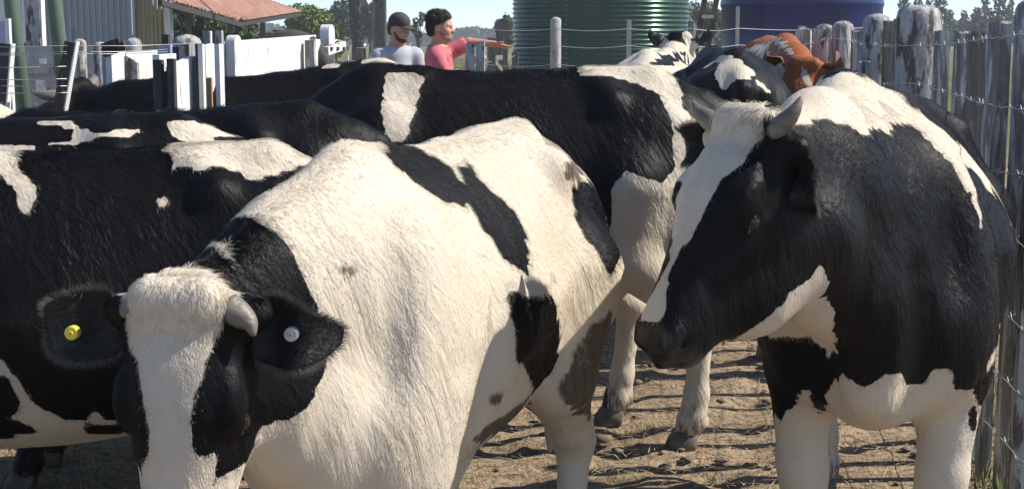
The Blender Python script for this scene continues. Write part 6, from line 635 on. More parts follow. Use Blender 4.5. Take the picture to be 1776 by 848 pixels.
SEEDS['F'] = [-154,22,1321,1,-166,23,1321,1,-179,25,1321,1,-193,28,1321,1,-206,31,1321,1,-219,34,1321,1,-232,36,1321,1,-245,38,1322,1,-258,41,1322,1,-271,44,1322,1,-284,47,1322,1,-555,56,1323,1,-567,55,1322,1,-578,53,1322,1,-590,49,1322,1,-601,44,1322,1,-611,37,1322,1,-621,27,1321,1,-630,12,1320,1,-56,43,1310,1,-119,49,1310,1,-156,48,1310,1,-168,48,1310,0,-181,50,1310,0,-193,51,1310,0,-206,53,1310,0,-219,55,1310,0,-232,57,1310,0,-244,59,1311,0,-257,61,1311,0,-270,62,1311,0,-283,65,1311,1,-296,68,1311,1,-310,73,1311,1,-379,105,1313,1,-434,83,1312,1,-491,69,1311,1,-551,66,1311,1,-563,66,1311,0,-574,64,1311,0,-586,62,1311,0,-597,58,1310,0,-608,53,1310,0,-619,47,1310,0,-630,39,1309,0,-640,30,1309,0,-649,17,1308,1,-167,64,1299,1,-179,66,1299,1,-192,67,1299,1,-205,69,1299,1,-217,71,1299,1,-230,72,1299,1,-243,74,1299,1,-255,76,1299,0,-268,77,1299,0,-281,80,1300,0,-294,83,1300,0,-308,88,1300,1,-322,96,1301,1,-337,105,1301,1,-351,113,1301,1,-412,117,1302,1,-423,111,1301,1,-433,104,1301,1,-443,98,1301,1,-454,92,1300,1,-465,87,1300,1,-476,84,1300,1,-487,82,1300,1,-499,80,1300,1,-558,75,1299,1,-570,74,1299,0,-582,72,1299,0,-648,42,1297,0,-659,35,1297,0,-669,25,1296,0,-678,9,1296,0,-240,88,1288,1,-253,90,1288,1,-266,91,1288,1,-278,93,1288,1,-291,96,1288,0,-305,101,1289,0,-319,108,1289,0,-333,115,1290,0,-347,122,1290,1,-361,129,1290,1,-375,134,1291,1,-388,137,1291,1,-400,138,1291,1,-411,136,1291,1,-422,133,1291,0,-432,126,1290,0,-442,119,1290,0,-452,111,1289,0,-463,105,1289,0,-473,100,1289,0,-485,96,1288,0,-496,94,1288,1,-554,85,1288,1,-566,84,1288,1,-578,82,1288,0,-699,24,1284,0,-708,4,1283,0,-276,106,1277,1,-289,109,1277,0,-302,112,1277,0,-343,130,1279,0,-357,137,1279,0,-371,144,1279,0,-385,150,1280,0,-397,153,1280,0,-410,154,1280,0,-421,153,1280,0,-432,149,1280,0,-442,142,1279,0,-452,133,1279,0,-462,125,1278,0,-472,118,1278,1,-482,113,1277,1,-493,109,1277,1,-505,106,1277,1,-574,93,1276,1,-586,91,1276,0,-597,88,1276,0,-608,84,1276,0,-699,53,1274,0,-709,44,1273,0,-719,33,1272,0,-729,20,1272,0,-738,4,1271,0,-198,110,1265,1,-211,112,1265,1,-223,113,1265,1,-236,114,1266,1,-248,115,1266,1,-260,117,1266,1,-273,118,1266,1,-285,120,1266,1,-298,122,1266,0,-311,126,1266,0,-325,130,1267,0,-338,137,1267,0,-353,144,1267,0,-367,151,1268,1,-381,160,1269,1,-395,165,1269,1,-408,170,1269,1,-420,172,1269,1,-432,171,1269,1,-442,166,1269,1,-452,158,1268,1,-462,149,1268,1,-471,140,1267,1,-572,110,1265,1,-583,107,1265,1,-594,103,1265,1,-605,100,1265,0,-617,97,1264,0,-628,94,1264,0,-640,92,1264,0,-652,91,1264,0,-663,89,1264,0,-675,86,1264,0,-686,82,1263,0,-697,76,1263,0,-708,68,1262,1,-718,58,1262,1,-728,49,1261,1,-738,39,1261,1,-749,31,1260,1,-760,22,1259,1,-770,9,1259,1,-84,114,1253,1,-97,115,1254,1,-109,116,1254,1,-122,117,1254,1,-134,118,1254,1,-146,119,1254,1,-159,120,1254,1,-171,121,1254,1,-183,122,1254,1,-196,123,1254,1,-208,124,1254,1,-220,125,1254,0,-233,126,1254,0,-245,127,1254,0,-257,128,1254,0,-270,129,1255,0,-282,130,1255,0,-295,132,1255,0,-307,134,1255,0,-320,138,1255,1,-334,143,1255,1,-348,149,1256,1,-362,157,1256,1,-376,166,1257,1,-405,184,1258,1,-462,173,1258,1,-512,139,1255,1,-570,130,1255,1,-604,119,1254,1,-615,115,1254,1,-626,112,1253,1,-638,110,1253,1,-649,109,1253,1,-661,107,1253,1,-673,105,1253,1,-684,102,1253,1,-695,96,1252,1,-706,89,1252,1,-716,81,1251,1,-736,61,1250,1,-789,15,1247,1,-82,126,1242,0,-94,127,1242,0,-107,128,1242,0,-119,129,1242,0,-131,129,1243,0,-144,130,1243,0,-156,131,1243,0,-168,132,1243,0,-181,133,1243,0,-193,134,1243,1,-205,135,1243,1,-217,136,1243,1,-230,137,1243,1,-242,138,1243,1,-254,138,1243,1,-266,139,1243,1,-279,140,1243,1,-291,141,1243,1,-303,143,1244,1,-316,145,1244,1]
SEEDS['G'] = [-573,19,1477,0,-410,13,1458,1,-430,24,1458,1,-489,37,1458,1,-508,40,1458,0,-528,45,1458,0,-547,50,1458,0,-567,52,1458,0,-586,53,1458,0,-623,44,1458,0,-307,28,1439,1,-327,40,1439,0,-348,54,1440,0,-369,71,1440,0,-389,81,1440,0,-408,81,1440,1,-482,66,1440,1,-501,66,1440,1,-520,67,1440,1,-539,68,1440,1,-558,69,1440,1,-578,70,1440,0,-596,69,1440,0,-322,72,1421,1,-343,89,1421,1,-364,106,1422,1,-384,115,1422,1,-403,119,1422,1,-421,116,1422,1,-569,83,1421,1,-588,82,1421,1,-607,79,1421,0,-625,76,1421,0,-754,15,1420,0,-579,96,1403,1,-598,93,1403,1,-617,91,1403,0,-747,63,1402,0,-766,50,1402,0,-784,40,1402,1,-609,109,1384,1,-627,106,1384,0,-776,68,1383,0,-794,55,1383,1,939,-40,1361,1,855,-82,1360,1,633,22,1363,1,532,42,1364,1,429,72,1365,1,336,63,1364,1,242,60,1364,1,148,56,1364,1,51,63,1364,1,-46,76,1365,1,-144,95,1365,1,-241,114,1366,1,-338,138,1366,1,-440,201,1368,1,-527,141,1366,1,-601,130,1366,1,-620,127,1366,0,-713,123,1366,0,-750,111,1366,0,-768,101,1365,0,-786,85,1365,1,-804,67,1364,1,-612,151,1348,1,-630,147,1348,0,-649,143,1348,0,-667,140,1348,0,-686,137,1348,0,-705,135,1348,0,-723,131,1347,0,-742,127,1347,0,-760,121,1347,0,-779,113,1347,1,-797,101,1347,1,-605,177,1330,1,-623,173,1330,1,-641,167,1330,1,-659,160,1330,1,-678,154,1329,1,-696,148,1329,1,-714,143,1329,1,-733,138,1329,1,-751,133,1329,1,-770,127,1329,1,913,25,1268,1,822,10,1267,1,713,57,1269,1,608,92,1271,1,505,126,1272,1,399,172,1274,1,311,147,1273,1,219,139,1273,1,122,152,1273,1,26,163,1274,1,-70,174,1274,1,-165,184,1275,1,-260,192,1275,1,-354,199,1275,1,-449,217,1276,1,-543,225,1276,1,-636,220,1276,1,-726,179,1274,1,-816,119,1272,1,-906,19,1268,1]
SEEDS['I'] = [1166,-58,1600,0,1180,-83,1600,0,1164,-72,1574,0,1175,-97,1574,1,1162,100,1548,0,1138,-62,1548,0,1159,-86,1548,0,1164,-112,1548,0,1170,-138,1548,0,330,-27,1499,0,392,-44,1499,0,642,-40,1498,0,697,-59,1497,0,750,-79,1497,0,1008,-77,1496,0,-512,-71,1481,0,-468,-89,1480,0,149,-37,1476,0,229,-52,1475,0,349,-62,1475,1,452,-75,1474,1,681,-74,1472,1,752,-92,1472,1,1045,-86,1470,0,-725,-43,1460,0,-696,-61,1460,0,-652,-78,1459,0,-568,-90,1459,1,-511,-106,1458,1,-483,-125,1458,1,-441,-143,1458,1,419,-92,1449,1,679,-88,1447,0,766,-104,1446,0,1114,-93,1443,0,-782,-40,1439,0,-758,-59,1439,0,-718,-76,1438,1,-671,-92,1438,1,-611,-107,1437,1,-495,-161,1436,1,277,-96,1427,1,393,-107,1425,1,695,-99,1422,1,793,-114,1421,1,1147,-103,1416,0,-541,163,1413,0,-851,-16,1418,0,-832,-35,1418,0,-813,-55,1417,1,-794,-75,1417,1,-770,-94,1417,1,-710,-108,1416,1,-663,-125,1415,1,-608,-141,1415,1,-550,-156,1414,1,-528,-176,1414,0,-509,-197,1414,0,354,-124,1401,0,723,-109,1396,0,832,-123,1395,0,-857,-50,1396,0,-836,-69,1396,0,-819,-89,1396,0,-799,-109,1395,0,-767,-127,1395,0,-715,-143,1394,0,-680,-161,1394,0,-628,-177,1393,0,-553,-191,1392,0,1220,0,1600,1,1180,60,1590,1,1180,-60,1590,1,1260,50,1570,1,1260,-50,1570,1,1320,0,1540,1,1140,0,1600,1,1120,50,1560,1,1120,-50,1560,1,1240,80,1540,1,1240,-80,1540,1,1080,0,1570,1]
SEEDS['I2'] = [-563,69,1498,1,-659,63,1499,1,-690,50,1499,1,-707,36,1499,1,-718,20,1500,1,-722,5,1500,1,-508,106,1481,1,-546,93,1482,1,-611,83,1482,1,-674,73,1483,0,-704,60,1483,0,-725,45,1483,0,-740,31,1483,0,-750,16,1484,1,-753,0,1484,1,-749,-17,1484,1,-537,117,1465,1,-584,105,1465,1,-640,94,1466,0,-685,82,1466,0,-718,69,1467,0,-780,27,1468,0,-787,12,1468,0,-788,-5,1468,0,-783,-21,1468,1,-769,-39,1467,1,-572,128,1448,1,-624,117,1449,0,-667,104,1450,1,-704,92,1450,1,-744,80,1451,0,-795,53,1452,0,-821,7,1452,0,-820,-9,1452,0,-815,-26,1452,1,-802,-44,1452,1,-495,-184,1447,1,-669,129,1433,1,-701,116,1434,1,-753,105,1435,1,-787,92,1435,0,-804,78,1436,0,-866,-12,1437,0,-850,-30,1436,0,-830,-49,1436,1,-814,-67,1436,1,-795,-85,1435,1,-753,129,1418,1,-791,117,1419,1,-810,102,1419,0,-895,-17,1421,0,-880,-34,1421,0,-854,-54,1420,0,-836,-72,1420,1,-806,126,1403,1,-826,112,1404,0,-840,97,1404,0,-895,-41,1405,0,-871,-60,1405,0,-854,-78,1404,1,-817,135,1387,1,-839,121,1388,1,-854,106,1388,0,-906,48,1389,0,-925,34,1390,0,-940,20,1390,0,-947,5,1390,0,-945,-11,1390,0,-931,-29,1390,0,-906,-48,1389,1,-882,-67,1389,1,-869,-85,1389,1,-866,115,1372,1,-878,101,1373,0,-886,85,1373,0,-911,56,1374,0,-933,43,1374,0,-956,30,1375,1,-969,15,1375,1,-973,0,1375,1,-968,-16,1375,1,-948,-35,1375,1,-912,-56,1374,1,-893,-74,1373,0,-883,-91,1373,1,-871,-109,1373,1,-850,-128,1372,1,-690,237,1351,1,-831,152,1355,1,-875,124,1356,1,-890,110,1357,1,-899,95,1357,0,-906,79,1357,0,-917,65,1358,0,-936,51,1358,1,-965,38,1359,1,-981,-23,1360,1,-957,-42,1359,1,-919,-63,1358,1,-905,-81,1358,0,-897,-98,1357,0,-884,-116,1357,1,-859,-135,1356,1,-911,104,1342,1,-917,88,1342,0,-923,73,1342,0,-936,58,1342,1,-961,45,1343,1,-924,-71,1342,1,-917,-88,1342,1,-910,-104,1342,0,-895,-123,1341,1,-862,-143,1340,1,-829,-164,1339,1,-916,112,1326,1,-924,97,1326,1,-928,81,1326,1,-934,66,1326,1,-929,-78,1326,1,-925,-95,1326,1,-916,-112,1326,0,-897,-131,1325,0,-861,-152,1324,1,-925,-103,1310,1,-914,-121,1310,1,-891,-140,1309,1,-860,-160,1308,1,-805,245,1257,1,-883,155,1260,1,-939,65,1263,1,-993,-24,1265,1,-900,-132,1261,1,-846,247,1161,1,-902,155,1164,1,-944,64,1167,1,-1006,-24,1171,1,-908,-133,1165,1]
SEEDS['J'] = [-438,-15,1593,1,-421,6,1593,1,523,-38,1589,1,-100,-33,1570,1,508,-67,1569,0,550,-50,1568,0,582,-33,1568,1,604,-15,1568,1,615,4,1568,1,-459,-148,1548,1,-410,-129,1548,1,-378,-109,1548,1,-315,-92,1548,1,-221,-77,1548,1,-88,-66,1548,1,59,-57,1548,1,526,-78,1548,1,571,-62,1548,0,613,-46,1548,0,651,-29,1548,0,689,-13,1548,1,722,4,1548,1,-478,-180,1525,1,-430,-161,1525,1,-392,-141,1525,1,-330,-123,1526,0,-225,-109,1526,0,-113,-96,1526,0,11,-85,1526,0,296,-88,1527,0,539,-89,1528,1,589,-73,1528,1,638,-58,1528,1,695,-43,1528,0,744,-28,1528,0,775,-11,1528,1,794,7,1528,1,803,26,1528,1,-452,-193,1502,1,-420,-172,1503,0,-371,-153,1503,0,-255,-140,1503,0,-130,-127,1504,0,490,-115,1507,0,553,-100,1507,1,658,-69,1508,1,723,-55,1508,1,771,-40,1508,1,801,-23,1509,0,823,-6,1509,0,837,13,1509,1,-413,-184,1480,1,-319,-168,1481,1,-180,-156,1482,1,-43,-145,1483,1,118,-136,1484,0,279,-128,1485,0,566,-111,1487,0,616,-95,1487,1,818,-34,1489,1,843,-17,1489,0,861,1,1489,0,875,19,1489,1,43,-162,1462,1,479,-174,1466,1,507,-156,1466,0,538,-138,1466,0,580,-121,1467,0,625,-105,1467,1,828,-44,1469,1,856,-27,1470,1,879,-10,1470,1,1074,-11,1472,1,536,-168,1446,1,557,-150,1446,0,592,-132,1447,1,632,-115,1447,1,680,-100,1448,1,745,-85,1448,1,796,-70,1449,1,834,-54,1450,1,864,-38,1450,1,530,-218,1425,1,558,-180,1426,1,574,-161,1426,1,604,-143,1426,1,639,-126,1427,1,682,-109,1428,1,742,-95,1428,0,795,-80,1429,0,1015,-81,1432,0,1030,-63,1433,1,1079,-30,1433,1,1096,7,1434,1,1100,25,1434,1,1102,44,1434,1,1107,81,1434,1,615,-153,1406,1,645,-136,1407,0,683,-119,1407,0,737,-104,1408,0,793,-89,1409,0,1035,-73,1413,0,1051,-55,1414,1,1071,-38,1414,1,1099,16,1415,1,1102,35,1415,0,1105,54,1415,1,1107,73,1415,1,623,-164,1386,1,650,-146,1387,1,684,-128,1387,0,1029,-81,1394,0,1047,-64,1394,0,1064,-46,1395,1,1099,7,1395,1,1103,26,1396,1,1105,45,1396,0,1107,64,1396,1,685,-138,1367,1,727,-122,1368,0,781,-107,1369,0,1035,-72,1375,0,1059,-55,1375,1,1080,-38,1376,1,1107,17,1376,1,1110,35,1377,0,1112,54,1377,0,1112,73,1377,1,1110,92,1377,1,684,-148,1347,1,722,-131,1348,1,771,-115,1349,0,860,-84,1351,0,894,-67,1352,0,1052,-63,1356,1,1115,7,1357,1,1119,25,1358,1,1120,44,1358,0,1120,63,1358,0,1118,82,1358,1,762,-124,1329,1,811,-108,1330,0,852,-92,1331,0,888,-76,1332,0,1039,-71,1336,1,1088,-57,1337,1,1129,34,1339,1,1130,53,1339,0,1129,72,1339,0,1124,92,1339,1,1114,112,1339,1,611,-222,1304,1,752,-132,1308,1,798,-117,1310,1,841,-101,1311,0,878,-84,1312,0,936,-70,1314,1,1121,-31,1319,1,1137,24,1320,1,1139,43,1320,1,1138,62,1320,0,1135,81,1320,0,1128,101,1320,1,828,-109,1291,1,866,-93,1292,1,913,-77,1294,1,1106,-77,1299,1,1146,52,1301,1,1144,72,1301,1,1139,91,1301,1,1130,111,1301,1,633,-221,1182,1,817,-115,1191,1,1158,-32,1206,1,1158,82,1206,1]
SEEDS['E'] = [-392,24,1341,1,-408,25,1341,1,-424,27,1341,1,-441,29,1341,1,-457,30,1341,1,-473,32,1341,1,-490,35,1341,1,-506,38,1342,1,-523,42,1342,1,-539,44,1342,1,-555,44,1342,1,-570,41,1342,1,-585,33,1341,1,-599,18,1341,1,421,38,1310,1,356,41,1310,1,297,27,1309,1,233,24,1309,1,-88,29,1309,1,-153,32,1309,1,-220,47,1310,1,-287,63,1311,1,-358,103,1313,1,-419,90,1312,1,-479,73,1311,1,-542,72,1311,1,-604,58,1311,1,-663,22,1309,1,475,76,1248,1,405,93,1249,1,343,91,1249,1,282,82,1249,1,219,81,1248,1,155,82,1249,1,91,85,1249,1,26,89,1249,1,-39,96,1249,1,-104,105,1250,1,-169,113,1250,1,-234,121,1251,1,-299,131,1252,1,-368,166,1254,1,-434,189,1255,1,-489,146,1252,1,-550,135,1252,1,-611,122,1251,1,-673,114,1250,1,-732,78,1248,1,-791,32,1246,1,457,134,1189,1,381,173,1192,1,322,163,1191,1,267,140,1189,1,205,136,1189,1,140,142,1189,1,76,148,1190,1,12,153,1190,1,-52,158,1191,1,-116,163,1191,1,-179,168,1191,1,-243,172,1192,1,-306,176,1192,1,-371,192,1193,1,-436,207,1194,1,-497,202,1194,1,-559,202,1194,1,-619,190,1193,1,-678,159,1191,1,-737,127,1188,1,-795,81,1185,1,-854,21,1181,1]
MAT = {}
MAT['coat_black'] = coat_material('black_and_white_coat'); MAT['hair_black'] = coat_material('black_and_white_hair', hair=True)
MAT['coat_brown'] = coat_material('red_and_white_coat', dark=(.25,.080,.028)); MAT['hair_brown'] = coat_material('red_and_white_hair', dark=(.22,.07,.025), hair=True)
MAT['ear_black'] = simple('ear_black', (.014,.012,.012), .6, var=.5, scale=60, bump=.5, bscale=140, stretch=(.3,1,1))
MAT['ear_brown'] = simple('ear_brown', (.15,.052,.022), .7, var=.4, scale=50, bump=.4)
MAT['eye'] = simple('eye_dark', (.012,.008,.006), .08, var=.3)
MAT['eye_corner'] = simple('eye_corner', (.15,.07,.06), .35, var=.2)
MAT['horn'] = simple('horn', (.15,.128,.10), .5, var=.4, scale=14, bump=.3, bscale=40, stretch=(1,1,2.5), c2=(.13,.105,.08), c2amt=(.55,.75), c2scale=12)
MAT['hoof'] = simple('hoof', (.13,.105,.08), .75, var=.45, scale=20, bump=.3)
MAT['yellow_tag'] = simple('yellow_tag', (.72,.58,.05), .4, var=.06)
MAT['grey_tag'] = simple('grey_tag', (.42,.42,.40), .35, var=.25, scale=60)

def local(loc, yaw, p):
    c, s = math.cos(yaw), math.sin(yaw); x, y = p[0] - loc[0], p[1] - loc[1]
    return (x * c + y * s, -x * s + y * c, p[2])
def turn(yaw, v): return local((0, 0), yaw, v)

a_loc, a_yaw = (-.205, 3.44, 0), R(-112.3)
A_ = make_cow('A', 'mostly white bull facing the camera with yellow and grey ear tags and one curved horn', a_loc, a_yaw, H=1.31, vox=.0085, width=.95, drop=-.015, hook=.060, hollow=.07, belly=-.07, trunk=[(a, b, c_ + (.05 if -.7 < a < -.3 else 0), d, e) for a, b, c_, d, e in TRUNK], hind=[HIND, [HIND[0]] + [(x + d, y, z) for (x, y, z), d in zip(HIND[1:], (.03, .12, .15, .24, .26, .27))]],
    poll=local(a_loc, a_yaw, (-.605, 2.60, 1.055)), fwd=turn(a_yaw, (-.03, -.13, -1)), up=turn(a_yaw, (-.12, -.97, .12)), hs=.98, hair=190000, hair_len=.011, horns=(.060, .03), poll_tuft=.75, tags={1: 'grey_tag', -1: 'yellow_tag'}, horn_r=.030,
    earspec={1: dict(at=(.020, .098, -.04), dir=(.14, 1, -.05), open=(.12, -.12, 1), L=.185, W=.074, cup=.26), -1: dict(at=(.022, -.112, -.04), dir=(.10, -1, .04), open=(.10, .10, 1), L=.205, W=.074, cup=.26)},
    hornspec={1: ((-.1, .1, -.1), (.10, .5, -.05), (.32, .85, .05), (.70, 1.0, .15)), -1: ((0, 0, 0), (.1, .3, .0), (.3, .6, .1), (.6, .7, .2))},
    group='large cattle in the front of the yard', cat='bull', extra=lambda F, A, G: F.cone(A(-.18, 0, .56), A(-.10, 0, .47), .05, .028, .06))
b_loc, b_yaw = (1.08, 4.15, 0), R(-106)
B_ = make_cow('B', 'black bull with white face blaze and two short horns beside the wire fence', b_loc, b_yaw, H=1.455, lean=-.16, vox=.009, width=1.05, drop=.10, horn_r=.028,
    poll=local(b_loc, b_yaw, (.512, 3.15, 1.345)), fwd=turn(b_yaw, (-.46, -.30, -.83)), up=turn(b_yaw, (-.70, -.52, .50)), hs=.93, hair=170000, hair_len=.011, horns=(.085, .095),
    earspec={1: dict(local=1, dir=turn(b_yaw, (.22, -.05, -1)), open=turn(b_yaw, (-.45, -.9, 0)), L=.16, W=.06, cup=.6), -1: dict(dir=(.18, -1, -.1), open=(.5, .2, .7), L=.14)},
    hornspec={1: ((0, 0, 0), (-.30, .32, .08), (-.65, .52, .14), (-1.0, .56, .2)), -1: ((0, 0, 0), (-.15, .45, .1), (-.30, .85, .12), (-.52, 1.1, .2))},
    group='large cattle in the front of the yard', cat='bull',
    extra=lambda F, A, G: [F.cone(A(.66, 0, .98), A(.70, 0, .68), .07, .052, .10), F.cone(G(.42, 0, -.095), G(.29, 0, -.215), .062, .10, .05), F.cone(G(.29, 0, -.215), G(.10, 0, -.30), .10, .14, .06)] + [F.cone(A(.74, .13 * s, .95), A(.70, .115 * s, .60), .035, .03, .08, sub=True) for s in (1, -1)])
low = dict(poll=(1.15, 0, 1.0), fwd=(.5, 0, -.85), up=(.85, 0, .5))
C_ = make_cow('C', 'black and white cow standing broadside behind the white bull, muddy hind legs showing', (-.09, 5.6, 0), R(180), H=1.445, vox=.012,
    poll=(1.15, -.1, 1.0), fwd=(.5, 0, -.85), up=(.85, 0, .5), hair=60000, hair_len=.013, hind=[[HIND[0]] + [(x + d, y, z) for (x, y, z), d in zip(HIND[1:], (-.08, -.12, -.13, -.15, -.15, -.15))], [HIND[0]] + [(x + .10, y, z) for x, y, z in HIND[1:]]], group='cattle standing behind the two bulls')
D_ = make_cow('D', 'black cow with white belly and white rump beside the white bull, head out of view', (-1.19, 3.78, 0), R(188.5), H=1.27, belly=-.015, vox=.010,
    hair=110000, hair_len=.012, extra=lambda F, A, G: [F.cone(A(x0, .375, z0), A(x1, .385, z1), .022, .018, .05, sub=True) for x0, z0, x1, z1 in ((-.24, 1.12, -.33, .88), (-.10, 1.08, -.20, .84), (.02, 1.0, -.06, .78))], group='cattle standing behind the two bulls', **low)
E_ = make_cow('E', 'plain black cow seen only along its back, third of the row', (-1.28, 5.05, 0), R(180), H=1.295, drop=-.05, vox=.015,
    hair=22000, group='cattle standing behind the two bulls', **low)
Fc_ = make_cow('F', 'narrow strip of black and white back between two black cows', (-1.6, 4.42, 0), R(180), H=1.325, vox=.015,
    hair=22000, group='cattle standing behind the two bulls', **low)
G_ = make_cow('G', 'black cow with a pale saddle behind its hips, just below the two men', (-1.21, 6.9, 0), R(180), H=1.375, drop=-.10, vox=.016,
    poll=(.90, -.1, 1.30), fwd=(.5, -.5, -.7), up=(.6, -.2, .75), earspec={s: dict(dir=(.2, s, -.1), open=(.7, 0, .5), L=.13, W=.055) for s in (1, -1)}, hair=16000, group='cattle standing behind the two bulls')
K_ = make_cow('K', 'white cow of which only the top of the rump shows', (-2.68, 5.95, 0), R(180), H=1.285, vox=.02,
    coat=0, hair=5000, group='cattle standing behind the two bulls', **low)
I_ = make_cow('I', 'white cow with black bands facing away, ears raised before the ladder', (1.02, 10.05, 0), R(77), H=1.49, vox=.018,
    poll=(1.22, 0, 1.56), fwd=(.75, 0, -.6), up=(.6, 0, .75), hair=12000, horns=None, group='cattle standing behind the two bulls',
    earspec={s: dict(dir=(-.3, s * .9, .62), open=(.8, 0, .3), L=.15, W=.062) for s in (1, -1)})
I2_ = make_cow('I2', 'black cow with a white patch on its rump, standing behind the horned black bull', (1.10, 7.65, 0), R(88), H=1.51, vox=.016,
    poll=(1.15, .15, 1.05), fwd=(.5, .1, -.85), up=(.85, 0, .5), hair=16000, group='cattle standing behind the two bulls')
J_ = make_cow('J', 'red-brown and white cow by the wooden stakes', (1.68, 9.2, 0), R(-95), H=1.58, vox=.016,
    poll=(1.05, .05, 1.40), fwd=(.30, -.15, -.9), up=(.9, -.1, .3), base='brown', hair=9000, horns=None, earspec={1: dict(dir=(-.55, .55, .55), open=(.7, .5, .2), L=.13, W=.06), -1: dict(dir=(-.5, -.9, .1), open=(.8, 0, .3), L=.15)}, group='cattle standing behind the two bulls')
# ------------------------------------------------------------------ ground
def gz(x, y):
    t = min(1, max(0, (y - 13) / 26)); return .62 * t * t * (3 - 2 * t)

def ground_material():
    m, t, b = mat('trodden_soil'); N = NT(t)
    v = N.coord((1, 1, 1))
    f = N.noise(v, 2.2, 6, .62); g = N.noise(v, 26, 5, .65); h = N.noise(v, 110, 3, .6)
    dirt = N.ramp(f, [(.30, (.245,.175,.108)), (.52, (.335,.25,.158)), (.72, (.41,.315,.205))])
    dirt = N.mix(N.ramp(g, [(.35, (1,1,1)), (.55, (0,0,0))]), dirt, (.115,.082,.055))
    dirt = N.mix(N.math('MULTIPLY', N.ramp(h, [(.58, (0,0,0)), (.68, (1,1,1))]), .55), dirt, (.42,.34,.225))
    p = N.n('ShaderNodeSeparateXYZ'); N.l(N.n('ShaderNodeNewGeometry').outputs['Position'], p.inputs[0])
    outfield = N.math('ADD', N.math('MULTIPLY', N.math('SUBTRACT', p.outputs[1], 15.0), .12), N.math('MULTIPLY', N.math('SUBTRACT', N.noise(v, .35, 4, .6), .5), 2.2), clamp=True)
    field = N.ramp(N.noise(v, .16, 5, .6), [(.3, (.075,.105,.028)), (.5, (.12,.135,.045)), (.62, (.20,.155,.075)), (.75, (.095,.12,.035))])
    N.l(N.mix(outfield, dirt, field), b.inputs['Base Color'])
    b.inputs['Roughness'].default_value = .95; b.inputs['Specular IOR Level'].default_value = .15
    hh = N.math('ADD', N.math('MULTIPLY', g, 1.0), N.math('MULTIPLY', h, .5))
    N.l(N.bump(hh, .8, .03), b.inputs['Normal'])
    return m

def build_ground():
    xs = np.unique(np.concatenate([np.arange(-3.2, 3.2, .045), np.array([-415, -300, -100, -50, -25, -12, -8, -6, -5, -4, 4, 5, 6, 8, 12, 25, 50, 100, 300, 415.])]))
    ys = np.unique(np.concatenate([np.arange(2.2, 9.5, .045), np.array([-40, -10, 0, 1, 1.6, 10, 11, 12, 13, 14, 16, 18, 20, 22, 25, 28, 31, 34, 37, 39, 45, 60, 100, 200, 300, 475.])]))
    X, Y = np.meshgrid(xs, ys)
    t = np.clip((Y - 13) / 26, 0, 1); Z = .62 * t * t * (3 - 2 * t)
    near = (np.abs(X) < 3.3) & (Y > 2) & (Y < 9.6)
    r = np.random.default_rng(3)
    D = np.zeros_like(Z)
    for _ in range(1700):                                # hoof prints and clods
        cx, cy, s, a = r.uniform(-2.5, 2.5), r.uniform(2.5, 9), r.uniform(.045, .11), r.uniform(-.026, .015)
        m = (np.abs(X - cx) < 3 * s) & (np.abs(Y - cy) < 3 * s)
        D[m] += a * np.exp(-(((X[m] - cx) ** 2 + (Y[m] - cy) ** 2) / s ** 2) ** 2)
    Z += np.where(near, D, 0)
    V = np.stack([X, Y, Z], -1).reshape(-1, 3); n, m_ = X.shape
    I = np.arange(n * m_).reshape(n, m_)
    Q = np.stack([I[:-1, :-1], I[:-1, 1:], I[1:, 1:], I[1:, :-1]], -1).reshape(-1, 4)
    o = mesh_obj('ground', V, Q, ground_material()); tag(o, kind='structure')
build_ground()

def blades(name, mats, spots, label=None, kind='stuff', parent=None):
    """many thin bent blades: rows of x, y, z, heading, length, width, rise, droop"""
    V, F, M = [], [], []
    for (x, y, z, a, L, w, rise, droop, mi) in spots:
        c, s = math.cos(a), math.sin(a); n = len(V)
        for t in (0, .5, 1):
            ww = w * (1 - t * .8) / 2; d = L * t * math.cos(rise) ; h = L * t * math.sin(rise) - droop * L * t * t
            V += [(x + c * d - s * ww, y + s * d + c * ww, z + h), (x + c * d + s * ww, y + s * d - c * ww, z + h)]
        F += [(n, n+1, n+3, n+2), (n+2, n+3, n+5, n+4)]; M += [mi, mi]
    o = mesh_obj(name, np.array(V), np.array(F), mats, parent, True, M)
    if kind: o['kind'] = kind
    if label: o['label'] = label
    return o

STRAW = [simple('straw_pale', (.50,.40,.25), .8, var=.25, scale=30), simple('straw_dull', (.28,.205,.125), .85, var=.3, scale=30)]
sp = []
for _ in range(24000):
    y = 2.6 + 7 * random.random() ** 1.3; x = random.uniform(-.42, .42) * y * 1.05 + .1
    sp.append((x, y, .004 + random.random() * .012, random.uniform(0, 6.28), random.uniform(.02, .085), random.uniform(.002, .0042), random.uniform(-.05, .22), random.uniform(0, .15), random.random() < .5))
blades('straw_litter', STRAW, sp)
def clods():
    V, F = [], []; r = np.random.default_rng(9)
    for _ in range(420):
        y = 3.2 + 6 * r.random(); x = r.uniform(-.3, .42) * y; s = r.uniform(.008, .028) * (1.6 if r.random() < .12 else 1); n = len(V)
        for a, b, c in ((1,0,0),(-1,0,0),(0,1,0),(0,-1,0),(0,0,1),(0,0,-.4),(.6,.6,.5),(-.6,.5,.5),(.5,-.6,.5),(-.6,-.6,.4)): j = r.uniform(.75, 1.25); V.append((x + a * s * j * 1.3, y + b * s * j * 1.2, .004 + s * .5 * (c * j + .3)))
        F += [(n+a, n+b, n+c) for a, b, c in ((0,6,8),(6,4,8),(6,2,4),(2,7,4),(7,1,4),(1,9,4),(9,3,4),(3,8,4),(3,0,8),(2,6,0),(7,2,1),(9,1,3),(0,3,5),(3,1,5),(1,2,5),(2,0,5))]
    o = mesh_obj('soil_clods', np.array(V), np.array(F), simple('clod', (.15,.115,.08), .95, var=.4, scale=20, bump=.5), None, True); o['kind'] = 'stuff'
clods()
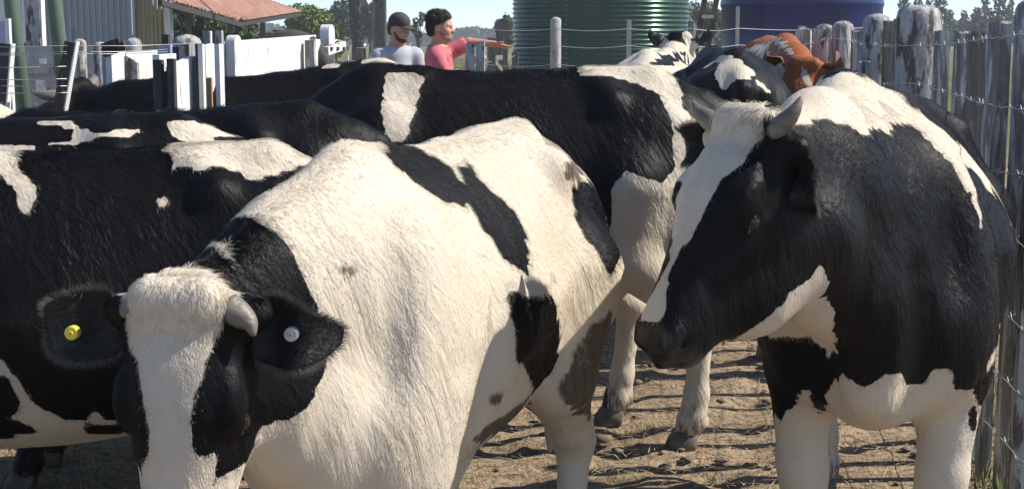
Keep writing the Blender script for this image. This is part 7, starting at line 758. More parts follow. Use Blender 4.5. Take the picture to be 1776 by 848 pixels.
GRASS = [simple('green_grass', (.085,.15,.03), .7, var=.35, scale=10), simple('parched_grass', (.34,.30,.13), .8, var=.3, scale=10)]
sp = []
for _ in range(2600):                                   # along the foot of the stake fence
    y = random.uniform(4.2, 9.5); x = np.interp(y, [4.2, 4.9, 6.7, 7.8, 10.5], [1.60, 1.68, 1.87, 1.96, 2.02]) + abs(random.gauss(0, .22)) - .06
    sp.append((x, y, 0, random.uniform(0, 6.28), random.uniform(.04, .17), random.uniform(.004, .008), random.uniform(.7, 1.5), random.uniform(.05, .5), random.random() < .35))
for _ in range(1500):                                   # patch between the legs of the cow by the white bull
    sp.append((random.uniform(-2.2, -1.0), random.uniform(3.8, 5.6), 0, random.uniform(0, 6.28), random.uniform(.03, .10), random.uniform(.003, .006), random.uniform(.5, 1.5), random.uniform(.05, .5), random.random() < .6))
blades('grass', GRASS, sp)
sp = []
for _ in range(5000):
    y = random.uniform(20, 46); x = random.uniform(-.13, .02) * y if random.random() < .8 else random.uniform(.12, .2) * y
    sp.append((x, y, gz(x, y), random.uniform(0, 6.28), random.uniform(.15, .45), random.uniform(.02, .05), random.uniform(.7, 1.5), random.uniform(.05, .4), random.random() < .3))
blades('field_grass', GRASS, sp)

# ------------------------------------------------------------------ stake fence with big round posts
WOOD = simple('weathered_wood', (.19,.18,.165), .9, var=.45, scale=9, bump=.8, bscale=24, stretch=(5,5,.6), c2=(.48,.48,.47), c2amt=(.50,.58), c2scale=7)
WOOD2 = simple('bare_grey_wood', (.17,.145,.115), .9, var=.4, scale=8, bump=.8, bscale=22, stretch=(6,6,.5), c2=(.33,.32,.30), c2amt=(.56,.66), c2scale=9)
LIME = simple('limewashed_wood', (.36,.355,.345), .9, var=.3, scale=12, bump=1.0, bscale=20, stretch=(3,3,.9), c2=(.095,.08,.066), c2amt=(.50,.58), c2scale=6.5)
WHITE = simple('whitewashed_board', (.66,.65,.62), .85, var=.10, scale=7, bump=.5, bscale=26, stretch=(4,4,.8), c2=(.33,.31,.28), c2amt=(.57,.68), c2scale=8)
WIRE = simple('galvanised_wire', (.46,.46,.45), .45, metal=.6, var=.2, scale=40)
DARKW = simple('dark_wood_and_shaded_planks', (.040,.036,.034), .85, var=.5, scale=10, bump=.8, bscale=26, stretch=(6,6,.6), c2=(.17,.165,.16), c2amt=(.60,.70), c2scale=9)  # dark wood; also colours in the shade on chute and tilted plank fronts

FX = lambda y: float(np.interp(y, [3.6, 4.2, 4.9, 6.7, 7.8, 10.6], [1.53, 1.60, 1.68, 1.87, 1.96, 2.03]))
fence = empty('stake_fence', (1.87, 6.7, 0)); tag(fence, 'old fence of grey wooden stakes and thick limewashed round posts strung with barbed wire', 'fence')
FO = Vector((1.87, 6.7, 0))
def fadd(o): o.parent = fence; o.location = -FO; return o
def round_post(x, y, r, h, m, lean=(0, 0), dome=1.0, name='post'):
    k = MB(); P, rr = [], []
    for t in np.linspace(0, 1, 9): P.append((x + lean[0] * t, y + lean[1] * t, h * t - .0 * r - (r * .55 * dome) * (t == 1) * 0)); rr.append(r * (1 + random.uniform(-.03, .03)))
    top = Vector(P[-1])
    for a in (.35, .65, .85, .97): P.append(tuple(top + Vector((0, 0, r * .62 * dome * math.sin(a * math.pi / 2))))); rr.append(r * math.cos(a * math.pi / 2))
    k.tube(P, rr, 18); return k.build(name, m, None, True)
for x, y, r, h, m in ((1.735, 4.86, .058, 1.66, WOOD), (1.87, 6.7, .105, 1.66, LIME), (1.955, 7.82, .074, 1.66, LIME), (1.985, 8.75, .066, 1.64, WOOD), (2.005, 9.35, .064, 1.63, LIME), (2.02, 10.1, .056, 1.62, LIME)):
    o = fadd(round_post(x, y, r, h, m))
ST = []
y = 4.32
while y < 10.3:
    if min(abs(y - q) for q in (4.86, 6.7, 7.82, 8.75, 9.35, 10.1)) > .11: ST.append(y)
    y += random.uniform(.265, .33)
ST.append(5.03)
wood_cycle = [WOOD, LIME, WOOD, WOOD2, WOOD, WOOD]
for i, y in enumerate(ST):
    k = MB(); x = FX(y) + random.uniform(.0, .02); w, d = random.uniform(.024, .032), random.uniform(.019, .025); h = random.uniform(1.57, 1.63) + (.04 if y > 7 else 0); lx, ly = random.uniform(-.012, .012), random.uniform(-.03, .03)
    z0 = random.uniform(.0, .03); prev = None
    V, Fq = [], []
    zs = [z0, .4, .8, 1.2, h - .01, h]
    for j, z in enumerate(zs):
        s = .93 if j == len(zs) - 1 else 1; jx, jy = random.uniform(-.003, .003), random.uniform(-.003, .003); t = z / 1.6
        for a, b in ((-1,-1),(1,-1),(1,1),(-1,1)): V.append((x + a * d * s + lx * t + jx, y + b * w * s + ly * t + jy, z))
    for j in range(len(zs) - 1):
        for e in range(4): Fq.append((j*4+e, j*4+(e+1)%4, (j+1)*4+(e+1)%4, (j+1)*4+e))
    Fq += [(3,2,1,0), tuple(len(V) - 4 + e for e in range(4))]
    k.add(V, Fq); fadd(k.build('stake', wood_cycle[i % 6], None, False))
for zi, z in enumerate((.26, .48, .70, .92, 1.14, 1.36, 1.56)):
    P, pts_y = [], np.arange(3.7, 10.5, .06)
    for q, y in enumerate(pts_y):
        P.append((FX(y) - .045 - (.02 if abs(y - 6.7) < .15 else 0) * 3 + .006 * math.sin(y * 5 + zi), y, z + .018 * math.sin(y * 1.7 + zi * 2) - .02 * abs(math.sin((y - 6.7) * 1.45)) + random.uniform(-.004, .004)))
    k = MB(); k.tube(P, .0021, 5)
    for y in ST:                                        # tie loops at each stake
        x = FX(y) - .04; zz = z + .018 * math.sin(y * 1.7 + zi * 2) - .02 * abs(math.sin((y - 6.7) * 1.45))
        k.tube([(x - .008, y - .035, zz + .012), (x - .016, y, zz - .004), (x - .008, y + .035, zz + .012)], .0018, 4)
    for y in np.arange(3.9, 10.3, .31):                 # barbs
        x = FX(y) - .045; zz = z + .018 * math.sin(y * 1.7 + zi * 2) - .02 * abs(math.sin((y - 6.7) * 1.45))
        k.bar((x, y - .012, zz - .012), (x, y + .012, zz + .014), .0022, .0022); k.bar((x - .01, y + .01, zz - .012), (x + .01, y - .008, zz + .012), .0022, .0022)
    fadd(k.build('wire', WIRE, None, True))
for y, z in ((6.72, 1.30), (6.70, 1.02), (6.71, .80), (7.8, 1.45)):
    k = MB(); x = FX(y) - .118 + (.03 if y > 7 else 0); k.tube([(x + .01, y + .09, z), (x - .012, y + .03, z + .004), (x - .012, y - .05, z + .004), (x + .02, y - .11, z)], .0035, 5); fadd(k.build('staple_loop', WIRE, None, True))
# striped marker board wired behind the fence
BLUE = simple('faded_blue_paint', (.075,.11,.24), .5, var=.2); 
sb = empty('marker_board', (2.32, 8.6, 0)); tag(sb, 'narrow blue board with slanted white stripes on a post behind the stakes', 'marker')
k = MB(); k.box((-.13, .02, 0), (-.09, .06, 1.60)); k.box((.05, .02, 0), (.09, .06, 1.60)); k.build('post', WOOD2, sb)
for cx in (-.11, .07):
    k = MB(); k.box((cx - .06, 0, .95), (cx + .06, .018, 1.58)); k.build('board', BLUE, sb)
    k = MB()
    for z in (1.0, 1.26, 1.46): k.add([(cx - .06, -.003, z), (cx + .06, -.003, z + .08), (cx + .06, -.003, z + .17), (cx - .06, -.003, z + .09)], [(0, 1, 2, 3)])
    k.build('stripe', WHITE, sb)

# ------------------------------------------------------------------ tanks
GREEN = None
def paint(name, c, rough, metal=0.0, dirt=(.2,.19,.16), amt=(.6,.72)):
    m, t, b = mat(name); N = NT(t)
    v = N.coord((1.2, 1.2, .25)); col = N.ramp(N.noise(v, 5, 5, .6), [(.3, tuple(x * .8 for x in c)), (.7, tuple(x * 1.15 for x in c))])
    col = N.mix(N.math('MULTIPLY', N.ramp(N.noise(v, 9, 6, .7), [(amt[0], (0,0,0)), (amt[1], (1,1,1))]), .6), col, dirt)
    N.l(col, b.inputs['Base Color']); b.inputs['Roughness'].default_value = rough; b.inputs['Metallic'].default_value = metal
    return m
GREEN = paint('green_corrugated_steel', (.040,.095,.065), .24, .6)
STEEL = paint('dull_steel', (.35,.35,.34), .5, .7)
gt = empty('water_tank', (2.43, 40, .60)); tag(gt, 'large round dark green corrugated steel water tank', 'tank', 'storage tanks')
def ringed(R0, z0, z1, pitch, amp, nseg=96, step=12):
    nz = int((z1 - z0) / pitch * step); V = []
    for i in range(nz + 1):
        z = z0 + (z1 - z0) * i / nz; r = R0 + amp * math.sin(2 * math.pi * (z - z0) / pitch)
        for j in range(nseg): a = 2 * math.pi * j / nseg; V.append((r * math.cos(a), r * math.sin(a), z))
    I = np.arange((nz + 1) * nseg).reshape(nz + 1, nseg); J = np.roll(I, -1, 1)
    return np.array(V), np.stack([I[:-1], J[:-1], J[1:], I[1:]], -1).reshape(-1, 4)
V, Q = ringed(2.40, .0, 4.6, .123, .020, 128); mesh_obj('wall', V, Q, GREEN, gt, True)
k = MB(); k.tube([(0, 0, 4.6), (0, 0, 4.62), (0, 0, 5.2)], [2.46, 2.46, .2], 64); k.build('roof', GREEN, gt, False)
for i in range(8):
    a = i * math.pi / 4 + .35; k = MB()
    for z in np.arange(.06, 4.6, .123): k.tube([((2.418) * math.cos(a), 2.418 * math.sin(a), z), (2.44 * math.cos(a), 2.44 * math.sin(a), z)], .012, 6)
    k.build('bolt_row', STEEL, gt)
k = MB(); k.tube([(0, 0, -.6), (0, 0, 0.0)], [2.9, 2.62], 48); tp = k.build('base', simple('tank_base_earth', (.2,.16,.08), .95, var=.4, scale=4, bump=.6, c2=(.14,.15,.05), c2amt=(.5,.6)), gt)
DBLUE = paint('dark_blue_plastic', (.006,.014,.095), .34, 0, (.03,.05,.16))
bt = empty('water_tank', (4.2, 21.2, gz(0, 21.2))); tag(bt, 'smooth dark blue plastic tank behind the stake fence', 'tank', 'storage tanks')
prof = [(1.10, 0), (1.14, .06), (1.15, .3), (1.15, .95), (1.165, .98), (1.165, 1.04), (1.15, 1.07), (1.15, 1.9), (1.165, 1.93), (1.165, 1.99), (1.15, 2.02), (1.15, 2.7), (1.08, 2.86), (.8, 3.0), (.4, 3.08), (.38, 3.2), (.02, 3.22)]
k = MB(); k.tube([(0, 0, z) for r, z in prof], [r for r, z in prof], 72); k.build('shell', DBLUE, bt, True)
k = MB(); k.tube([(.3, -1.2, .25), (.3, -1.45, .25), (.3, -1.45, .9), (.75, -1.45, .9)], .028, 10); k.tube([(.75, -1.45, 0), (.75, -1.45, .92)], .025, 10); k.build('outlet_pipe', STEEL, bt, True)
# leaning ladder
BR = simple('old_brown_timber', (.060,.036,.024), .85, var=.4, scale=8, bump=.5, bscale=25, stretch=(1,1,.2)); PINK = simple('pale_rung', (.55,.45,.40), .7, var=.15)
ld = empty('ladder', (2.31, 19.8, gz(0, 19.8))); tag(ld, 'brown wooden ladder with pale rungs leaning beside the blue tank', 'ladder')
for s in (0, .165):
    k = MB(); k.bar((s - .02, 0, 0), (s + .52, .55, 3.0), .07, .05, (0, 1, 0)); k.build('rail', BR, ld)
for i in range(9):
    t = .1 + i * .1; k = MB(); k.bar((-.02 + .54 * t, .55 * t - .03, 3 * t), (.145 + .54 * t, .55 * t - .03, 3 * t), .02, .045, (0, 0, 1)); k.build('rung', PINK if i in (3, 5, 4) else BR, ld)

# ------------------------------------------------------------------ post and wire fences beyond the yard
def wire_fence(label, posts, wires, group=None, rails=()):
    x0, y0 = posts[0][0], posts[0][1]; o = empty('wire_fence', (x0, y0, 0)); tag(o, label, 'fence', group); off = Vector((-x0, -y0, 0))
    for x, y, r, h, m, kind in posts:
        b0 = gz(x, y) - .05
        if kind == 'round':
            q = round_post(x, y, r, b0 + h, m)
        else:
            k = MB(); k.box((x - r, y - r, b0), (x + r, y + r, b0 + h), jit=r * .12); q = k.build('post', m)
        q.parent = o; q.location = off
    for h in wires:
        k = MB(); P = []
        for i in range(len(posts) - 1):
            a, b = posts[i], posts[i + 1]
            for t in np.linspace(0, 1, 7)[: 7 if i == len(posts) - 2 else 6]:
                x, y = a[0] * (1 - t) + b[0] * t, a[1] * (1 - t) + b[1] * t; P.append((x, y - a[2] - .004, gz(x, y) + h - .03 * math.sin(math.pi * t)))
        k.tube(P, .0042, 5); q = k.build('wire', WIRE, o, True); q.location = off
    for (xa, ya, za), (xb, yb, zb) in rails:
        k = MB(); k.bar((xa, ya, za), (xb, yb, zb), .035, .07, (0, 0, 1)); q = k.build('rail', WOOD2, o); q.location = off
    return o
PALE = simple('pale_round_post', (.38,.37,.34), .9, var=.25, scale=8, bump=.7, bscale=20, stretch=(3,3,.6), c2=(.16,.15,.13), c2amt=(.56,.68), c2scale=6)
wire_fence('wire fence with a pale round post in front of the green tank', [(-.40, 18.3, .04, 1.55, WOOD2, 'sq'), (.545, 18.2, .070, 1.81, PALE, 'round'), (1.46, 18.2, .028, 1.82, PALE, 'sq'), (2.24, 18.3, .03, 1.80, WOOD2, 'sq'), (2.86, 18.5, .022, 1.98, PALE, 'sq'), (4.6, 19.0, .03, 1.8, WOOD2, 'sq')], (.45, .72, .98, 1.22, 1.45, 1.66), 'wire fences beyond the yard')
wire_fence('wooden rail fence with square posts past the pointing man', [(-1.68, 16.2, .065, 1.52, WOOD2, 'sq'), (-.31, 22, .06, 1.5, WOOD2, 'sq'), (-.16, 23.2, .09, 1.72, WOOD2, 'sq'), (.05, 24.2, .05, 1.2, WOOD2, 'sq')], (.8, 1.1), 'wire fences beyond the yard',
    [((-2.9, 20, gz(0, 20) + 1.12), (-.3, 22, gz(0, 22) + 1.12)), ((-.32, 22.0, gz(0, 22) + 1.15), (-.02, 24.1, gz(0, 22) + 1.15)), ((-.32, 22.0, gz(0, 22) + .72), (-.02, 24.1, gz(0, 22) + .72)), ((-.31, 22, gz(0, 22) + 1.15), (-.1, 23.6, gz(0, 22) + .85))])
wp = empty('gate_post', (-.235, 9.2, 0)); tag(wp, 'pair of stout whitewashed posts under the pointing arm', 'post')
for dx, h in ((-.033, 1.545), (.036, 1.56)):
    k = MB(); k.box((dx - .029, -.05, 0), (dx + .029, .05, h), jit=.004); k.build('board', LIME, wp)
wp2 = empty('fence_post', (-.78, 15.2, 0)); tag(wp2, 'short thin white marker post in the field behind the gate', 'post')
k = MB(); k.box((-.02 - .95, -.02, gz(0, 15)), (.02 - .95, .02, 1.42)); k.build('shaft', WHITE, wp2)

# ------------------------------------------------------------------ whitewashed chute, gate and leaning planks
def gpx(px, y, Y):                                      # where a sight line meets the plane at depth Y (layout arithmetic)
    return ((px - 888) / 2503 * Y, Y, 1.55 - Y * math.tan(math.radians(7.95) + math.atan((y - 424) / 2503)))
gatex = empty('board_gate', (-1.34, 8.2, 0)); tag(gatex, 'wide white wooden board gate between two round-topped white posts', 'gate')
gatex.rotation_euler.z = math.atan2(1.2, .341); GL = math.hypot(1.2, .341)
def on_gate(px):                                        # distance along the gate from its near post
    t = (px - 888) / 2503; return (t * 7.6 + 1.512) / (.341 - t * 1.2) * GL - GL / 2
def round_board(o, cx, y, w, t, z0, z1, m, name='post'):
    k = MB(); V = []; n = 12
    pts_ = [(cx - w, z0), (cx + w, z0)] + [(cx + w * math.cos(a), z1 - w + w * math.sin(a)) for a in np.linspace(0, math.pi, n)]
    for yy in (y, y + t): V += [(a, yy, b) for a, b in pts_]
    m_ = len(pts_); F = [tuple(range(m_)), tuple(range(2 * m_ - 1, m_ - 1, -1))] + [(i, m_ + i, m_ + (i + 1) % m_, (i + 1) % m_) for i in range(m_)]
    k.add(V, F); return k.build(name, m, o)
ga, gb = on_gate(393), on_gate(553)
for i, (z0, z1) in enumerate(((.86, 1.07), (1.075, 1.30), (1.305, 1.555))):
    k = MB(); tl = .042 if i == 2 else 0
    k.add([(ga, 0, z0), (gb, .004 * i, z0 + .01), (gb, .004 * i, z1 + tl), (ga, 0, z1), (ga, .03, z0), (gb, .03, z0 + .01), (gb, .03, z1 + tl), (ga, .03, z1)], [(0,1,2,3),(7,6,5,4),(0,4,5,1),(3,2,6,7),(1,5,6,2),(0,3,7,4)]); k.build('board', WHITE, gatex)
round_board(gatex, on_gate(400), -.055, .040, .05, .55, 1.59, WHITE); round_board(gatex, on_gate(565), -.05, .045, .06, .5, 1.66, WHITE)
k = MB(); k.box((on_gate(528), -.07, .8), (on_gate(532), -.012, 1.565)); k.build('jamb', WOOD, gatex)
k = MB(); k.box((on_gate(536), -.05, .8), (on_gate(545), -.012, 1.57)); k.build('jamb', WHITE, gatex)
k = MB(); k.bar((on_gate(546), -.085, 1.50), (on_gate(577), -.085, 1.535), .025, .05, (0, 0, 1)); k.build('hinge_board', WHITE, gatex)
k = MB()
for q in (549, 560, 571): k.box((on_gate(q), -.105, 1.505), (on_gate(q) + .03, -.094, 1.525))
k.build('bolt', DARKW, gatex)
k = MB(); k.tube([(on_gate(549), -.10, 1.54), (on_gate(556), -.11, 1.565), (on_gate(567), -.11, 1.56)], .005, 6); k.build('latch_wire', WIRE, gatex)
ty = empty('old_tyre', (-1.335, 8.75, 0)); tag(ty, 'old dark tyre hung upright behind the gate post', 'tyre')
bmt = MB(); n1, n2 = 28, 10; V, F = [], []
for i in range(n1):
    a = 2 * math.pi * i / n1
    for j in range(n2):
        b = 2 * math.pi * j / n2; r = .215 + .075 * math.cos(b); V.append((r * math.cos(a), .09 * math.sin(b), 1.34 + r * math.sin(a)))
for i in range(n1):
    for j in range(n2): F.append((i*n2+j, i*n2+(j+1)%n2, ((i+1)%n1)*n2+(j+1)%n2, ((i+1)%n1)*n2+j))
bmt.add(V, F); bmt.build('tread', simple('old_rubber', (.045,.040,.038), .85, var=.4, scale=14, bump=.5), ty, True)
k = MB(); k.box((-.03, .1, 0), (.03, .16, 1.2)); k.build('stake', WOOD2, ty)

ch = empty('cattle_chute', (-1.35, 6.25, 0)); tag(ch, 'whitewashed plank cattle chute with tall grey posts', 'chute')
def cb(name, px0, px1, ya, yb, Y, t, m, skew=0, ytop2=None, dep2=0.0):
    a = gpx(px0, yb, Y); b = gpx(px1, yb, Y + dep2); zt0 = gpx(px0, ya, Y)[2]; zt1 = gpx(px1, ya if ytop2 is None else ytop2, Y + dep2)[2]; zb = min(a[2], b[2]) - .5
    o = Vector((-1.35, 6.25, 0)); k = MB(); s = skew
    V = [(a[0], a[1], zb), (b[0], b[1], zb), (b[0] + s, b[1], zt1), (a[0] + s, a[1], zt0)]; V += [(x - (t if dep2 else 0), y + (0 if dep2 else t), z) for x, y, z in V]
    V = [tuple(Vector(v) - o) for v in V]
    k.add(V, [(0,1,2,3),(7,6,5,4),(0,4,5,1),(3,2,6,7),(1,5,6,2),(0,3,7,4)]); return k.build(name, m, ch)
cb('plank', 269, 284, 104, 188, 6.15, .05, DARKW); cb('plank', 284.5, 292, 124, 188, 6.16, .04, DARKW); cb('plank', 293, 305, 102, 188, 6.15, .05, DARKW)  # fronts coloured dark for the shade on them, beside the lit white side
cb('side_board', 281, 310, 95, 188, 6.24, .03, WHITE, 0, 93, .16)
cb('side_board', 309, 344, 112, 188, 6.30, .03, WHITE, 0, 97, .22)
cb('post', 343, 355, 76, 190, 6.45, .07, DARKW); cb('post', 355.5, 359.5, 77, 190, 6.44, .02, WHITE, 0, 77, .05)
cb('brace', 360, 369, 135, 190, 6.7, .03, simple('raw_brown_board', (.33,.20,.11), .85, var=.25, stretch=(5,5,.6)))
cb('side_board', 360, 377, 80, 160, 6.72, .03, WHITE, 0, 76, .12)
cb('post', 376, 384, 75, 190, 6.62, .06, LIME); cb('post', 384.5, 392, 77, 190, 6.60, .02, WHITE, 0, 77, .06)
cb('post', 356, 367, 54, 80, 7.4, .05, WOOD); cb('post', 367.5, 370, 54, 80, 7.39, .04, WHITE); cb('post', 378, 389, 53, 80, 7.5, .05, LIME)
hd = empty('head_bail', (-1.9, 7.35, 0)); tag(hd, 'white square bail post with a dark clamp on top', 'post')
def hb(name, px0, px1, ya, yb, Y, t, m, ya2=None, dep=0.0):
    a = gpx(px0, yb, Y); zt0 = gpx(px0, ya, Y)[2]; zt1 = gpx(px1, ya if ya2 is None else ya2, Y)[2]; b = gpx(px1, yb, Y + dep); o = Vector((-1.9, 7.35, 0)); k = MB(); zb = a[2] - .6
    V = [(a[0], Y, zb), (b[0], Y + dep, zb), (b[0], Y + dep, zt1), (a[0], Y, zt0)]; V += [(x - (t if dep else 0), y + (0 if dep else t), z) for x, y, z in V]; V = [tuple(Vector(v) - o) for v in V]
    k.add(V, [(0,1,2,3),(7,6,5,4),(0,4,5,1),(3,2,6,7),(1,5,6,2),(0,3,7,4)]); return k.build(name, m, hd)
BLUEW = simple('blue_grey_block_and_shaded_face', (.27,.30,.40), .8, var=.2, scale=9, bump=.4)  # blue-grey blocks, and the shade on the white bail post as colour
hb('board', 182, 190, 92, 145, 7.35, .05, BLUEW); hb('board', 190.5, 198, 92, 145, 7.36, .05, BLUEW); hb('board', 198.5, 222, 90, 145, 7.32, .03, WHITE, None, .14)  # first two boards paint the post's shaded left face, the white one its lit face
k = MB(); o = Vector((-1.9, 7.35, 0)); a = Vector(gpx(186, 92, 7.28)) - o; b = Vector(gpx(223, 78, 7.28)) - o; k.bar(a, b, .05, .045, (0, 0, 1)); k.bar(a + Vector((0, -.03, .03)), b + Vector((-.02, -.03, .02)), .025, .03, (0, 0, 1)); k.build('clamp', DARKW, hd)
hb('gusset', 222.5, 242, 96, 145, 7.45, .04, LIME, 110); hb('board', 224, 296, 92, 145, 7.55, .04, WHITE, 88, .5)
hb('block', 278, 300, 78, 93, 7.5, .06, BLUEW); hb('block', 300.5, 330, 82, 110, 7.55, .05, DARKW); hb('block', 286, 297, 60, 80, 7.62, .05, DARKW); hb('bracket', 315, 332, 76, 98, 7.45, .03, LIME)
bp = round_post(*gpx(329, 100, 8.6)[:2], .088, 1.545, LIME, name='strainer_post'); tag(bp, 'thick domed strainer post behind the cattle chute', 'post', 'round posts at the chute')
for px, yt, Y, r, lab in ((238, 66, 9.0, .05, 'domed round post beside the dark clamp'), (180, 71, 8.4, .04, 'slim domed post left of the dark clamp'), (145, 66, 9.4, .04, 'slim round post behind the tilted plank')):
    x, y, z = gpx(px, yt, Y); o = round_post(x, y, r, z - .03, LIME, name='round_post'); tag(o, lab, 'post', 'round posts at the chute')
# leaning planks and wires on the left
lf = empty('plank_fence', (-2.05, 6.6, 0)); tag(lf, 'fence of two tilted dark planks strung with plain wires', 'fence')
lo_ = Vector((-2.05, 6.6, 0))
for pa, pb, w in ((((4, 190), (18, 76)), None, .058), (((106, 190), (131, 73)), None, .05)):
    a, b = Vector(gpx(*pa[0], 6.6)), Vector(gpx(*pa[1], 6.6)); a = a + (a - b) * .6
    k = MB(); k.bar(a - lo_, b - lo_, w, .05, (0, 1, 0)); k.build('plank', DARKW, lf)
    k = MB(); n_ = Vector((w * .55, .0, 0)); k.bar(a - lo_ + n_, b - lo_ + n_, .006, .052, (0, 1, 0)); k.build('lit_edge', WHITE, lf)  # thin white strip paints the sunlit right edge of the plank
for wi, (yl, yr) in enumerate(((81, 76), (92, 86), (95, 90), (116, 113), (137, 135), (147, 150), (160, 160))):
    a, m1 = Vector(gpx(-60, yl, 6.58)), Vector(gpx(120, (yl + yr) / 2 + 1, 6.57)); P = [a - lo_, (a + m1) / 2 - lo_ - Vector((0, 0, .004)), m1 - lo_]
    if wi < 3: b = Vector(gpx(296 if wi else 340, yr, 7.0)); P += [(m1 + b) / 2 - lo_ - Vector((0, 0, .006)), b - lo_]
    k = MB(); k.tube(P, .0019, 5); k.build('wire', WIRE, lf, True)
POLE = simple('green_painted_pipe', (.085,.125,.085), .45, var=.18, scale=5, c2=(.05,.07,.05), c2amt=(.6,.7))
for px, Y, lab in ((34, 9.0, 'green steel pole at the edge of the shed'), (108, 9.1, 'green steel pole in front of the ribbed wall')):
    x0, _, z0 = gpx(px + 7, 150, Y); x1, _, z1 = gpx(px - 3, 10, Y); d = (x1 - x0) / (z1 - z0)
    o = empty('steel_pole', (x0 - z0 * d, Y, 0)); tag(o, lab, 'pole', 'green poles of the shed')
    k = MB(); k.tube([(0, 0, 0), (d * 1.8, 0, 1.8), (d * 3.6, 0, 3.6)], .046, 20); k.build('pipe', POLE, o, True)
    k = MB(); k.tube([(0, 0, 0), (0, 0, .02)], .11, 16); k.build('base_plate', POLE, o)
# shed
SHEET = simple('grey_ribbed_sheet', (.30,.30,.325), .55, metal=.15, var=.12, scale=3, stretch=(1,1,.15), c2=(.22,.21,.21), c2amt=(.6,.7), c2scale=3)
OCHRE = simple('ochre_planks', (.34,.27,.15), .85, var=.25, scale=5, bump=.4, stretch=(4,4,.4))
sh = empty('shed', (-8.3, 24, gz(0, 24))); tag(sh, 'grey ribbed sheet metal shed with ochre plank bay', 'shed')
def ribbed(x0, x1, y, z0, z1, pitch, amp):
    n = int((x1 - x0) / pitch * 8); V = []
    for zi in (z0, z1):
        for i in range(n + 1):
            x = x0 + (x1 - x0) * i / n; ph = (i % 8) / 8; d = amp if ph < .4 else -amp; V.append((x, y + d, zi))
    F = [(i, i + 1, n + 2 + i, n + 1 + i) for i in range(n)]; return V, F
x0, x1, x2 = (v - -8.3 for v in (gpx(112, 0, 24)[0], gpx(226, 0, 24)[0], gpx(242, 0, 24)[0]))
V, F = ribbed(x0 - 2.5, x1, 0, 0, 4.2, .10, .012); mesh_obj('sheet_wall', V, F, SHEET, sh, False)
V, F = ribbed(x1 + .015, x2, -.03, 0, 4.2, .10, .012); mesh_obj('sheet_wall', V, F, SHEET, sh, False)
p0, p1 = gpx(243, 0, 24)[0] + 8.3, gpx(292, 0, 24)[0] + 8.3
n = 7
for i in range(n):
    a = p0 + (p1 - p0) * i / n; b = p0 + (p1 - p0) * (i + 1) / n - .012; k = MB(); k.box((a, .1 + random.uniform(0, .02), .98), (b, .13, 4.2)); k.build('plank', OCHRE, sh)
k = MB(); k.box((p0, .04, .5), (p1, .12, .97)); k.build('sill_board', simple('pale_sill_board', (.45,.40,.30), .8, var=.2), sh)
k = MB(); k.box((p1 + .005, -.05, 0), (p1 + .11, .12, 1.98), jit=.01); k.build('post', WHITE, sh)
k = MB(); k.box((x0 - 2.6, -.06, 4.2), (p1 + .3, 3.0, 4.3)); k.build('roof', SHEET, sh)
k = MB(); k.box((x0 - 2.5, 2.8, 0), (p1 - .9, 2.9, 4.2)); k.build('back_wall', SHEET, sh)
CONC = simple('stained_concrete', (.34,.33,.315), .95, var=.25, scale=4, bump=.5, bscale=16, c2=(.62,.61,.58), c2amt=(.57,.62), c2scale=3)
cw = empty('concrete_wall', (-4.0, 11.8, 0)); tag(cw, 'stained grey concrete pen wall behind the tilted planks', 'wall')
k = MB(); k.box((-1.3, 0, 0), (.86, .15, 1.52), jit=.01); k.build('panel', CONC, cw)
k = MB(); k.box((-1.3, -.03, 1.30), (.86, -.004, 1.38)); k.build('rail', LIME, cw)
for a, b, c, d in ((64, 82, 139, 160), (71, 83, 102, 122)):
    q0, q1 = gpx(a, d, 11.75), gpx(b, c, 11.75); k = MB(); k.box((q0[0] + 4, -.02, q0[2]), (q1[0] + 4, -.004, q1[2])); k.build('whitewash_patch', WHITE, cw)
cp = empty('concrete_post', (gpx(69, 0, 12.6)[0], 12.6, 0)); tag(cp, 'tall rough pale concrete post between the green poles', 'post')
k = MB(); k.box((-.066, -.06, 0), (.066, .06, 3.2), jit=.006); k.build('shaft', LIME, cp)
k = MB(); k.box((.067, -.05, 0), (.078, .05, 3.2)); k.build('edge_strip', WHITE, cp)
wb = empty('white_doorway', (gpx(47, 0, 14)[0], 14, 0)); tag(wb, 'bright white boarded panel behind the green pole', 'panel')
k = MB()
for i in range(5): 
    k = MB(); k.box((-.30 + i * .075, 0, 1.55), (-.23 + i * .075, .03, 3.4)); k.build('board', WHITE, wb)
k = MB(); k.box((-.36, .032, 0), (.1, .06, 3.4)); k.build('frame', LIME, wb)
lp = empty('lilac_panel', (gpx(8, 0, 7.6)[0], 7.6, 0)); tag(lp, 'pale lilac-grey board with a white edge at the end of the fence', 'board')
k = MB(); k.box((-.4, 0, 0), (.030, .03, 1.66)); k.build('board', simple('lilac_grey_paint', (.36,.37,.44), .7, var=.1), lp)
k = MB(); k.box((.031, -.004, 0), (.052, .034, 1.675)); k.build('edge_strip', WHITE, lp)
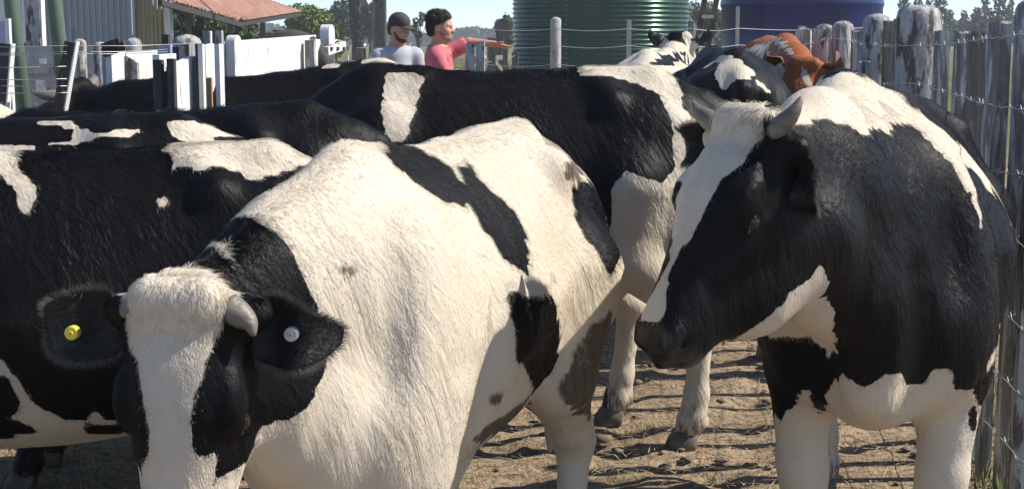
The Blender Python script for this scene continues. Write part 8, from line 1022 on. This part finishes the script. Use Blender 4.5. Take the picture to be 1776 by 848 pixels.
# rusty lean-to roof
RUST = simple('rusted_sheet', (.25,.125,.085), .85, var=.2, scale=5, stretch=(1,1,1), bump=.3, bscale=10, c2=(.31,.19,.14), c2amt=(.5,.65), c2scale=4)
lr = empty('lean_to', (-6.5, 28, gz(0, 28))); tag(lr, 'open lean-to with a sagging rusty corrugated roof', 'shelter')
A0, A1, A2, A3 = (Vector(gpx(*p)) for p in ((285, -6, 22), (424, 35, 27), (529, 19, 32), (400, -26, 30)))
n, m_ = 90, 8; V = []; O = Vector(lr.location)
for j in range(m_ + 1):
    v = j / m_
    for i in range(n + 1):
        u = i / n; p = (A0 * (1 - u) + A1 * u) * (1 - v) + (A3 * (1 - u) + A2 * u) * v
        V.append(p - O + Vector((0, 0, .010 * math.sin(i * 2 * math.pi / 5) - .05 * math.sin(math.pi * u) * math.sin(math.pi * v) + (.02 * math.sin(i * 1.7) if j == 0 else 0))))
V = [tuple(v) for v in V]; N0 = len(V); V += [(x, y, z - .012) for x, y, z in V]
F = []
for j in range(m_):
    for i in range(n):
        q = (j*(n+1)+i, j*(n+1)+i+1, (j+1)*(n+1)+i+1, (j+1)*(n+1)+i); F += [q, tuple(N0 + a for a in q[::-1])]
for i in range(n): F.append((i, N0 + i, N0 + i + 1, i + 1))
for j in range(m_): a, b = j*(n+1)+n, (j+1)*(n+1)+n; F.append((a, N0 + a, N0 + b, b))
mesh_obj('roof', V, F, RUST, lr, True)
for p in ((A1 + A3) / 2, (A2 + A3) / 2, A0 * .6 + A3 * .4): k = MB(); q = p - O; k.tube([(q.x - .1, q.y + .1, -.3), (q.x - .1, q.y + .1, q.z - .05)], .06, 8); k.build('post', WOOD2, lr)
k = MB(); k.bar(A1 - O - Vector((.05, -.05, .07)), A2 - O - Vector((.05, 0, .07)), .06, .09, (0, 0, 1)); k.bar(A0 - O - Vector((0, 0, .09)), A1 - O - Vector((0, -.05, .09)), .06, .09, (0, 0, 1)); k.build('rafter', DARKW, lr)
# lattice mast
mastm = simple('grey_mast', (.24,.22,.19), .8, var=.2)
lm = empty('lattice_mast', (gpx(660, 50, 25)[0], 25, gz(0, 25))); tag(lm, 'grey lattice mast with crossed braces behind the man in the cap', 'mast')
for dx in (-.095, .095):
    for dy in (0, .18): k = MB(); k.box((dx - .018, dy - .018, -.05), (dx + .018, dy + .018, 6)); k.build('upright', mastm, lm)
for dy in (0.0, .18):
    k = MB()
    for i in range(26): z = i * .23; k.bar((-.09, dy - .022, z), (.09, dy - .022, z + .19), .014, .04, (0, 1, 0))
    k.build('brace', mastm, lm)
k = MB(); k.box((-.085, .06, 0), (.085, .12, 6)); k.build('core', simple('mast_core', (.21,.20,.175), .9, var=.2), lm)

# ------------------------------------------------------------------ trees
def leaf_mat(name, c, var=.45):
    m, t, b = mat(name); N = NT(t)
    oi = N.n('ShaderNodeNewGeometry'); f = N.noise(N.coord((1,1,1)), .9, 4, .6); g = N.n('ShaderNodeTexWhiteNoise'); N.l(oi.outputs['Random Per Island'], g.inputs['Vector']) if False else None
    col = N.ramp(N.math('ADD', N.math('MULTIPLY', f, .6), N.math('MULTIPLY', oi.outputs['Random Per Island'], .4)), [(.25, tuple(x * (1 - var) for x in c)), (.75, tuple(x * (1 + var) for x in c))])
    N.l(col, b.inputs['Base Color']); b.inputs['Roughness'].default_value = .75; b.inputs['Specular IOR Level'].default_value = .2
    return m
BARK = simple('bark', (.10,.08,.062), .95, var=.4, scale=6, bump=.6)
L_OLIVE, L_LIGHT, L_DARK, L_GREY, L_PINE = leaf_mat('leaves_olive', (.075,.10,.035)), leaf_mat('leaves_light_green', (.13,.17,.04)), leaf_mat('leaves_dark', (.03,.045,.02)), leaf_mat('leaves_grey_green', (.07,.085,.055)), leaf_mat('needles', (.035,.055,.035))
def tree(name, label, loc, h, crown, lm_, n=2600, leaf=.16, trunk_r=.14, group=None, seed=0, cat='tree', limbs=5):
    r = np.random.default_rng(seed + 11); x, y = loc; z0 = gz(x, y); o = empty(name, (x, y, z0)); tag(o, label, cat, group)
    k = MB(); k.tube([(0, 0, -.1), (.04 * h * .1, 0, h * .3), (r.uniform(-.03, .03) * h, 0, h * .75)], [trunk_r, trunk_r * .75, trunk_r * .3], 8)
    for c in crown[:limbs]:
        k.tube([(0, 0, h * .22), (c[0] * .5, c[1] * .5, (h * .25 + c[2]) * .5), (c[0], c[1], c[2])], [trunk_r * .5, trunk_r * .35, trunk_r * .12], 6)
    k.build('trunk', BARK, o, True)
    vol = np.array([c[3] * c[4] * c[5] for c in crown]) ** .67; vol /= vol.sum()
    V = []; 
    idx = r.choice(len(crown), n, p=vol)
    d = r.normal(size=(n, 3)); d /= np.linalg.norm(d, axis=1, keepdims=True)
    rad = r.uniform(.35, 1, n) ** .5
    rad *= 1 + .16 * np.sin(d[:, 0] * 9 + idx) * np.sin(d[:, 2] * 8 + idx * 2)
    cc = np.array(crown)[idx]; C_p = cc[:, :3] + d * rad[:, None] * cc[:, 3:6]
    nn = d + r.normal(0, .8, (n, 3)); nn /= np.linalg.norm(nn, axis=1, keepdims=True)
    t1 = np.cross(nn, r.normal(size=(n, 3))); t1 /= np.linalg.norm(t1, axis=1, keepdims=True); t2 = np.cross(nn, t1)
    s = (leaf * r.uniform(.6, 1.5, n))[:, None]
    a = C_p + t1 * s; b = C_p + t2 * s * .45 + nn * s * .15; c_ = C_p - t1 * s; e = C_p - t2 * s * .45 + nn * s * .15
    V = np.stack([a, b, c_, e], 1).reshape(-1, 3); Q = np.arange(4 * n).reshape(n, 4)
    mesh_obj('crown', V, Q, lm_, o, False); return o
def clumps(n, cx, cz, rx, rz, seed, s=(.35, .55), ry=None):
    r = np.random.default_rng(seed); ry = ry or rx; out = []
    for _ in range(n):
        a, q = r.uniform(0, 6.28), r.uniform(.15, .75); out.append((cx + rx * q * math.cos(a), ry * q * math.sin(a) * .8, cz + rz * r.uniform(-.75, .75), rx * r.uniform(*s), ry * r.uniform(*s), rz * r.uniform(*s)))
    return out
def tpx(px, Y): return ((px - 888) / 2503 * Y, Y)
TG = 'trees across the field'
tree('broad_tree', 'rounded light green tree beyond the white gate', tpx(535, 62), 2.2, clumps(12, 0, 1.55, 1.35, 1.0, 1), L_LIGHT, 5200, .10, .12, TG, 1)
tree('broad_tree', 'low light green bush tree at the foot of the rounded tree', tpx(585, 58), 1.5, clumps(7, 0, .9, .6, .7, 2), L_LIGHT, 1800, .09, .08, TG, 2)
tree('broad_tree', 'dusky grey-green tree left of the dark column tree', tpx(590, 95), 3.4, clumps(12, 0, 1.9, 1.6, 1.5, 3), L_GREY, 4200, .14, .16, TG, 3)
tree('broad_tree', 'grey-green tree right of the dark column tree', tpx(645, 92), 3.2, clumps(9, 0, 1.9, 1.0, 1.5, 4), L_GREY, 2800, .14, .14, TG, 4)
tree('column_tree', 'tall dark narrow tree rising out of the picture', tpx(618, 78), 7.5, [(-.25 + .06 * i - (.0 if i > 2 else .1) * 0, 0, 6.6 - i * .82, .42 - .02 * i, .42, .75) for i in range(8)], L_DARK, 5200, .12, .2, TG, 5)
tree('sparse_tree', 'thin sparse tree between the two men', tpx(727, 70), 2.4, clumps(7, 0, 1.75, .62, .7, 6, (.2, .35)), L_OLIVE, 420, .085, .05, TG, 6, limbs=7)
tree('dark_shrub', 'dark bush under the rusty roof', tpx(335, 42), 2.0, clumps(12, 0, 1.0, 1.5, 1.1, 7), L_DARK, 4500, .10, .1, 'bushes behind the chute', 7, 'bush')
tree('dark_shrub', 'olive bush beneath the low corner of the rusty roof', tpx(420, 40), 1.7, clumps(10, 0, .8, 1.1, .8, 8), L_OLIVE, 3800, .085, .1, 'bushes behind the chute', 8, 'bush')
tree('dark_shrub', 'light bush peeping over the white gate', tpx(450, 34), 1.2, clumps(6, 0, .7, .5, .45, 9), L_LIGHT, 1500, .06, .06, 'bushes behind the chute', 9, 'bush')
tree('dark_shrub', 'grey scrub beside the round-topped gate post', tpx(530, 30), 1.35, clumps(8, 0, .8, .55, .45, 10), L_GREY, 2200, .055, .06, 'bushes behind the chute', 10, 'bush')
tree('broad_tree', 'dark green bush tree at the edge of the green tank', tpx(874, 66), 1.8, clumps(9, 0, 1.1, .6, .95, 11), L_OLIVE, 2600, .08, .1, TG, 11)
tree('broad_tree', 'open grey tree behind the ladder', tpx(1218, 72), 2.9, clumps(12, 0, 1.7, 1.1, 1.3, 12, (.25, .4)), L_OLIVE, 2200, .085, .1, TG, 12)
tree('broad_tree', 'bushy tree right of the ladder', tpx(1262, 90), 2.4, clumps(9, 0, 1.4, 1.5, 1.1, 13), L_GREY, 2600, .13, .1, TG, 13)
random.seed(21)
pine_px = [1560, 1582, 1601, 1622, 1640, 1663, 1684, 1699, 1722, 1742, 1765, 1790]
for i, px in enumerate(pine_px):
    Y = random.uniform(118, 150); h = random.uniform(3.6, 6.6); x, y = tpx(px, Y)
    cr = [(random.uniform(-.1, .1), 0, h * (.22 + .78 * t / 8), (1 - t / 8.6) * 1.0 + .12, (1 - t / 8.6) * 1.0 + .12, h * .085) for t in range(8)]
    tree('pine_tree', 'hazy distant pine, %s from the blue tank in the row behind the stakes' % ('first','second','third','fourth','fifth','sixth','seventh','eighth','ninth','tenth','eleventh','twelfth')[i], (x, y), h, cr, L_PINE, 1100, .16, .10, 'row of pines behind the fence', 40 + i)
# distant woods on the horizon: one mass
r = np.random.default_rng(5); n = 26000
fx = r.uniform(-260, 260, n); fy = 330 + r.uniform(0, 40, n); top = 5.2 + 2.2 * np.sin(fx * .05) + 1.6 * np.sin(fx * .17 + 1) + 1.2 * np.sin(fx * .41); top = np.maximum(top, 2.5)
fz = .6 + top * np.sqrt(r.uniform(0, 1, n)); s = r.uniform(.6, 1.6, n)
d1 = r.normal(size=(n, 3)); d1 /= np.linalg.norm(d1, axis=1, keepdims=True); d2 = np.cross(d1, r.normal(size=(n, 3))); d2 /= np.linalg.norm(d2, axis=1, keepdims=True)
c = np.stack([fx, fy, fz], 1); V = np.stack([c + d1 * s[:, None], c + d2 * s[:, None] * .6, c - d1 * s[:, None], c - d2 * s[:, None] * .6], 1).reshape(-1, 3)
o = mesh_obj('distant_woods', V, np.arange(4 * n).reshape(n, 4), leaf_mat('woods_leaves', (.05,.07,.035)), None, False); o['kind'] = 'stuff'; o['label'] = 'distant line of woods on the horizon'

# ------------------------------------------------------------------ air: thin haze over the plain
hm = bpy.data.materials.new('haze'); hm.use_nodes = True; ht = hm.node_tree; ht.nodes.clear()
pv = ht.nodes.new('ShaderNodeVolumePrincipled'); pv.inputs['Density'].default_value = .0011; pv.inputs['Color'].default_value = (.93, .96, 1.0, 1); pv.inputs['Anisotropy'].default_value = .2
om = ht.nodes.new('ShaderNodeOutputMaterial'); ht.links.new(pv.outputs[0], om.inputs['Volume'])
k = MB(); k.box((-420, -45, -1.0), (420, 480, 16)); hz = k.build('haze', hm); hz['kind'] = 'stuff'
# ------------------------------------------------------------------ people
SKIN = simple('sunburnt_skin', (.46,.235,.15), .55, var=.1, scale=9, bump=.1, bscale=60)
HAIRM = simple('dark_brown_hair', (.034,.021,.013), .7, var=.5, scale=40, bump=.7, bscale=60)
BEARD = simple('grey_stubble', (.27,.165,.115), .8, var=.25, scale=50, bump=.4); DBEARD = simple('dark_beard', (.045,.030,.022), .8, var=.4, scale=60, bump=.5)
PINKS = simple('coral_pink_cotton', (.52,.125,.14), .85, var=.1, scale=5, bump=.25, bscale=14); GREYS = simple('pale_grey_cotton', (.37,.38,.41), .85, var=.08, scale=5, bump=.25, bscale=14)
CAPM = simple('black_cap_cloth', (.045,.038,.036), .85, var=.3); JEANS = simple('dark_denim', (.05,.06,.09), .85, var=.2); LEATH = simple('brown_boot', (.06,.04,.025), .6, var=.3); EYEW = simple('eye_white', (.5,.47,.43), .3, var=.05)

def hand(F, w, d, side, point=False):
    """palm from the wrist along d; side is the direction of the thumb"""
    w = np.array(w, float); d = unit(d); s = np.array(side, float); s = unit(s - d * (s @ d)); n = np.cross(d, s)
    F.cone(w, w + d * .085, .026, .036, .02, flat=(n, .55))
    k = w + d * .085
    for i, (off, L, r) in enumerate(((.028, .076, .0085), (.010, .084, .0088), (-.009, .078, .0085), (-.027, .060, .0075))):
        b = k + s * off; curl = (.08 if (point and i < 1) else .30 + .07 * i) if point else .55 + .1 * i
        d1 = unit(d - n * curl * .6); d2 = unit(d - n * curl * 1.7); d3 = unit(d - n * curl * 2.6)
        p1 = b + d1 * L * .48; p2 = p1 + d2 * L * .3; p3 = p2 + d3 * L * .22
        F.cone(b - d * .01, p1, r * 1.1, r, .006); F.cone(p1, p2, r, r * .95, .004); F.cone(p2, p3, r * .95, r * .8, .004)
    t0 = w + d * .025 + s * .026; t1 = t0 + unit(d * .7 + s * .75 - n * .2) * .04; t2 = t1 + unit(d * .9 + s * .3 - n * .3) * .032
    F.cone(t0, t1, .014, .0115, .012); F.cone(t1, t2, .011, .009, .006)

def person(label, loc, yaw, shirt, arms, turn_=0.0, nod=0.0, cap=False, hairstyle=True, beard=None, collar=False, vox=.0075, H=1.78, group=None):
    root = empty('person', loc, yaw); tag(root, label, 'person', group)
    c, s = math.cos(turn_), math.sin(turn_)
    def Hd(x, y, z):                                    # head coordinates about the neck
        x2 = x * math.cos(nod) + (z) * math.sin(nod); z2 = -x * math.sin(nod) + z * math.cos(nod)
        return np.array([x2 * c - y * s, x2 * s + y * c, 1.53 + z2])
    lo, hi = np.array([-.30, -.36, -.01]), np.array([.34, .36, 1.86])
    for a in arms:
        for p in a['pts']: lo = np.minimum(lo, np.array(p) - .22); hi = np.maximum(hi, np.array(p) + .22)
    lo[2] = -.01
    F = Field(lo, hi, vox)
    Rm = np.array([[c * math.cos(nod), -s, c * math.sin(nod)], [s * math.cos(nod), c, s * math.sin(nod)], [-math.sin(nod), 0, math.cos(nod)]])
    F.ell(Hd(-.005, 0, .165), (.100, .077, .092), .02, Rm); F.ell(Hd(.030, 0, .095), (.068, .064, .085), .04, Rm); F.ell(Hd(.048, 0, .045), (.045, .046, .036), .03, Rm)
    F.cone(Hd(.087, 0, .135), Hd(.116, 0, .098), .010, .0145, .016); F.cone(Hd(.106, .013, .095), Hd(.106, -.013, .095), .010, .010, .01)
    for q in (1, -1):
        F.cone(Hd(.082, .036 * q, .122), Hd(.086, .028 * q, .122), .014, .012, .012, sub=True); F.cone(Hd(.080, .048 * q, .146), Hd(.092, .016 * q, .148), .010, .010, .014)
        F.ell(Hd(.065, .045 * q, .095), (.025, .022, .022), .03, Rm); F.ell(Hd(-.012, .078 * q, .115), (.021, .010, .034), .012, Rm); F.cone(Hd(-.008, .086 * q, .115), Hd(-.005, .088 * q, .105), .006, .006, .006, sub=True)
    F.cone(Hd(.091, -.020, .062), Hd(.091, .020, .062), .011, .011, .012); F.cone(Hd(.103, -.022, .0615), Hd(.103, .022, .0615), .0035, .0035, .006, sub=True)
    F.cone((-.02, 0, 1.44), Hd(-.012, 0, .09), .062, .058, .04)
    F.cone((-.012, 0, 1.40), (.0, 0, 1.15), .115, .12, .06, flat=((1, 0, 0), .85)); F.cone((0, -.13, 1.42), (0, .13, 1.42), .062, .062, .06); F.cone((0, 0, 1.15), (0, 0, .95), .125, .135, .06)
    for q in (1, -1):
        F.cone((0, .09 * q, .93), (.01, .10 * q, .50), .088, .058, .05); F.cone((.01, .10 * q, .50), (-.01, .105 * q, .09), .056, .038, .03); F.cone((-.03, .105 * q, .05), (.13, .115 * q, .035), .042, .034, .02)
    for a in arms:
        sh, el, wr = (np.array(p, float) for p in a['pts']); F.chain([sh, el], [.052, .040], .03); F.chain([el, wr], [.041, .027], .012); hand(F, wr, a['hand'], a['thumb'], a.get('point', False))
    P, Q = F.surface(); mesh_obj('body', P, Q, SKIN, root)
    G = Field([-.34, -.42, .80], [.36, .42, 1.62], .010)
    G.cone((-.012, 0, 1.395), (.0, 0, 1.15), .136, .145, .05, flat=((1, 0, 0), .86)); G.cone((-.008, -.155, 1.425), (-.008, .155, 1.425), .066, .066, .06); G.cone((0, 0, 1.15), (0, 0, .88), .145, .152, .05)
    for a in arms:
        sh, el, wr = (np.array(p, float) for p in a['pts']); e = sh + (el - sh) * .78; G.cone(sh, e, .072, .066, .05); G.cone(e, sh + (el - sh) * 1.1, .052, .052, .008, sub=True)
        for t in (.25, .5): m = sh + (el - sh) * t; G.cone(m + np.array([0, -.09, -.05]), m + np.array([.03, .09, .03]), .012, .012, .03, sub=True)
    for z, t in ((1.32, .02), (1.22, -.03), (1.12, .03)): G.cone((.16, -.12, z), (.14, .10, z + t * 3), .012, .012, .05, sub=True); G.cone((-.02, -.165, z - .04), (.1, -.14, z + .06), .010, .010, .04, sub=True)
    G.cone((-.01, 0, 1.46), (.02, 0, 1.62), .066, .075, .02, sub=True)
    P, Q = G.surface(); so_ = mesh_obj('shirt', P, Q, shirt, root)
    if collar:
        k = MB(); n = 22
        for q in (1, -1):
            V, Fq = [], []
            for i in range(n // 2 + 1):
                a = math.pi - i / (n // 2) * math.pi * .93; drop = .012 + .034 * (i / (n // 2)) ** 2
                for rr, zz in ((.066, 1.512), (.079, 1.515), (.098 + .02 * (i / (n // 2)), 1.512 - .030 - drop)): V.append((-.012 + rr * math.cos(a) * 1.08, q * rr * math.sin(a), zz - .02 * (i / (n // 2))))
            for i in range(n // 2):
                for j in range(2): f = (i*3+j, (i+1)*3+j, (i+1)*3+j+1, i*3+j+1); Fq.append(f if q == 1 else f[::-1])
            k.add(V, Fq)
        co = k.build('collar', shirt, so_, True); md = co.modifiers.new('thickness', 'SOLIDIFY'); md.thickness = .005
    T_ = Field([-.25, -.3, .0], [.25, .3, 1.02], .014)
    for q in (1, -1): T_.cone((0, .085 * q, .95), (.01, .10 * q, .50), .105, .080, .05); T_.cone((.01, .10 * q, .50), (-.01, .105 * q, .07), .078, .066, .03)
    T_.cone((0, -.05, .95), (0, .05, .95), .125, .125, .05); P, Q = T_.surface(); mesh_obj('trousers', P, Q, JEANS, root)
    for q in (1, -1):
        B_f = Field([-.12, -.22, -.02], [.24, .22, .2], .010); B_f.cone((-.03, .108 * q, .05), (.15, .116 * q, .04), .055, .046, .03); B_f.cone((-.02, .106 * q, .05), (-.015, .106 * q, .13), .055, .056, .03); P, Q = B_f.surface(); P[:, 2] = np.maximum(P[:, 2], .0); mesh_obj('boot', P, Q, LEATH, root)
    # hair / beard / cap
    if hairstyle:
        Hf = Field(Hd(0, 0, .14) - .2, Hd(0, 0, .14) + .2, .0065); r_ = np.random.default_rng(4)
        Hf.ell(Hd(-.014, 0, .172), (.104, .083, .094), .02, Rm); Hf.ell(Hd(-.045, 0, .12), (.070, .080, .085), .03, Rm)
        for _ in range(80 if not cap else 0):
            a, b = r_.uniform(0, 6.28), r_.uniform(.1, 1.2); Hf.ell(Hd(-.014 + .104 * math.cos(a) * math.cos(b), .082 * math.sin(a) * math.cos(b), .174 + .088 * math.sin(b)), [r_.uniform(.012, .021)] * 3, .012)
        Hf.ell(Hd(.108, 0, .125), (.062, .12, .088), .02, Rm, sub=True)
        for q in (1, -1): Hf.ell(Hd(.040, .09 * q, .105), (.050, .05, .055), .02, Rm, sub=True); Hf.ell(Hd(-.005, .09 * q, .105), (.026, .03, .038), .01, Rm, sub=True)
        Hf.ell(Hd(.0, 0, .01), (.12, .12, .055), .02, Rm, sub=True)
        P, Q = Hf.surface(); ho_ = mesh_obj('hair', P, Q, HAIRM, root)
        if not cap: strands('hair_strands', P, Q, 6000, .022, (-.6, 0, -.4), .38, .0007, HAIRM, ho_, spread=.7, seed=5)
    if beard:
        Bf = Field(Hd(.03, 0, .06) - .13, Hd(.03, 0, .06) + .13, .006)
        Bf.ell(Hd(.051, 0, .046), (.053, .055, .044), .02, Rm)
        for q in (1, -1): Bf.cone(Hd(.045, .050 * q, .055), Hd(.005, .064 * q, .105), .022, .016, .02)
        Bf.cone(Hd(.091, -.022, .078), Hd(.091, .022, .078), .0115, .0115, .01); Bf.cone(Hd(.10, -.022, .0615), Hd(.10, .022, .0615), .008, .008, .006, sub=True)
        P, Q = Bf.surface(); mesh_obj('beard', P, Q, beard, root)
    for q in (1, -1):
        e = MB(); e_c = Hd(.079, .033 * q, .122); P_ = [tuple(e_c + np.array([0, 0, z])) for z in (-.0115, -.009, -.004, .004, .009, .0115)]; e.tube(P_, [.001, .007, .0108, .0108, .007, .001], 12); e.build('eye', EYEW, root, True)
        k = MB(); d = unit(Hd(1, 0, 0) - Hd(0, 0, 0)); k.tube([tuple(e_c + d * .0092), tuple(e_c + d * .0118)], [.0055, .004], 10); k.build('iris', MAT['eye'], root, True)
        k = MB(); k.tube([tuple(Hd(.090, .014 * q, .151)), tuple(Hd(.091, .03 * q, .155)), tuple(Hd(.078, .05 * q, .150))], [.004, .0055, .003], 6); k.build('eyebrow', HAIRM, root, True)
    if cap:
        Cf = Field(Hd(0, 0, .16) - .24, Hd(0, 0, .16) + .24, .0065)
        Cf.ell(Hd(-.006, 0, .185), (.112, .091, .098), .01, Rm); Cf.ell(Hd(0, 0, .09), (.2, .2, .075), .01, Rm, sub=True)
        P, Q = Cf.surface(); cp_ = mesh_obj('cap', P, Q, CAPM, root)
        k = MB(); V, Fq = [], []
        for i in range(13):
            a = -1.25 + 2.5 * i / 12
            for rr in (0, .5, 1): V.append(tuple(Hd(.07 + .035 * math.cos(a) + rr * .085 * math.cos(a) ** .6, .088 * math.sin(a) * (1 - .12 * rr), .178 - .012 * rr - .018 * (abs(a) / 1.25) ** 2)))
        for i in range(12):
            for j in range(2): Fq.append((i*3+j, i*3+j+1, (i+1)*3+j+1, (i+1)*3+j))
        k.add(V, Fq); pk = k.build('peak', CAPM, cp_, True); md = pk.modifiers.new('thickness', 'SOLIDIFY'); md.thickness = .005
    return root

person('man in a coral pink polo shirt pointing with one outstretched arm', (gpx(764, 60, 12.2)[0], 12.2, .02), R(-4), PINKS,
    [dict(pts=((.02, .195, 1.43), (.22, .235, 1.535), (.44, .225, 1.52)), hand=(1, -.06, -.25), thumb=(0, -1, .3), point=True),
     dict(pts=((.0, -.195, 1.40), (.10, -.23, 1.19), (.27, -.20, 1.36)), hand=(.75, .1, .5), thumb=(-.3, .7, .6))],
    turn_=R(-6), nod=R(2), beard=BEARD, collar=True, group='men at the back of the yard', H=1.81)
person('man in a black cap and pale grey T-shirt with a dark beard', (gpx(690, 60, 13.4)[0], 13.4, .02), R(-62), GREYS,
    [dict(pts=((.0, .195, 1.41), (.02, .25, 1.15), (.14, .20, .95)), hand=(.5, -.1, -.8), thumb=(.5, -.6, .2)),
     dict(pts=((.0, -.195, 1.41), (.02, -.25, 1.15), (.14, -.20, .95)), hand=(.5, .1, -.8), thumb=(.5, .6, .2))],
    turn_=R(28), nod=R(12), cap=True, beard=DBEARD, group='men at the back of the yard')
